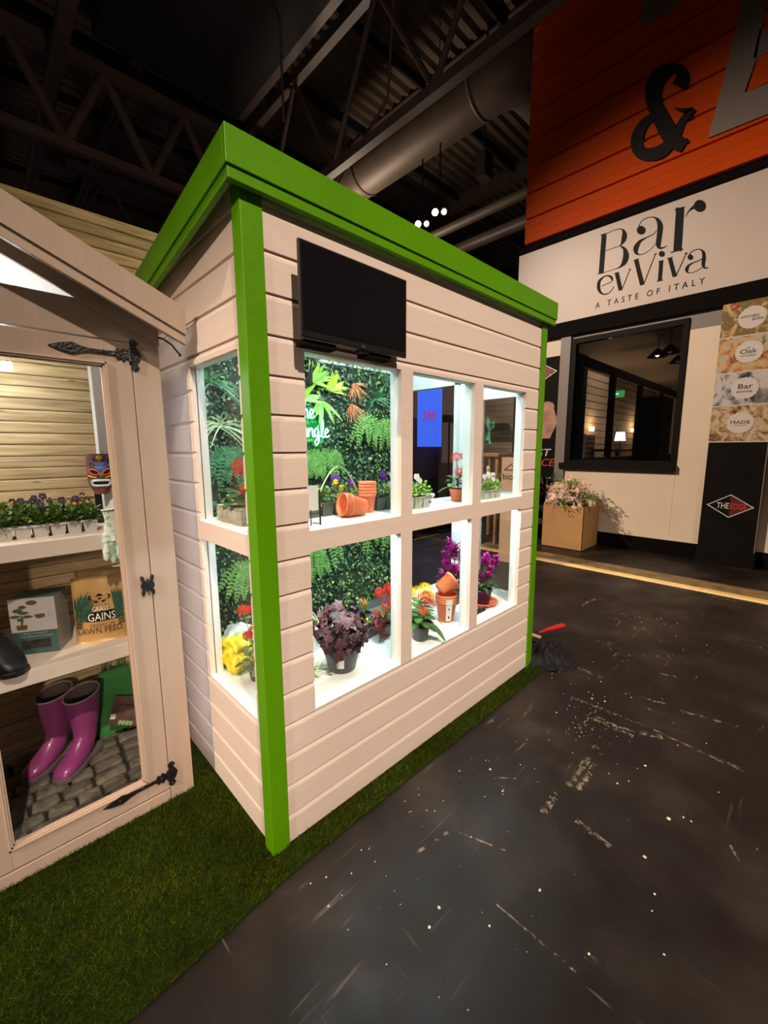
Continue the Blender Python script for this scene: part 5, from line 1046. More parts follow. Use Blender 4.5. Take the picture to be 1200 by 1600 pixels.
def script(chars, x, z, s, y=1.0):
    """handwritten single stroke letters; each in a unit em"""
    F = {'u': [[(0, .5), (.02, .12), (.12, 0), (.26, .1), (.32, .5), (.33, .1), (.42, 0)]], 'n': [[(0, 0), (.02, .5), (.03, .3), (.16, .5), (.27, .42), (.28, .1), (.36, 0)]],
         'g': [[(.3, .42), (.15, .5), (.02, .32), (.06, .08), (.2, .06), (.3, .4), (.3, -.3), (.14, -.45), (.04, -.3), (.2, -.1), (.42, .05)]], 'l': [[(0, .05), (.18, .5), (.2, .95), (.1, .98), (.06, .6), (.1, .06), (.26, 0)]],
         'e': [[(0, .2), (.2, .28), (.26, .42), (.14, .5), (.03, .3), (.08, .04), (.24, .02), (.34, .12)]], 'J': [[(.0, .9), (.35, 1.0), (.3, .5), (.24, -.25), (.06, -.3), (.04, -.1), (.4, .1)]],
         't': [[(.12, .9), (.08, .2), (.16, 0), (.28, .08)], [(0, .6), (.28, .66)]], 'h': [[(0, .02), (.1, .9), (.06, .98), (.02, .6), (.0, 0), (.1, .45), (.22, .42), (.24, .05), (.32, 0)]], 'I': [[(.1, .95), (.08, 0)]]}
    for ch in chars:
        if ch == ' ': x += 0.3*s; continue
        wmax = 0
        for st in F[ch]:
            pts = []
            for i in range(len(st)-1):
                p0, p1, p2, p3 = st[max(i-1, 0)], st[i], st[i+1], st[min(i+2, len(st)-1)]
                for k in range(4):
                    t = k/4; pts.append(tuple(0.5*((2*p1[j])+(-p0[j]+p2[j])*t+(2*p0[j]-5*p1[j]+4*p2[j]-p3[j])*t*t+(-p0[j]+3*p1[j]-3*p2[j]+p3[j])*t**3) for j in (0, 1)))
            pts.append(st[-1]); wmax = max(wmax, max(p[0] for p in pts))
            m = M(); m.tube([(x+a*s, y, z+b*s) for a, b in pts], 0.0036, 8); m.build('neon_letter', nm, ns, world=True)
        x += (wmax+0.04)*s
script('Jungle', 0.845, 1.525, 0.105); script('In the', 0.79, 1.64, 0.105)
m = M(); m.box((0.70, 1.012, 1.42), (1.13, 1.016, 1.78)); m.build('clear_backboard', GLASS, ns, world=True)
l = bpy.data.lights.new('neon_glow', 'AREA'); l.energy = 1.3; l.color = (0.05, 1.0, 0.22); l.size = 0.3; l.size_y = 0.22; l.shape = 'RECTANGLE'; o = bpy.data.objects.new('neon_glow', l); COL.objects.link(o); o.location = (0.93, 0.985, 1.60); o.rotation_euler = (PI/2, 0, 0)

# ------------------------------------------------------------------ upper shelf of the shed
US = 1.1650
pansy_pack('dark pansy pack with arched pale handle behind the tipped orange pots', (0.57, 0.255, US), 5, 1, 0.066, 0.06, POTG, [(-0.02, -0.02, 0.155, 0.022, 'py'), (0.085, 0.0, 0.135, 0.018, 'p'), (0.045, 0.02, 0.11, 0.016, 'y')], handle=(0.125, 0.15, -0.02), fol=60, fh=0.075)
pansy_pack('small dark pansy pack behind the upright orange pots', (0.835, 0.205, US), 3, 1, 0.060, 0.06, POTG, [(-0.025, 0.0, 0.16, 0.020, 'p'), (0.04, 0.0, 0.155, 0.022, 'w'), (0.0, -0.02, 0.12, 0.016, 'w')], fol=60, fh=0.075)
# black easel with card
t = thing('card_holder', 'thin black metal holder with a white card at the left of the upper shelf', 'card holder', (0.378, 0.080, US))
m = M(); m.tube([(-0.02, 0, 0.0), (-0.02, 0, 0.135)], 0.0034, 6); m.tube([(-0.055, 0.01, 0.0), (-0.055, 0.01, 0.06)], 0.0022, 6); m.tube([(-0.02, 0, 0.045), (-0.09, 0.02, 0.045)], 0.0022, 6); m.tube([(-0.02, 0, 0.006), (-0.02, 0.05, 0.001)], 0.002, 6); m.build('frame', BLACKIRON, t)
m = M(); m.box((-0.10, 0.012, 0.055), (-0.018, 0.014, 0.15)); m.build('card', PAPER, t)
# nested orange pots
def rimpot(name, label, loc, q, group, r0=0.034, r1=0.047, h=0.088, sticker=False):
    t = thing(name, label, 'plant pot', loc, 0, group); t.rotation_mode = 'QUATERNION'; t.rotation_quaternion = q
    m = M(); m.lathe(pot_prof(r0, r1, h, rim=0.014, lip=0.003, th=0.002), 32); m.build('pot_body', TERRA, t)
    if sticker:
        m = M(); m.add([((r1+0.0035)*math.cos(a), (r1+0.0035)*math.sin(a), z) for z in (h-0.045, h-0.012) for a in (-1.0, -0.8, -0.6, -0.45)], [(0, 1, 5, 4), (1, 2, 6, 5), (2, 3, 7, 6)], 0, True); m.build('paper_label', PAPER, t)
    return t
axis = Vector((0.96, -0.20, -0.18)).normalized()   # from mouth towards base
q = (-axis).to_track_quat('Z', 'X'); st = Vector((0.545, 0.150, US+0.052))
lab = ['outermost of the orange pots lying on their side on the upper shelf', 'second of the nested orange pots lying on their side', 'third of the nested orange pots lying on their side', 'innermost orange pot of the nest lying on its side']
for k in range(4):
    p = st+axis*(0.088+0.008*k*-1+0.0)
    rimpot('orange_plant_pot', lab[3-k] if False else lab[k], st+axis*(0.088-0.0085*k)+Vector((0, 0, 0)), q, 'orange pots on the upper shelf')
lab = ['lowest orange pot of the upright stack on the upper shelf', 'second orange pot from the bottom of the upright stack', 'third orange pot from the bottom of the upright stack', 'fourth orange pot up in the upright stack', 'top orange pot of the upright stack on the upper shelf']
for k in range(5):
    rimpot('orange_plant_pot', lab[k], (0.702, 0.195, US+0.0002+0.0135*k), Quaternion(), 'orange pots on the upper shelf', r0=0.027, r1=0.037, h=0.085, sticker=(k == 3))
pansy_pack('pale pansy pack with white flowers in the middle upper window', (0.945, 0.125, US), 3, 1, 0.062, 0.055, POTW, [(0.0, -0.01, 0.15, 0.018, 'w'), (-0.045, 0.0, 0.155, 0.018, 'wp'), (0.035, 0.0, 0.13, 0.014, 'w'), (0.08, -0.02, 0.04, 0.020, 'wp')], fol=80, fh=0.085, leafmt=LEAFL)
t = thing('white_pot', 'small white empty pot between the pansy pack and red flowers', 'plant pot', (1.13, 0.20, US)); pot(t, 0.024, 0.034, 0.05, PAPER, soil=False)
kalanchoe('red_kalanchoe', 'red flowering plant in a small terracotta pot in the upper middle window', (1.315, 0.145, US), 0.030, 0.040, 0.07, TERRA, [(-0.035, -0.02, 0.245, 0.030, RED), (0.05, -0.01, 0.245, 0.030, RED), (-0.04, -0.04, 0.165, 0.026, ORANGER)], leafn=16, leafL=0.085)
pansy_pack('pansy pack with white flowers and a tall white label in the right upper window', (1.545, 0.085, US), 3, 1, 0.058, 0.05, POTW, [(-0.02, 0, 0.135, 0.018, 'w'), (0.03, 0, 0.13, 0.018, 'wp'), (-0.06, 0, 0.125, 0.016, 'w'), (0.0, -0.02, 0.11, 0.014, 'w')], fol=70, fh=0.075, leafmt=LEAFL)
t = thing('plant_label', 'white plastic plant label standing in the right pansy pack', 'label', (1.535, 0.093, US+0.05))
m = M(); m.box((-0.012, 0, 0.0), (0.012, 0.001, 0.135)); m.build('blade', PAPER, t); m = M(); m.box((-0.006, -0.0006, 0.105), (0.006, 0, 0.118)); m.build('print_mark', INK, t)
# stone trough with red flowers by the side window
t = thing('stone_planter', 'pale carved stone trough just inside the side window', 'planter', (0.185, 0.37, US))
m = M(); 
for z0, z1, e in ((0, 0.014, 0.0), (0.014, 0.022, -0.006), (0.022, 0.056, -0.004), (0.056, 0.064, 0.0)): m.box((-0.055-e*-1, -0.11-e*-1, z0), (0.055+e, 0.11+e, z1))
for k in range(9): m.box((-0.0575, -0.10+k*0.0235, 0.022), (-0.05, -0.088+k*0.0235, 0.056))
bevel(m.build('trough', STONE, t), 0.003)
kalanchoe('red_kalanchoe', 'red flowering plant in the stone trough at the side window', (0.18, 0.345, US+0.064), 0.02, 0.02, 0.0, None, [(-0.01, -0.02, 0.165, 0.034, RED), (0.0, 0.0, 0.135, 0.030, RED), (-0.02, -0.06, 0.075, 0.018, ORANGER)], leafn=18, leafL=0.09)

# ------------------------------------------------------------------ lower staging of the shed
LS = 0.4875
# heuchera
t = thing('heuchera_plant', 'burgundy ruffled leaf plant in a charcoal pot in the lower left window', 'potted plant', (0.515, 0.168, LS))
pot(t, 0.060, 0.080, 0.115, POTGREY, rim=0.02)
m = M(); m.add([(0.0775*math.cos(a)*k, 0.0775*math.sin(a)*k, z) for z, k in ((0.030, 0.87), (0.072, 1.0)) for a in (-2.55, -2.4, -2.25, -2.1)], [(0, 1, 5, 4), (1, 2, 6, 5), (2, 3, 7, 6)], 0, True); m.build('paper_label', PAPER, t)
def ruffle(m, c, nrm, r, mi):
    n = Vector(nrm).normalized(); a = n.orthogonal().normalized(); b = n.cross(a); c = Vector(c); K = 22; vs = [c]; ph = R4.uniform(0, 6)
    for ring, rr in ((0.55, 0.5), (1.0, 1.0)):
        for k in range(K):
            t = 2*PI*k/K; lob = 1+0.16*math.cos(5*t+ph)+0.07*math.cos(11*t)
            vs.append(c+(a*math.cos(t)+b*math.sin(t))*r*rr*(lob if ring == 1.0 else 1)+n*(math.sin(8*t+ph)*0.16*rr-0.12*rr*rr)*r)
    m.add(vs, [(0, 1+k, 1+(k+1) % K) for k in range(K)]+[(1+k, 1+K+k, 1+K+(k+1) % K, 1+(k+1) % K) for k in range(K)], mi, True)
m = M(); ms = M()
for i in range(240):
    a = R4.uniform(0, 2*PI); z = R4.uniform(-0.22, 1.0); sr = math.sqrt(max(0, 1-max(0, z)**2)); d = Vector((math.cos(a)*sr, math.sin(a)*sr, z))
    k = R4.uniform(0.62, 1.0)*(1+0.14*math.sin(3*a+1)+0.10*math.sin(5*a)); p = Vector((-0.005, 0.0, 0.135))+Vector((d.x*0.135, d.y*0.11, d.z*0.155))*k
    ruffle(m, p, d+rv(0.3)+Vector((-0.15, -0.2, 0.2)), R4.uniform(0.014, 0.025), 1 if R4.random() < (0.14+0.35*max(0, z)) else 0)
    if i % 3 == 0: ms.tube([(0, 0, 0.09), p], 0.0012, 4)
m.build('ruffled_leaves', [BURG, BURGL], t); ms.build('leaf_stalks', BURG, t)
kalanchoe('red_kalanchoe', 'bright red flowering plant behind the first lower glazing bar', (0.885, 0.27, LS), 0.032, 0.043, 0.075, POTG, [(-0.055, -0.02, 0.25, 0.030, RED), (-0.005, -0.04, 0.265, 0.034, RED), (-0.055, -0.06, 0.19, 0.026, RED), (0.0, -0.05, 0.20, 0.03, RED), (-0.085, -0.03, 0.155, 0.018, RED)], leafn=14)
m = M(); 
t = thing('heuchera_sprig', 'loose dark red leafy sprig beside the red flowers', 'plant', (0.80, 0.225, LS+0.0))
m = M()
for i in range(12): ruffle(m, (R4.uniform(-0.03, 0.03), R4.uniform(-0.02, 0.02), R4.uniform(0.03, 0.13)), (R4.gauss(0, 0.5), -1, R4.gauss(0.2, 0.4)), 0.020, 0)
m.tube([(0, 0, 0), (0, 0, 0.12)], 0.002, 5); m.build('leaves', [mat('dark_red_leaf', (0.14, 0.018, 0.02), 0.45, island=0.5)], t)
GREYTRAY = mat('grey_seed_tray', (0.12, 0.13, 0.13), 0.5)
def seed_tray(label, loc, w_, d_, h_, rz, fl=True, mt=None):
    t = thing('seed_tray', label, 'tray', loc, rz, 'grey trays on the lower staging')
    m = M(); th = 0.003
    m.box((-w_/2, -d_/2, 0), (w_/2, d_/2, th)); m.box((-w_/2, -d_/2, 0), (-w_/2+th, d_/2, h_)); m.box((w_/2-th, -d_/2, 0), (w_/2, d_/2, h_)); m.box((-w_/2, -d_/2, 0), (w_/2, -d_/2+th, h_)); m.box((-w_/2, d_/2-th, 0), (w_/2, d_/2, h_))
    m.box((-w_/2-0.006, -d_/2-0.006, h_-0.003), (w_/2+0.006, -d_/2+th, h_)); m.box((-w_/2-0.006, d_/2-th, h_-0.003), (w_/2+0.006, d_/2+0.006, h_)); m.build('tray_body', mt or GREYTRAY, t)
    if fl:
        m = M(); mf = M(); m.box((-w_/2+0.004, -d_/2+0.004, 0.004), (w_/2-0.004, d_/2-0.004, h_-0.012)); m.build('compost', SOIL, t)
        for k in range(30): mf.leaf((R4.uniform(-w_/2, w_/2)*0.85, R4.uniform(-d_/2, d_/2)*0.85, h_-0.012), rv(1)+Vector((0, 0, 1)), (0, 0, 1), 0.03, 0.015, 0.2, 0.2, 2, R4.choice((0, 1, 1, 2)))
        mf.build('yellow_flowers', [LEAFL, YEL, PAPER], t)
seed_tray('grey tray of yellow flowers behind the burgundy plant', (0.80, 0.36, LS), 0.20, 0.13, 0.055, 0.15)
seed_tray('empty grey tray propped behind the yellow flowers', (1.08, 0.52, LS), 0.24, 0.13, 0.05, 0.0, False)
t = thing('striped_grass_plant', 'pale striped grass spraying out left of the burgundy plant', 'plant', (0.60, 0.42, LS)); m = M()
pot(t, 0.03, 0.04, 0.06, POTB)
for k in range(60): a = R4.uniform(0, 2*PI); m.leaf((0, 0, 0.05), (math.cos(a)*0.6, math.sin(a)*0.6, 1), (0, 0, 1), R4.uniform(0.14, 0.22), 0.006, 0.35, 0.1, 4, 0, 1)
m.build('blades', PALEGRASS, t)
t = thing('variegated_grass_plant', 'small orange and green tufted plant behind the burgundy leaves', 'plant', (0.905, 0.46, LS)); pot(t, 0.03, 0.04, 0.06, POTB); m = M()
for k in range(34): a = R4.uniform(0, 2*PI); m.leaf((0, 0, 0.055), (math.cos(a)*0.35, math.sin(a)*0.35, 1), (0, 0, 1), R4.uniform(0.08, 0.13), 0.010, 0.2, 0.1, 4, k % 2, 1)
m.build('blades', [LEAFL, RUST], t)
t = thing('low_green_plant', 'small yellow-green plant at the far left of the lower window', 'plant', (0.345, 0.20, LS)); pot(t, 0.025, 0.032, 0.04, POTG); m = M(); bush(m, (0, 0, 0.035), 0.05, 0.05, 0.05, 70, 0.03, 0.012); m.build('foliage', LEAFL, t)
# red and yellow kalanchoe in the middle window
t = kalanchoe('orange_red_kalanchoe', 'orange-red flowering plant with long drooping leaf in the lower middle window', (0.975, 0.105, LS), 0.034, 0.044, 0.08, POTG, [(0.0, -0.03, 0.235, 0.036, ORANGER), (0.03, -0.035, 0.20, 0.026, ORANGER), (-0.02, -0.035, 0.175, 0.024, ORANGER)], leafn=20, leafL=0.075)
m = M()
for a, L_, z, el in ((-1.2, 0.13, 0.10, 0.1), (-0.35, 0.13, 0.12, 0.3)): m.leaf((0, 0, z), (math.cos(a), math.sin(a), el), (0, 0, 1), L_, 0.05, 0.75, 0.15, 5, 0, 2)
m.build('drooping_leaves', LEAFM, t)
kalanchoe('yellow_kalanchoe', 'yellow flowering plant behind the orange-red one in the lower middle window', (1.09, 0.225, LS), 0.034, 0.044, 0.08, POTG, [(-0.03, -0.03, 0.215, 0.036, YEL), (0.015, -0.04, 0.225, 0.036, YEL), (0.055, -0.03, 0.175, 0.030, YEL), (0.07, 0.0, 0.15, 0.026, YEL), (-0.06, 0.0, 0.21, 0.03, YEL)], leafn=14)
lab = ['lowest orange pot of the labelled stack in the lower window', 'second orange pot from the bottom of the labelled stack', 'third orange pot from the bottom of the labelled stack', 'top orange pot of the labelled stack, under the tilted one']
for k in range(4): rimpot('orange_plant_pot', lab[k], (1.262, 0.165, LS+0.0002+0.012*k), Quaternion(), 'orange pots on the lower staging', r0=0.042, r1=0.058, h=0.12)
t = thing('pot_wrapper_label', 'long white paper label wrapped on the labelled orange pot stack', 'label', (1.262, 0.165, LS)); m = M()
zz = [(0.012+i*0.026, 0.0445+0.0148*(0.012+i*0.026)/0.12*1.08) for i in range(6)]
m.add([((r+0.002)*math.cos(a), (r+0.002)*math.sin(a), z) for z, r in zz for a in (-2.5, -2.3, -2.1, -1.9)], [(i*4+j, i*4+j+1, i*4+j+5, i*4+j+4) for i in range(5) for j in range(3)], 0, True); m.build('paper', PAPER, t)
m = M(); m.ball((0.058*math.cos(-2.2), 0.058*math.sin(-2.2), 0.085), 0.007, 8, 6, sc=(0.5, 0.5, 1)); m.ball((0.052*math.cos(-2.2), 0.052*math.sin(-2.2), 0.035), 0.008, 8, 6, sc=(0.5, 0.5, 1)); m.build('printed_pots', INK, t)
q = Vector((0.75, -0.35, 0.45)).normalized().to_track_quat('Z', 'X')
rimpot('orange_plant_pot', 'tilted orange pot lying across the top of the labelled stack', (1.215, 0.18, LS+0.185), q, 'orange pots on the lower staging', r0=0.036, r1=0.052, h=0.10)
# celosias
def celosia(label, loc, pr0, pr1, ph, pmt, plumes, purple_leaves):
    t = thing('celosia_plant', label, 'potted plant', loc); pot(t, pr0, pr1, ph, pmt)
    m = M(); ml = M()
    for (x, y, z, hh, r) in plumes:
        ml.tube([(x*0.2, y*0.2, ph), (x*0.7, y*0.7, (ph+z)/2), (x, y, z)], 0.0028, 5)
        for i in range(int(hh*1300)):
            tt = R4.random(); rr = r*1.25*(1-tt)**0.7; a = R4.uniform(0, 2*PI)
            m.leaf((x*(1+tt*0.25)+rr*0.5*math.cos(a), y+rr*0.5*math.sin(a), z+tt*hh*0.85), (math.cos(a)*0.9, math.sin(a)*0.9, 0.9), (0, 0, 1), R4.uniform(0.02, 0.042), 0.011, 0.1, 0.2, 2)
    m.build('plumes', MAG, t); bush(ml, (0, 0, ph), 0.07, 0.07, 0.11, 70, 0.065, 0.020, 0, 0, 0.3, 0.4, 3, 0.2); ml.build('leaves', [mat('purple_green_leaf', (0.07, 0.045, 0.055), 0.4, island=0.5)] if purple_leaves else [LEAFM], t)
celosia('tall magenta plumed plant in dark pot behind the second glazing bar', (1.50, 0.30, LS), 0.045, 0.060, 0.13, POTB, [(-0.05, -0.02, 0.33, 0.10, 0.02), (-0.02, -0.03, 0.28, 0.09, 0.022), (-0.09, -0.03, 0.22, 0.08, 0.022), (0.02, 0, 0.29, 0.09, 0.022), (0.07, -0.02, 0.31, 0.10, 0.02), (0.06, -0.03, 0.22, 0.09, 0.022), (-0.04, -0.05, 0.20, 0.07, 0.02), (-0.07, 0.0, 0.26, 0.09, 0.02), (0.04, -0.04, 0.26, 0.08, 0.02), (-0.11, -0.02, 0.17, 0.06, 0.018), (0.0, -0.06, 0.16, 0.07, 0.02), (0.10, 0.0, 0.25, 0.09, 0.02)], True)
t = thing('plant_saucer', 'orange plastic saucer under the purple pot', 'saucer', (1.625, 0.160, LS)); m = M(); m.lathe([(0, 0.0), (0.075, 0.0), (0.092, 0.022), (0.097, 0.022), (0.095, 0.025), (0.090, 0.025), (0.074, 0.004), (0, 0.004)], 32); m.build('dish', TERRA, t)
celosia('magenta plumed plant in a purple pot on an orange saucer', (1.615, 0.160, LS+0.0045), 0.048, 0.062, 0.10, POTP, [(-0.02, -0.03, 0.245, 0.07, 0.018), (0.02, -0.01, 0.24, 0.08, 0.02), (0.10, -0.02, 0.215, 0.07, 0.018), (0.0, -0.04, 0.16, 0.05, 0.018), (-0.04, -0.02, 0.15, 0.05, 0.018), (0.04, -0.03, 0.18, 0.05, 0.016)], False)
m = M(); 
for i in range(60): m.ball((1.465+R4.gauss(0, 0.045), 0.082+abs(R4.gauss(0, 0.012)), LS+0.004+R4.random()*0.008), R4.uniform(0.004, 0.010), 6, 4)
solo('compost_spill', m, SOIL, 'spilled black compost on the staging in the lower right window', 'compost', kind='stuff')
# side window: bag and red geranium
YBAG = mat('yellow_sack_print', (0.72, 0.62, 0.015), 0.4, var=0.10, vscale=14); BAGW = mat('white_sack_print', (0.66, 0.68, 0.68), 0.35)
t = thing('compost_sack', 'slumped yellow and white plastic sack inside the side window', 'sack', (0.20, 0.50, LS))
def sack(m, c, sx, sy, sz, mi, seed, n=22, k=14, fr=0.18):
    rr = random.Random(seed); ph = [rr.uniform(0, 6) for _ in range(8)]; vs = []
    for i in range(k+1):
        v = PI*i/k
        for j in range(n):
            u = 2*PI*j/n; e = 0.6; sv = max(0.0, math.sin(v))**e; a, b, z = sv*math.copysign(abs(math.cos(u))**e, math.cos(u)), sv*math.copysign(abs(math.sin(u))**e, math.sin(u)), math.cos(v)
            w_ = 1+fr*0.5*math.sin(3*u+ph[0]+2*v)+fr*0.4*math.sin(7*u+ph[1]-3*v)*math.sin(v)+fr*0.25*math.sin(13*u+5*v+ph[2])
            zz = z*(1+0.10*math.sin(4*u+ph[3]))
            vs.append((c[0]+a*sx*w_, c[1]+b*sy*w_, max(c[2]+zz*sz, c[2]-sz*0.8)))
    m.add(vs, [(i*n+j, (i+1)*n+j, (i+1)*n+(j+1) % n, i*n+(j+1) % n) for i in range(k) for j in range(n)], mi, True)
m = M(); sack(m, (0, 0, 0.052), 0.078, 0.080, 0.064, 0, 5, 44, 26, 0.30); m.build('yellow_sack', YBAG, t)
m = M(); sack(m, (0.015, 0.03, 0.125), 0.060, 0.060, 0.055, 0, 8, 40, 22, 0.34); m.build('white_fold', BAGW, t)
m = M(); sack(m, (-0.012, 0.0, 0.118), 0.050, 0.062, 0.038, 0, 12, 40, 22, 0.34); m.build('yellow_fold', YBAG, t)
t = thing('geranium_plant', 'straggly red flowering plant in a small dark pot by the side window', 'potted plant', (0.20, 0.345, LS)); pot(t, 0.026, 0.034, 0.06, POTB)
m = M(); bush(m, (0, 0, 0.06), 0.055, 0.075, 0.15, 90, 0.032, 0.024, 0, 2, 0.1, 0.4, 2, 0.2); m.build('leaves', [mat('dull_green_leaf', (0.10, 0.16, 0.06), 0.45, island=0.4)], t)
m = M(); ms = M()
for (x, y, z, r) in ((-0.02, 0.05, 0.30, 0.026), (-0.01, -0.03, 0.325, 0.026), (0.0, 0.0, 0.22, 0.026), (-0.02, 0.02, 0.20, 0.02)):
    ms.tube([(0, 0, 0.06), (x*0.5, y*0.6, z*0.7), (x, y, z-0.01)], 0.0018, 5); floret_head(m, (x, y, z-0.008), r, r*0.8, 55, 0.011)
m.build('flower_heads', ORANGER, t); ms.build('stems', LEAFL, t)
# ------------------------------------------------------------------ goods inside the left hut
H1, H2, H0 = 1.143, 0.703, 0.1
TRAYG = mat('grey_pulp_tray', (0.46, 0.44, 0.42), 0.6)
fl = []
for i in range(22):
    fl.append((R4.uniform(-0.14, 0.14), R4.uniform(-0.04, 0.05), 0.045+R4.uniform(0.070, 0.095), R4.uniform(0.009, 0.013), R4.choice(('d', 'd', 'do'))))
tr = pansy_pack('long grey tray of dark purple and orange pansies on the hut shelf', (-0.392, 0.735, H1), 6, 2, 0.049, 0.045, TRAYG, fl, fol=150, fh=0.078, group='plant trays in the hut', name='pansy_tray', leafmt=LEAFP)
m = M(); pts = [(-0.035+0.13*k/14, 0.0, 0.05+0.095*math.sin(PI*k/14)**0.8) for k in range(15)]
for k in range(14): m.bar(pts[k], pts[k+1], 0.006, 0.0018)
m.build('handle', PALEH, tr)
# tiki mask
MB = mat('mask_brown', (0.20, 0.06, 0.035), 0.5, var=0.2, vscale=40); MBL = mat('mask_blue', (0.03, 0.16, 0.55), 0.45); MR = mat('mask_red', (0.62, 0.09, 0.04), 0.45); MY = mat('mask_yellow', (0.80, 0.55, 0.04), 0.45); MG = mat('mask_green', (0.08, 0.30, 0.08), 0.45); MGR = mat('mask_grey', (0.16, 0.15, 0.17), 0.5); MV = mat('mask_violet', (0.10, 0.11, 0.27), 0.5)
mk = thing('carved_mask', 'small painted tribal mask hanging on the white post inside the hut', 'mask', (-0.192, 0.865, 1.352), -0.08)
MW, MH = 0.044, 0.083
def mask_surf(u, v): # u -1..1, v -1..1
    wd = MW*(1.0 if v > -0.35 else 1.0-0.45*((-0.35-v)/0.65)**1.4)*(1-0.06*v*v)
    return Vector((u*wd, -0.026*(1-u*u*0.85)-0.004*math.cos(v*3), v*MH))
m = M(); nu, nv = 14, 20; vs = [mask_surf(-1+2*i/nu, -1+2*j/nv) for j in range(nv+1) for i in range(nu+1)]; k = len(vs); vs += [Vector((p.x, 0.004, p.z)) for p in vs]
fs = [(j*(nu+1)+i, j*(nu+1)+i+1, (j+1)*(nu+1)+i+1, (j+1)*(nu+1)+i) for j in range(nv) for i in range(nu)]; fs += [tuple(k+q for q in f[::-1]) for f in fs]
for j in range(nv): fs += [(j*(nu+1), (j+1)*(nu+1), k+(j+1)*(nu+1), k+j*(nu+1)), (j*(nu+1)+nu, k+j*(nu+1)+nu, k+(j+1)*(nu+1)+nu, (j+1)*(nu+1)+nu)]
m.add(vs, fs, 0, True); m.build('carved_face', MB, mk)
def patch(name, pts, mt, r, lift=0.002, closed=True):
    m = M(); q = [mask_surf(u, v)+Vector((0, -lift, 0)) for u, v in pts]
    if closed: q.append(q[0])
    m.tube(q, r, 6); m.build(name, mt, mk)
def fill(name, pts, mt, lift=0.002):
    c = Vector((0, 0, 0)); P_ = [mask_surf(u, v)+Vector((0, -lift, 0)) for u, v in pts]
    cu = sum(p[0] for p in pts)/len(pts); cv = sum(p[1] for p in pts)/len(pts); ce = mask_surf(cu, cv)+Vector((0, -lift-0.002, 0))
    m = M(); n = len(P_); m.add([ce]+P_, [(0, 1+k, 1+(k+1) % n) for k in range(n)], 0, True); m.build(name, mt, mk)
fill('forehead', [(-0.8, 0.95), (-0.2, 0.98), (0.3, 0.98), (0.85, 0.95), (0.9, 0.5), (0.6, 0.3), (0, 0.25), (-0.6, 0.3), (-0.9, 0.5)], MV, 0.0005)
for s in (-1, 1):
    eye = [(s*(0.5+0.36*math.cos(t)), 0.10+0.13*math.sin(t)+0.06*math.cos(t)) for t in [2*PI*k/12 for k in range(12)]]
    fill('eye_socket', eye, BLACKP, 0.002); patch('eye_ring', eye, MR, 0.0034, 0.003)
    patch('brow_swirl', [(s*0.15, 0.42), (s*0.5, 0.62), (s*0.8, 0.55), (s*0.75, 0.38), (s*0.5, 0.42), (s*0.55, 0.8), (s*0.85, 0.9)], MBL if s > 0 else MV, 0.0026, 0.002, False)
    patch('cheek_stripe', [(s*0.35, -0.16), (s*0.65, -0.14), (s*0.95, -0.06)], MY, 0.0028, 0.002, False)
fill('blue_brow', [(-0.55, 0.42), (0, 0.36), (0.55, 0.42), (0.25, 0.22), (0, 0.10), (-0.25, 0.22)], MBL, 0.004)
fill('forehead_flower', [(0.35*math.cos(t)*(1 if k % 2 else 0.6), 0.82+0.15*math.sin(t)*(1 if k % 2 else 0.6)) for k, t in enumerate([2*PI*k/12 for k in range(12)])], MY, 0.004)
fill('nose', [(-0.14, 0.02), (0, 0.12), (0.14, 0.02), (0.12, -0.12), (-0.12, -0.12)], MG, 0.007)
mo = [(0.85*math.copysign(abs(math.cos(t))**0.4, math.cos(t)), -0.44+0.13*math.copysign(abs(math.sin(t))**0.5, math.sin(t))) for t in [2*PI*k/16+0.1 for k in range(16)]]
fill('mouth', [(u*0.8, -0.44+(v+0.44)*0.5) for u, v in mo], BLACKP, 0.004); patch('lips', [(u*0.85, v) for u, v in mo], WHITEP, 0.0050, 0.004); patch('outer_lips', [(u, -0.44+(v+0.44)*1.5) for u, v in mo], MGR, 0.0032, 0.002)
# black strap hanging behind it
m = M(); m.box((-0.215, 0.885, 1.143), (-0.190, 0.892, 1.30)); solo('black_strap', m, BLACKP, 'black strap standing below the painted mask in the hut', 'strap')
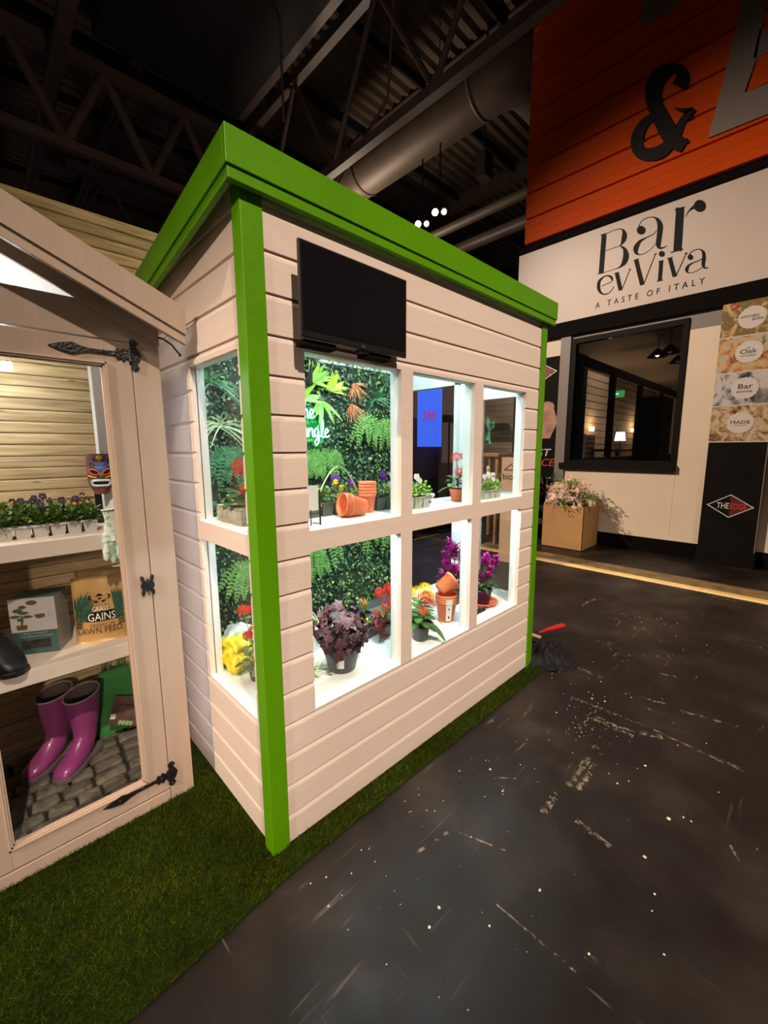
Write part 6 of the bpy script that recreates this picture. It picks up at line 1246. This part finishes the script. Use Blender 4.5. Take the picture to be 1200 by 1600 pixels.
# garden gloves
GLV = mat('patterned_glove_fabric', (0.60, 0.66, 0.58), 0.8, color2=(0.30, 0.40, 0.33), vscale=60, contrast=(0.50, 0.56), bump=0.2)
GLG = mat('mint_glove_fabric', (0.42, 0.60, 0.50), 0.8, color2=(0.16, 0.30, 0.24), vscale=55, contrast=(0.50, 0.57))
for gi, (gx, gy, rz_, mt, lab) in enumerate(((-0.222, 0.585, 0.25, GLV, 'patterned garden glove hanging fingers down from the hut shelf, the left one'), (-0.178, 0.578, -0.1, GLG, 'mint garden glove hanging fingers down from the hut shelf, the right one'))):
    g = thing('garden_glove', lab, 'glove', (gx, gy, 1.235), rz_, 'garden gloves hung in the hut'); g.scale = (1.35, 1.3, 1.12)
    m = M()
    prof = [(0.0, 0.0215), (-0.015, 0.019), (-0.035, 0.0155), (-0.06, 0.020), (-0.085, 0.025), (-0.105, 0.026)]
    n = 16; vs = []
    for z, r in prof:
        for k in range(n): t = 2*PI*k/n; vs.append((r*math.cos(t), r*0.42*math.sin(t), z))
    m.add(vs, [(i*n+k, (i+1)*n+k, (i+1)*n+(k+1) % n, i*n+(k+1) % n) for i in range(len(prof)-1) for k in range(n)]+[tuple(range((len(prof)-1)*n, len(prof)*n))], 0, True)
    for x, L_, sp_ in ((-0.0185, 0.062, -0.10), (-0.006, 0.075, -0.03), (0.0065, 0.072, 0.05), (0.019, 0.058, 0.14)):
        m.tube([(x, 0, -0.095), (x+sp_*0.02, -0.002, -0.105-L_*0.4), (x+sp_*0.05, -0.006, -0.105-L_*0.85), (x+sp_*0.06, -0.007, -0.105-L_)], [0.0088, 0.0090, 0.0078, 0.003], 9)
    m.tube([(0.018, 0, -0.055), (0.034, -0.002, -0.085), (0.038, -0.004, -0.115), (0.038, -0.005, -0.125)], [0.010, 0.0095, 0.008, 0.003], 9)
    m.build('glove_body', mt, g)
    m = M(); m.tube([(0.022*math.cos(2*PI*k/16), 0.0105*math.sin(2*PI*k/16), -0.001) for k in range(17)], 0.002, 6); m.build('cuff_edge', GLV, g)
# bonsai kit box
BTEAL = mat('teal_card', (0.045, 0.095, 0.085), 0.5, var=0.1, vscale=10); BWH = mat('white_card', (0.42, 0.38, 0.37), 0.5); BSIDE = mat('grey_card_side', (0.30, 0.28, 0.24), 0.55, var=0.1, vscale=12)
LGREY = mat('light_grey_print', (0.35, 0.36, 0.36), 0.5); BRN = mat('bonsai_brown_print', (0.10, 0.055, 0.03), 0.5); DGR = mat('bonsai_green_print', (0.045, 0.075, 0.03), 0.5)
bz_ = thing('bonsai_kit_box', 'teal and white gift box printed with a bonsai tree on the hut shelf', 'box', (-0.468, 0.735, H2), 0.46-0.93)
bw, bd, bh = 0.142, 0.105, 0.215
m = M(); m.box((-bw/2, 0, 0), (bw/2, bd, bh)); bevel(m.build('carton', BSIDE, bz_), 0.001)
m = M(); m.box((-bw/2, -0.0006, 0), (bw/2, 0, 0.088)); m.box((-bw/2, 0, bh), (bw/2, bd, bh+0.0006)); m.build('teal_print', BTEAL, bz_)
m = M(); m.box((-bw/2, -0.0006, 0.088), (bw/2, 0, bh-0.004)); m.build('white_print', BWH, bz_)
m = M(); m.box((-0.045, -0.0012, 0.022), (0.045, -0.0006, 0.055)); m.build('photo_print', mat('dark_photo_print', (0.03, 0.03, 0.03), 0.4, var=0.5, vscale=30), bz_)
m = M()
for k in range(20): t = 2*PI*k/20; 
m.prism([(0.0+0.017*math.cos(2*PI*k/20), -0.0012, 0.197+0.009*math.sin(2*PI*k/20)) for k in range(20)], (0, 0.0006, 0)); m.prism([(0.022+k_[0], -0.0012, 0.145+k_[1]) for k_ in ((-0.018, 0.006), (0.014, 0.008), (0.014, -0.006), (-0.004, -0.010), (-0.014, -0.006))], (0, 0.0006, 0)); m.prism([(-0.055+a, -0.0012, 0.096+b) for a, b in ((0, 0.018), (0.035, 0.018), (0.033, 0), (0.003, 0))], (0, 0.0006, 0)); m.build('bonsai_pot_print', BRN, bz_)
m = M()
for a, b, r, q in ((-0.045, 0.170, 0.015, 0.008), (-0.030, 0.182, 0.012, 0.007), (-0.028, 0.160, 0.016, 0.006), (-0.055, 0.148, 0.016, 0.006), (-0.018, 0.145, 0.017, 0.0055), (-0.040, 0.135, 0.010, 0.006)):
    m.prism([(a+r*math.cos(2*PI*k/12)*(1+0.2*math.cos(k*3)), -0.0012, b+q*math.sin(2*PI*k/12)) for k in range(12)], (0, 0.0006, 0))
m.prism([(-0.040, -0.0011, 0.112), (-0.034, -0.0011, 0.112), (-0.030, -0.0011, 0.135), (-0.036, -0.0011, 0.155)], (0, 0.0005, 0)); m.build('bonsai_tree_print', DGR, bz_)
m = M(); m.prism([(0.05+a, -0.0012, 0.143+b) for a, b in ((-0.012, 0), (0, 0.028), (0.006, 0.006), (0.016, 0.002), (0.01, -0.008), (-0.01, -0.008))], (0, 0.0006, 0)); m.build('grey_print', LGREY, bz_)
rot = Matrix.Rotation(bz_.rotation_euler.z, 3, 'Z')
def on(th_, p): return th_.location+Matrix.Rotation(th_.rotation_euler.z, 3, 'Z') @ Vector(p)
def ltext(name, body, p, h, mt, par, **k):
    """lettering in a thing's own frame, facing local -Y"""
    o = text(name, body, p, (1, 0, 0), (0, 0, 1), h, mt, par, world=False, **k); return o
ltext('lettering', 'Bonsai Growing Kit', (-0.035, -0.0008, 0.076), 0.0062, LGREY, bz_, width=0.075, depth=0.0006); ltext('lettering', 'Indoor Bonsai Tree Collection', (-0.05, -0.0008, 0.066), 0.005, LGREY, bz_, width=0.105, depth=0.0006)
# lawn feed pouch
POUCH = mat('gold_pouch_film', (0.43, 0.26, 0.085), 0.35, var=0.2, vscale=9, bump=0.15, bscale=18, coat=0.3); GRASSP = mat('grass_print', (0.015, 0.07, 0.04), 0.5, island=0.7); GOLDP = mat('pale_gold_print', (0.85, 0.72, 0.48), 0.45)
def pouch(label, loc, rz_, printed):
    t = thing('lawn_feed_bag', label, 'bag', loc, rz_, 'lawn feed bags in the hut')
    w_, h_ = 0.168, 0.262; m = M(); nu, nv = 12, 18; vs = []
    for side_ in (-1, 1):
        for j in range(nv+1):
            v = j/nv; th_ = 0.030*(1-v**1.5)*(0.9 if v > 0.02 else 1)+0.0012
            for i in range(nu+1):
                u = -1+2*i/nu; vs.append((u*w_/2, side_*th_*(1-u*u*0.75)+0.0015*math.sin(u*7+v*5)*(1-abs(u)), v*h_))
    k = (nu+1)*(nv+1); fs = []
    for j in range(nv):
        for i in range(nu): a = j*(nu+1)+i; fs += [(a, a+1, a+nu+2, a+nu+1), (k+a+nu+1, k+a+nu+2, k+a+1, k+a)]
        a = j*(nu+1); fs += [(a, a+nu+1, k+a+nu+1, k+a), (a+nu, k+a+nu, k+a+2*nu+1, a+2*nu+1)]
    fs.append(tuple(range(nu+1))+tuple(range(k+nu, k-1, -1))); fs.append(tuple([nv*(nu+1)+i for i in range(nu, -1, -1)]+[k+nv*(nu+1)+i for i in range(nu+1)]))
    m.add(vs, fs, 0, True); m.build('pouch', POUCH, t)
    def fy(u, v): return -(0.030*(1-v**1.5)*0.9+0.0012)*(1-u*u*0.75)-0.0022
    if printed:
        m = M(); r_ = random.Random(2)
        for s in (-1, 1):
            for q in range(110):
                u = s*r_.uniform(0.62, 0.93) if s > 0 else -r_.uniform(0.42, 0.93); v = r_.uniform(0.33, 0.60); l_ = r_.uniform(0.05, 0.075) if s < 0 else r_.uniform(0.05, 0.085); lean = r_.uniform(-0.1, 0.7)*(1 if s < 0 else -0.4)
                x, z = u*w_/2, v*h_; pts = []
                x2 = max(-w_/2*0.95, min(w_/2*0.95, x+lean*l_*0.6)); z2 = z+l_*0.8
                Y0 = fy(x/(w_/2), z/h_); Y1 = fy(x2/(w_/2), min(1, z2/h_))
                m.add([(x-0.0032, Y0, z), (x+0.0032, Y0, z), (x2, Y1, z2)], [(0, 1, 2)])
        m.build('grass_print', GRASSP, t)
        def lt(body, u, v, wd, hh, mt, lift=0.0, **k):
            o = text('lettering', body, (u*w_/2, 0, v*h_), (1, 0, 0), (0, 0, 1), hh, mt, t, width=wd, world=False, depth=0.0)
            for vv in o.data.vertices: vv.co.y = fy(max(-1, min(1, vv.co.x/(w_/2))), vv.co.z/h_)-lift-0.0022
            return o
        lt('GRASS', -0.29, 0.475, 0.058, 0.024, INK, 0.0); lt('GRASS', -0.27, 0.480, 0.054, 0.020, GOLDP, 0.0012)
        o = lt('GAINS', -0.50, 0.335, 0.096, 0.034, INK, 0.0); lt('GAINS', -0.46, 0.342, 0.090, 0.030, WHITEINK, 0.0010)
        for b_, o_ in (((-0.51, 0.328), (0.101, 0.040)),):
            m = M(); u0, v0 = b_; x0 = u0*w_/2; N_ = 8
            m.add([(x0+o_[0]*i/N_, fy((x0+o_[0]*i/N_)/(w_/2), zz/h_)+0.0004, zz) for zz in (v0*h_, v0*h_+o_[1]) for i in range(N_+1)], [(i, i+1, N_+2+i, N_+1+i) for i in range(N_)]); m.build('dark_plate', INK, t)
        lt('PREMIUM', -0.42, 0.245, 0.082, 0.014, mat('ochre_print', (0.20, 0.09, 0.012), 0.5), 0.0005); lt('LAWN FEED', -0.90, 0.155, 0.146, 0.022, mat('dark_brown_print', (0.06, 0.018, 0.02), 0.5), 0.0005)
        m = M()   # flexing gardener emblem: hat, face, arms
        def e_(pts): m.add([(x, fy(x/(w_/2), z/h_)-0.0012, z) for x, z in pts], [tuple(range(len(pts)))])
        cx, cz = 0.004, 0.184
        e_([(cx-0.013, cz+0.001), (cx+0.013, cz+0.001), (cx+0.013, cz+0.004), (cx-0.013, cz+0.004)]); e_([(cx-0.008, cz+0.004), (cx+0.008, cz+0.004), (cx+0.006, cz+0.010), (cx-0.006, cz+0.010)])
        e_([(cx-0.004, cz-0.012), (cx+0.004, cz-0.012), (cx+0.006, cz-0.006), (cx-0.006, cz-0.006)])
        for s in (-1, 1): e_([(cx+s*0.006, cz-0.018), (cx+s*0.020, cz-0.014), (cx+s*0.018, cz-0.022), (cx+s*0.006, cz-0.024)][::s]); e_([(cx+s*0.020, cz-0.016), (cx+s*0.034, cz-0.010), (cx+s*0.036, cz+0.002), (cx+s*0.026, cz+0.005), (cx+s*0.025, cz+0.002), (cx+s*0.031, cz-0.001), (cx+s*0.028, cz-0.008)][::s])
        m.build('gardener_emblem', INK, t)
        m = M()
        for s in (-1, 1):
            for q in range(4): zc = 0.055+q*0.0085+0.008; x0 = s*(0.060-q*0.001); m.add([(x0, fy(x0/(w_/2), zc/h_)-0.0006, zc), (x0+s*0.020, fy((x0+s*0.02)/(w_/2), zc/h_)-0.0006, zc+0.002), (x0+s*0.020, fy((x0+s*0.02)/(w_/2), zc/h_)-0.0006, zc+0.006), (x0, fy(x0/(w_/2), zc/h_)-0.0006, zc+0.004)], [(0, 1, 2, 3)])
        m.build('finger_print', INK, t)
    return t
pouch('gold lawn feed bag with grass print and white lettering, front one on the hut shelf', (-0.268, 0.700, H2), -0.30, True)
pouch('plain gold lawn feed bag standing behind the lettered one', (-0.245, 0.775, H2+0.0), -0.35, False).scale = (1, 1, 1.04)
# black rubber clog
CLOGM = mat('black_clog_rubber', (0.006, 0.006, 0.007), 0.4, spec=0.3)
t = thing('garden_clog', 'shiny black rubber clog at the left edge of the hut shelf', 'shoe', (-0.575, 0.690, H2), -1.2)
m = M(); prof = []
n = 20; vs = []
for i, (x, wd, zt) in enumerate(((-0.07, 0.02, 0.05), (-0.06, 0.034, 0.075), (-0.03, 0.040, 0.095), (0.0, 0.040, 0.120), (0.035, 0.042, 0.105), (0.07, 0.044, 0.070), (0.10, 0.038, 0.045), (0.118, 0.022, 0.030), (0.124, 0.006, 0.018))):
    for k in range(n):
        t_ = 2*PI*k/n; e = 0.75; vs.append((x, math.copysign(abs(math.cos(t_))**e, math.cos(t_))*wd, zt/2+0.006+math.copysign(abs(math.sin(t_))**e, math.sin(t_))*zt/2))
m.add(vs, [(i*n+k, i*n+(k+1) % n, (i+1)*n+(k+1) % n, (i+1)*n+k) for i in range(8) for k in range(n)]+[tuple(range(n))[::-1], tuple(range(8*n, 9*n))], 0, True); m.build('upper', CLOGM, t)
m = M(); m.prism([(x, y_, 0) for x, y_ in ((-0.075, -0.025), (-0.06, -0.040), (0, -0.042), (0.07, -0.048), (0.11, -0.038), (0.13, -0.012), (0.13, 0.012), (0.11, 0.038), (0.07, 0.048), (0, 0.042), (-0.06, 0.040), (-0.075, 0.025))], (0, 0, 0.020)); bevel(m.build('sole', CLOGM, t), 0.004)

# wellington boots
WEL = mat('magenta_rubber', (0.27, 0.045, 0.18), 0.3, coat=0.3, var=0.05, vscale=6); SOLE = mat('grey_rubber_sole', (0.12, 0.10, 0.10), 0.6); LINING = mat('boot_lining', (0.10, 0.075, 0.06), 0.8)
def boot(label, loc, rz_):
    t = thing('wellington_boot', label, 'boot', loc, rz_, 'pair of magenta boots in the hut')
    n = 24
    # rings from toe to heel then up the shaft: centre (x, z), tilt angle, half width, half length
    rings = [(0.172, 0.020, 90, 0.012, 0.010), (0.165, 0.024, 88, 0.027, 0.018), (0.148, 0.030, 84, 0.037, 0.026), (0.12, 0.035, 78, 0.043, 0.031), (0.085, 0.041, 66, 0.0425, 0.038), (0.055, 0.050, 50, 0.040, 0.047), (0.028, 0.066, 32, 0.038, 0.055), (0.008, 0.090, 16, 0.037, 0.055), (-0.002, 0.12, 5, 0.038, 0.050), (-0.004, 0.16, 0, 0.046, 0.056), (-0.004, 0.21, -2, 0.054, 0.063), (-0.004, 0.262, -4, 0.059, 0.069), (-0.004, 0.300, -8, 0.061, 0.073)]
    vs = []
    for x, z, ang, hw, hl in rings:
        a = math.radians(ang)
        for k in range(n):
            t_ = 2*PI*k/n; lx = math.cos(t_)*hl; ly = math.sin(t_)*hw
            px = x+lx*math.cos(a); pz = z+lx*math.sin(a) if ang < 60 else z+lx*math.sin(a)
            vs.append((px, ly, max(pz, 0.016)))
    # inner wall
    m = M(); K = len(rings)
    fs = [(i*n+k, i*n+(k+1) % n, (i+1)*n+(k+1) % n, (i+1)*n+k) for i in range(K-1) for k in range(n)]+[tuple(range(n))[::-1]]
    m.add(vs, fs, 0, True); up_ = m.build('boot_upper', WEL, t)
    m = M(); top = vs[-n:]; c = Vector((-0.004, 0, 0.30)); inn = []
    for d_ in (0.0, -0.012, -0.10):
        inn += [tuple(c+(Vector(p)-c)*(0.985 if d_ == 0 else 0.955 if d_ > -0.05 else 0.74)+Vector((0, 0, d_))) for p in top]
    m.add(inn, [(i*n+k, (i+1)*n+k, (i+1)*n+(k+1) % n, i*n+(k+1) % n) for i in range(2) for k in range(n)]+[tuple(range(2*n, 3*n))], 0, True); m.build('lining', LINING, t)
    m = M(); m.tube([tuple(c+(Vector(p)-c)*1.01) for p in top]+[tuple(c+(Vector(top[0])-c)*1.01)], 0.0035, 6); m.build('top_band', mat('pale_pink_band', (0.42, 0.30, 0.34), 0.5) if 'pale_pink_band' not in bpy.data.materials else bpy.data.materials['pale_pink_band'], t)
    out = [(0.180, 0), (0.174, 0.022), (0.155, 0.038), (0.12, 0.048), (0.08, 0.046), (0.03, 0.038), (-0.01, 0.040), (-0.045, 0.038), (-0.062, 0.022), (-0.066, 0)]
    poly = [(x, y_, 0) for x, y_ in out]+[(x, -y_, 0) for x, y_ in reversed(out[1:-1])]
    m = M(); m.prism(poly, (0, 0, 0.022)); bevel(m.build('sole', SOLE, t), 0.003)
    return t
ba = math.atan2(0.795-1.00, -0.499+0.30)
boot('front magenta wellington boot standing on the cobbles in the hut', (-0.338, 0.925, H0+0.001), ba)
boot('rear magenta wellington boot half hidden behind the front one', (-0.425, 1.015, H0+0.001), ba-0.06)
# green sack and seed packs
GSACK = mat('green_fabric_bag', (0.03, 0.21, 0.035), 0.6, var=0.2, vscale=8)
t = thing('green_garden_bag', 'dark green garden bag standing behind the seed packs in the hut', 'bag', (-0.19, 1.055, H0))
m = M(); nu, nv = 10, 10; vs = []
m.prism([(-0.085, -0.035, 0), (0.085, -0.035, 0), (0.085, 0.035, 0), (-0.085, 0.035, 0)], (0, 0, 0.02))
for j in range(9):
    v = j/8; w_ = 0.088*(1-0.32*max(0, v-0.6)/0.4); d_ = 0.036*(1-v*0.85)
    for k in range(20): t_ = 2*PI*k/20; e = 0.5; vs.append((math.copysign(abs(math.cos(t_))**e, math.cos(t_))*w_, math.copysign(abs(math.sin(t_))**e, math.sin(t_))*d_, 0.005+v*0.30))
m.add(vs, [(i*20+k, i*20+(k+1) % 20, (i+1)*20+(k+1) % 20, (i+1)*20+k) for i in range(8) for k in range(20)]+[tuple(range(160, 180))], 0, True); m.build('bag_body', GSACK, t)
m = M()
for dx in (-0.03, 0.03): m.tube([(dx-0.012, 0, 0.30), (dx-0.010, 0, 0.345), (dx+0.010, 0, 0.345), (dx+0.012, 0, 0.30)], 0.004, 6)
m.build('handles', GSACK, t)
PACKD = mat('dark_pack_print', (0.10, 0.05, 0.035), 0.4, var=0.5, vscale=24); MINT = mat('leaf_pack_print', (0.24, 0.36, 0.16), 0.5)
for k, (dx, dy, z, tilt, lab) in enumerate(((0.0, 0.0, 0.0, -0.42, 'upper seed pack with white band leaning on the green bag'), (0.012, -0.03, -0.002, -0.55, 'lower seed pack with pale green discs and a pink vegetable'))):
    t = thing('seed_pack', lab, 'seed packet', (-0.185+dx, 0.965+dy, H0+0.020), (tilt*0.6, 0.42 if k == 0 else 0.5, 0.1), 'seed packs in the hut')
    w_, h_ = 0.16, 0.125 if k == 0 else 0.085
    m = M(); m.box((-w_/2, 0, 0.03), (w_/2, 0.004, 0.03+h_)); m.build('packet', PACKD, t)
    if k == 0:
        m = M(); m.box((-w_/2, -0.0008, 0.055), (w_/2, 0, 0.078)); m.build('white_band', PAPER, t); ltext('lettering', 'SWEET ', (-0.03, -0.001, 0.061), 0.009, REDINK, t, width=0.03, depth=0.0005); ltext('lettering', 'PEPPER', (0.005, -0.001, 0.061), 0.009, INK, t, width=0.035, depth=0.0005)
        m = M()
        for q in range(6): m.ball((-0.05+q*0.02, -0.001, 0.10+0.006*math.sin(q*2)), 0.009, 8, 5, sc=(1, 0.15, 1))
        m.build('tomato_print', mat('tomato_print', (0.30, 0.06, 0.04), 0.5), t)
    else:
        m = M()
        for q in range(4): m.ball((-0.055+q*0.017, -0.001, 0.043-0.001*q), 0.0095, 10, 6, sc=(1, 0.15, 1.2))
        m.build('disc_print', MINT, t)
        m = M(); m.ball((0.04, -0.001, 0.075), 0.012, 12, 8, sc=(2.4, 0.15, 0.9)); m.build('pink_print', mat('pink_pack_print', (0.50, 0.10, 0.10), 0.5), t)

# ------------------------------------------------------------------ things on the floor
t = thing('rubber_mallet', 'mallet with a red handle lying behind the far shed corner', 'mallet', (2.26, 0.02, 0.0))
m = M(); m.tube([(0.0, 0.06, 0.115), (0.05, 0.04, 0.118), (0.09, 0.03, 0.120), (0.22, -0.02, 0.125), (0.235, -0.026, 0.126)], [0.008, 0.010, 0.016, 0.019, 0.015], 14); m.build('handle', mat('red_rubber_grip', (0.45, 0.012, 0.02), 0.4), t)
m = M(); m.tube([(-0.085, 0.085, 0.125), (-0.02, 0.055, 0.09), (0.0, 0.045, 0.085)], [0.014, 0.014, 0.012], 12); m.build('pale_shaft', mat('pale_ash_wood', (0.45, 0.33, 0.20), 0.6), t)
def cloth(label, loc):
    import mathutils.noise as mn
    FAB = mat('black_fabric', (0.007, 0.006, 0.008), 0.7, bump=0.3, bscale=60, spec=0.2)
    m = M(); nx, ny = 46, 40; vs = []
    for j in range(ny+1):
        for i in range(nx+1):
            u, v = i/nx*2-1, j/ny*2-1; r = math.hypot(u, v)
            wob = 1+0.18*math.sin(3*math.atan2(v, u)+0.6)+0.08*math.sin(7*math.atan2(v, u))
            s = min(1.0, max(abs(u), abs(v))/max(r, 1e-6))
            x, y = u*s*0.23*wob, v*s*0.18*wob; rr = math.hypot(u*s, v*s)
            hgt = 0.12*max(0, 1-rr**5)
            f = mn.noise(Vector((x*10, y*10, 1.0)))*0.09+(0.5-abs(mn.noise(Vector((x*8+y*6, y*13-x*5, 4.0)))))*0.09+(0.5-abs(mn.noise(Vector((x*22-y*9, y*16+x*8, 9.0)))))*0.035-0.04
            z = 0.004+max(0, hgt*0.55*(1.2-rr)+f*(1.08-rr)**0.5+0.006*(1-rr)) if rr < 1.0 else 0.004; vs.append((x, y, z))
    m.add(vs, [(j*(nx+1)+i, j*(nx+1)+i+1, (j+1)*(nx+1)+i+1, (j+1)*(nx+1)+i) for j in range(ny) for i in range(nx)], 0, True)
    o = solo('crumpled_jacket', m, FAB, label, 'jacket'); o.location = loc
    so = o.modifiers.new('thickness', 'SOLIDIFY'); so.thickness = 0.004; so.offset = -1
    return o
cloth('crumpled black fabric heap on the floor at the far shed corner', (2.17, -0.02, 0.0))
# crumbs and marks on the floor
CRUMB = mat('pale_crumbs', (0.62, 0.52, 0.38), 0.7, island=0.3)
m = M()
spots = [(0.15, -0.19, 0.004), (0.22, -0.24, 0.003), (0.30, -0.20, 0.003), (0.30, -0.33, 0.002), (0.10, -0.17, 0.003), (0.57, -0.165, 0.003), (0.63, -0.45, 0.003), (0.63, -0.72, 0.006), (0.35, -0.52, 0.005), (0.10, -0.27, 0.005), (0.42, -0.66, 0.004), (1.30, -0.75, 0.005), (1.35, -0.78, 0.004), (1.1, -0.4, 0.003), (1.6, -0.35, 0.004), (1.9, -0.5, 0.005), (2.1, -0.7, 0.004), (1.25, -0.95, 0.008), (0.285,-0.534,0.005),(1.007,-0.929,0.006),(0.975,-0.319,0.005),(0.905,-0.422,0.005),(0.868,-0.226,0.003),(1.122,-0.458,0.003),(0.621,-0.282,0.003),(0.888,-0.988,0.004),(1.301,-0.989,0.005),(1.302,-1.014,0.004),(0.563,-0.9,0.004),(1.876,-0.438,0.005),(1.503,-0.805,0.005),(0.824,-0.996,0.003),(0.546,-0.214,0.003),(0.717,-1.052,0.003)]
for x, y, r in spots: m.ball((x, y, r*0.5), r, 7, 5, sc=(1.0, R4.uniform(0.6, 1.2), 0.5))
for k in range(150):
    x, y = R4.uniform(0.1, 3.6), -0.14-abs(R4.gauss(0, 0.5)); r = R4.uniform(0.0008, 0.0024)*(1+x*0.25); m.ball((x, y, r*0.4), r, 5, 4, sc=(1, 1, 0.5))
for k in range(60): r = R4.uniform(0.001, 0.003); m.ball((1.60+R4.gauss(0, 0.12), -0.50+R4.gauss(0, 0.05), r*0.4), r, 5, 4, sc=(1, 1, 0.5))
solo('floor_crumbs', m, CRUMB, 'scattered pale crumbs and chips on the dark floor', 'crumbs', kind='stuff')
SCUFF = bpy.data.materials.new('tape_residue'); SCUFF.use_nodes = True
nt = SCUFF.node_tree; N = nt.nodes; L_n = nt.links; b = N['Principled BSDF']; b.inputs['Base Color'].default_value = (0.26, 0.20, 0.14, 1); b.inputs['Roughness'].default_value = 0.8
n1 = N.new('ShaderNodeTexNoise'); n1.inputs['Scale'].default_value = 30; n1.inputs['Detail'].default_value = 8; n1.inputs['Roughness'].default_value = 0.75; tc = N.new('ShaderNodeTexCoord'); L_n.new(tc.outputs['Object'], n1.inputs['Vector'])
mr = N.new('ShaderNodeMapRange'); mr.inputs['From Min'].default_value = 0.50; mr.inputs['From Max'].default_value = 0.66; mr.inputs['To Max'].default_value = 0.75; L_n.new(n1.outputs['Fac'], mr.inputs['Value']); L_n.new(mr.outputs[0], b.inputs['Alpha'])
marks = [((1.704,-0.516),(1.693,-0.706),0.05),((1.712,-0.656),(1.786,-0.81),0.035),((1.805,-0.342),(1.823,-0.73),0.018),((1.823,-0.73),(1.8,-0.927),0.014),((1.136,-0.606),(1.38,-0.605),0.03),((1.145,-0.643),(1.348,-0.642),0.026),((1.47,-0.584),(1.445,-0.651),0.03),((0.986,-0.697),(0.962,-0.831),0.022),((1.801,-0.922),(1.793,-1.027),0.014),((1.793,-1.027),(1.79,-1.124),0.024),((2.094,-0.626),(2.123,-0.751),0.016),((2.104,-0.816),(2.158,-1.073),0.02),((0.953,-0.381),(0.908,-0.42),0.01),((2.178,-0.216),(2.154,-0.393),0.022),((3.315,0.184),(3.607,0.152),0.035),((1.284,-1.135),(1.204,-1.179),0.008),((0.907,-0.591),(1.06,-0.588),0.03),((0.943,-0.352),(1.034,-0.451),0.006),((4.501,-0.586),(4.476,-0.809),0.03),((2.479,-0.638),(2.509,-0.753),0.02),((0.49,-0.605),(0.493,-0.891),0.006),((0.406,-0.342),(0.586,-0.376),0.012),((0.59,-0.342),(0.674,-0.569),0.006)]
m = M()
for (x0, y0), (x1, y1), wd in marks: m.bar((x0, y0, 0.0012), (x1, y1, 0.0012), wd, 0.0016)
solo('tape_marks', m, SCUFF, 'worn pale tape residue and scrape marks on the dark floor', 'floor marks', kind='stuff')
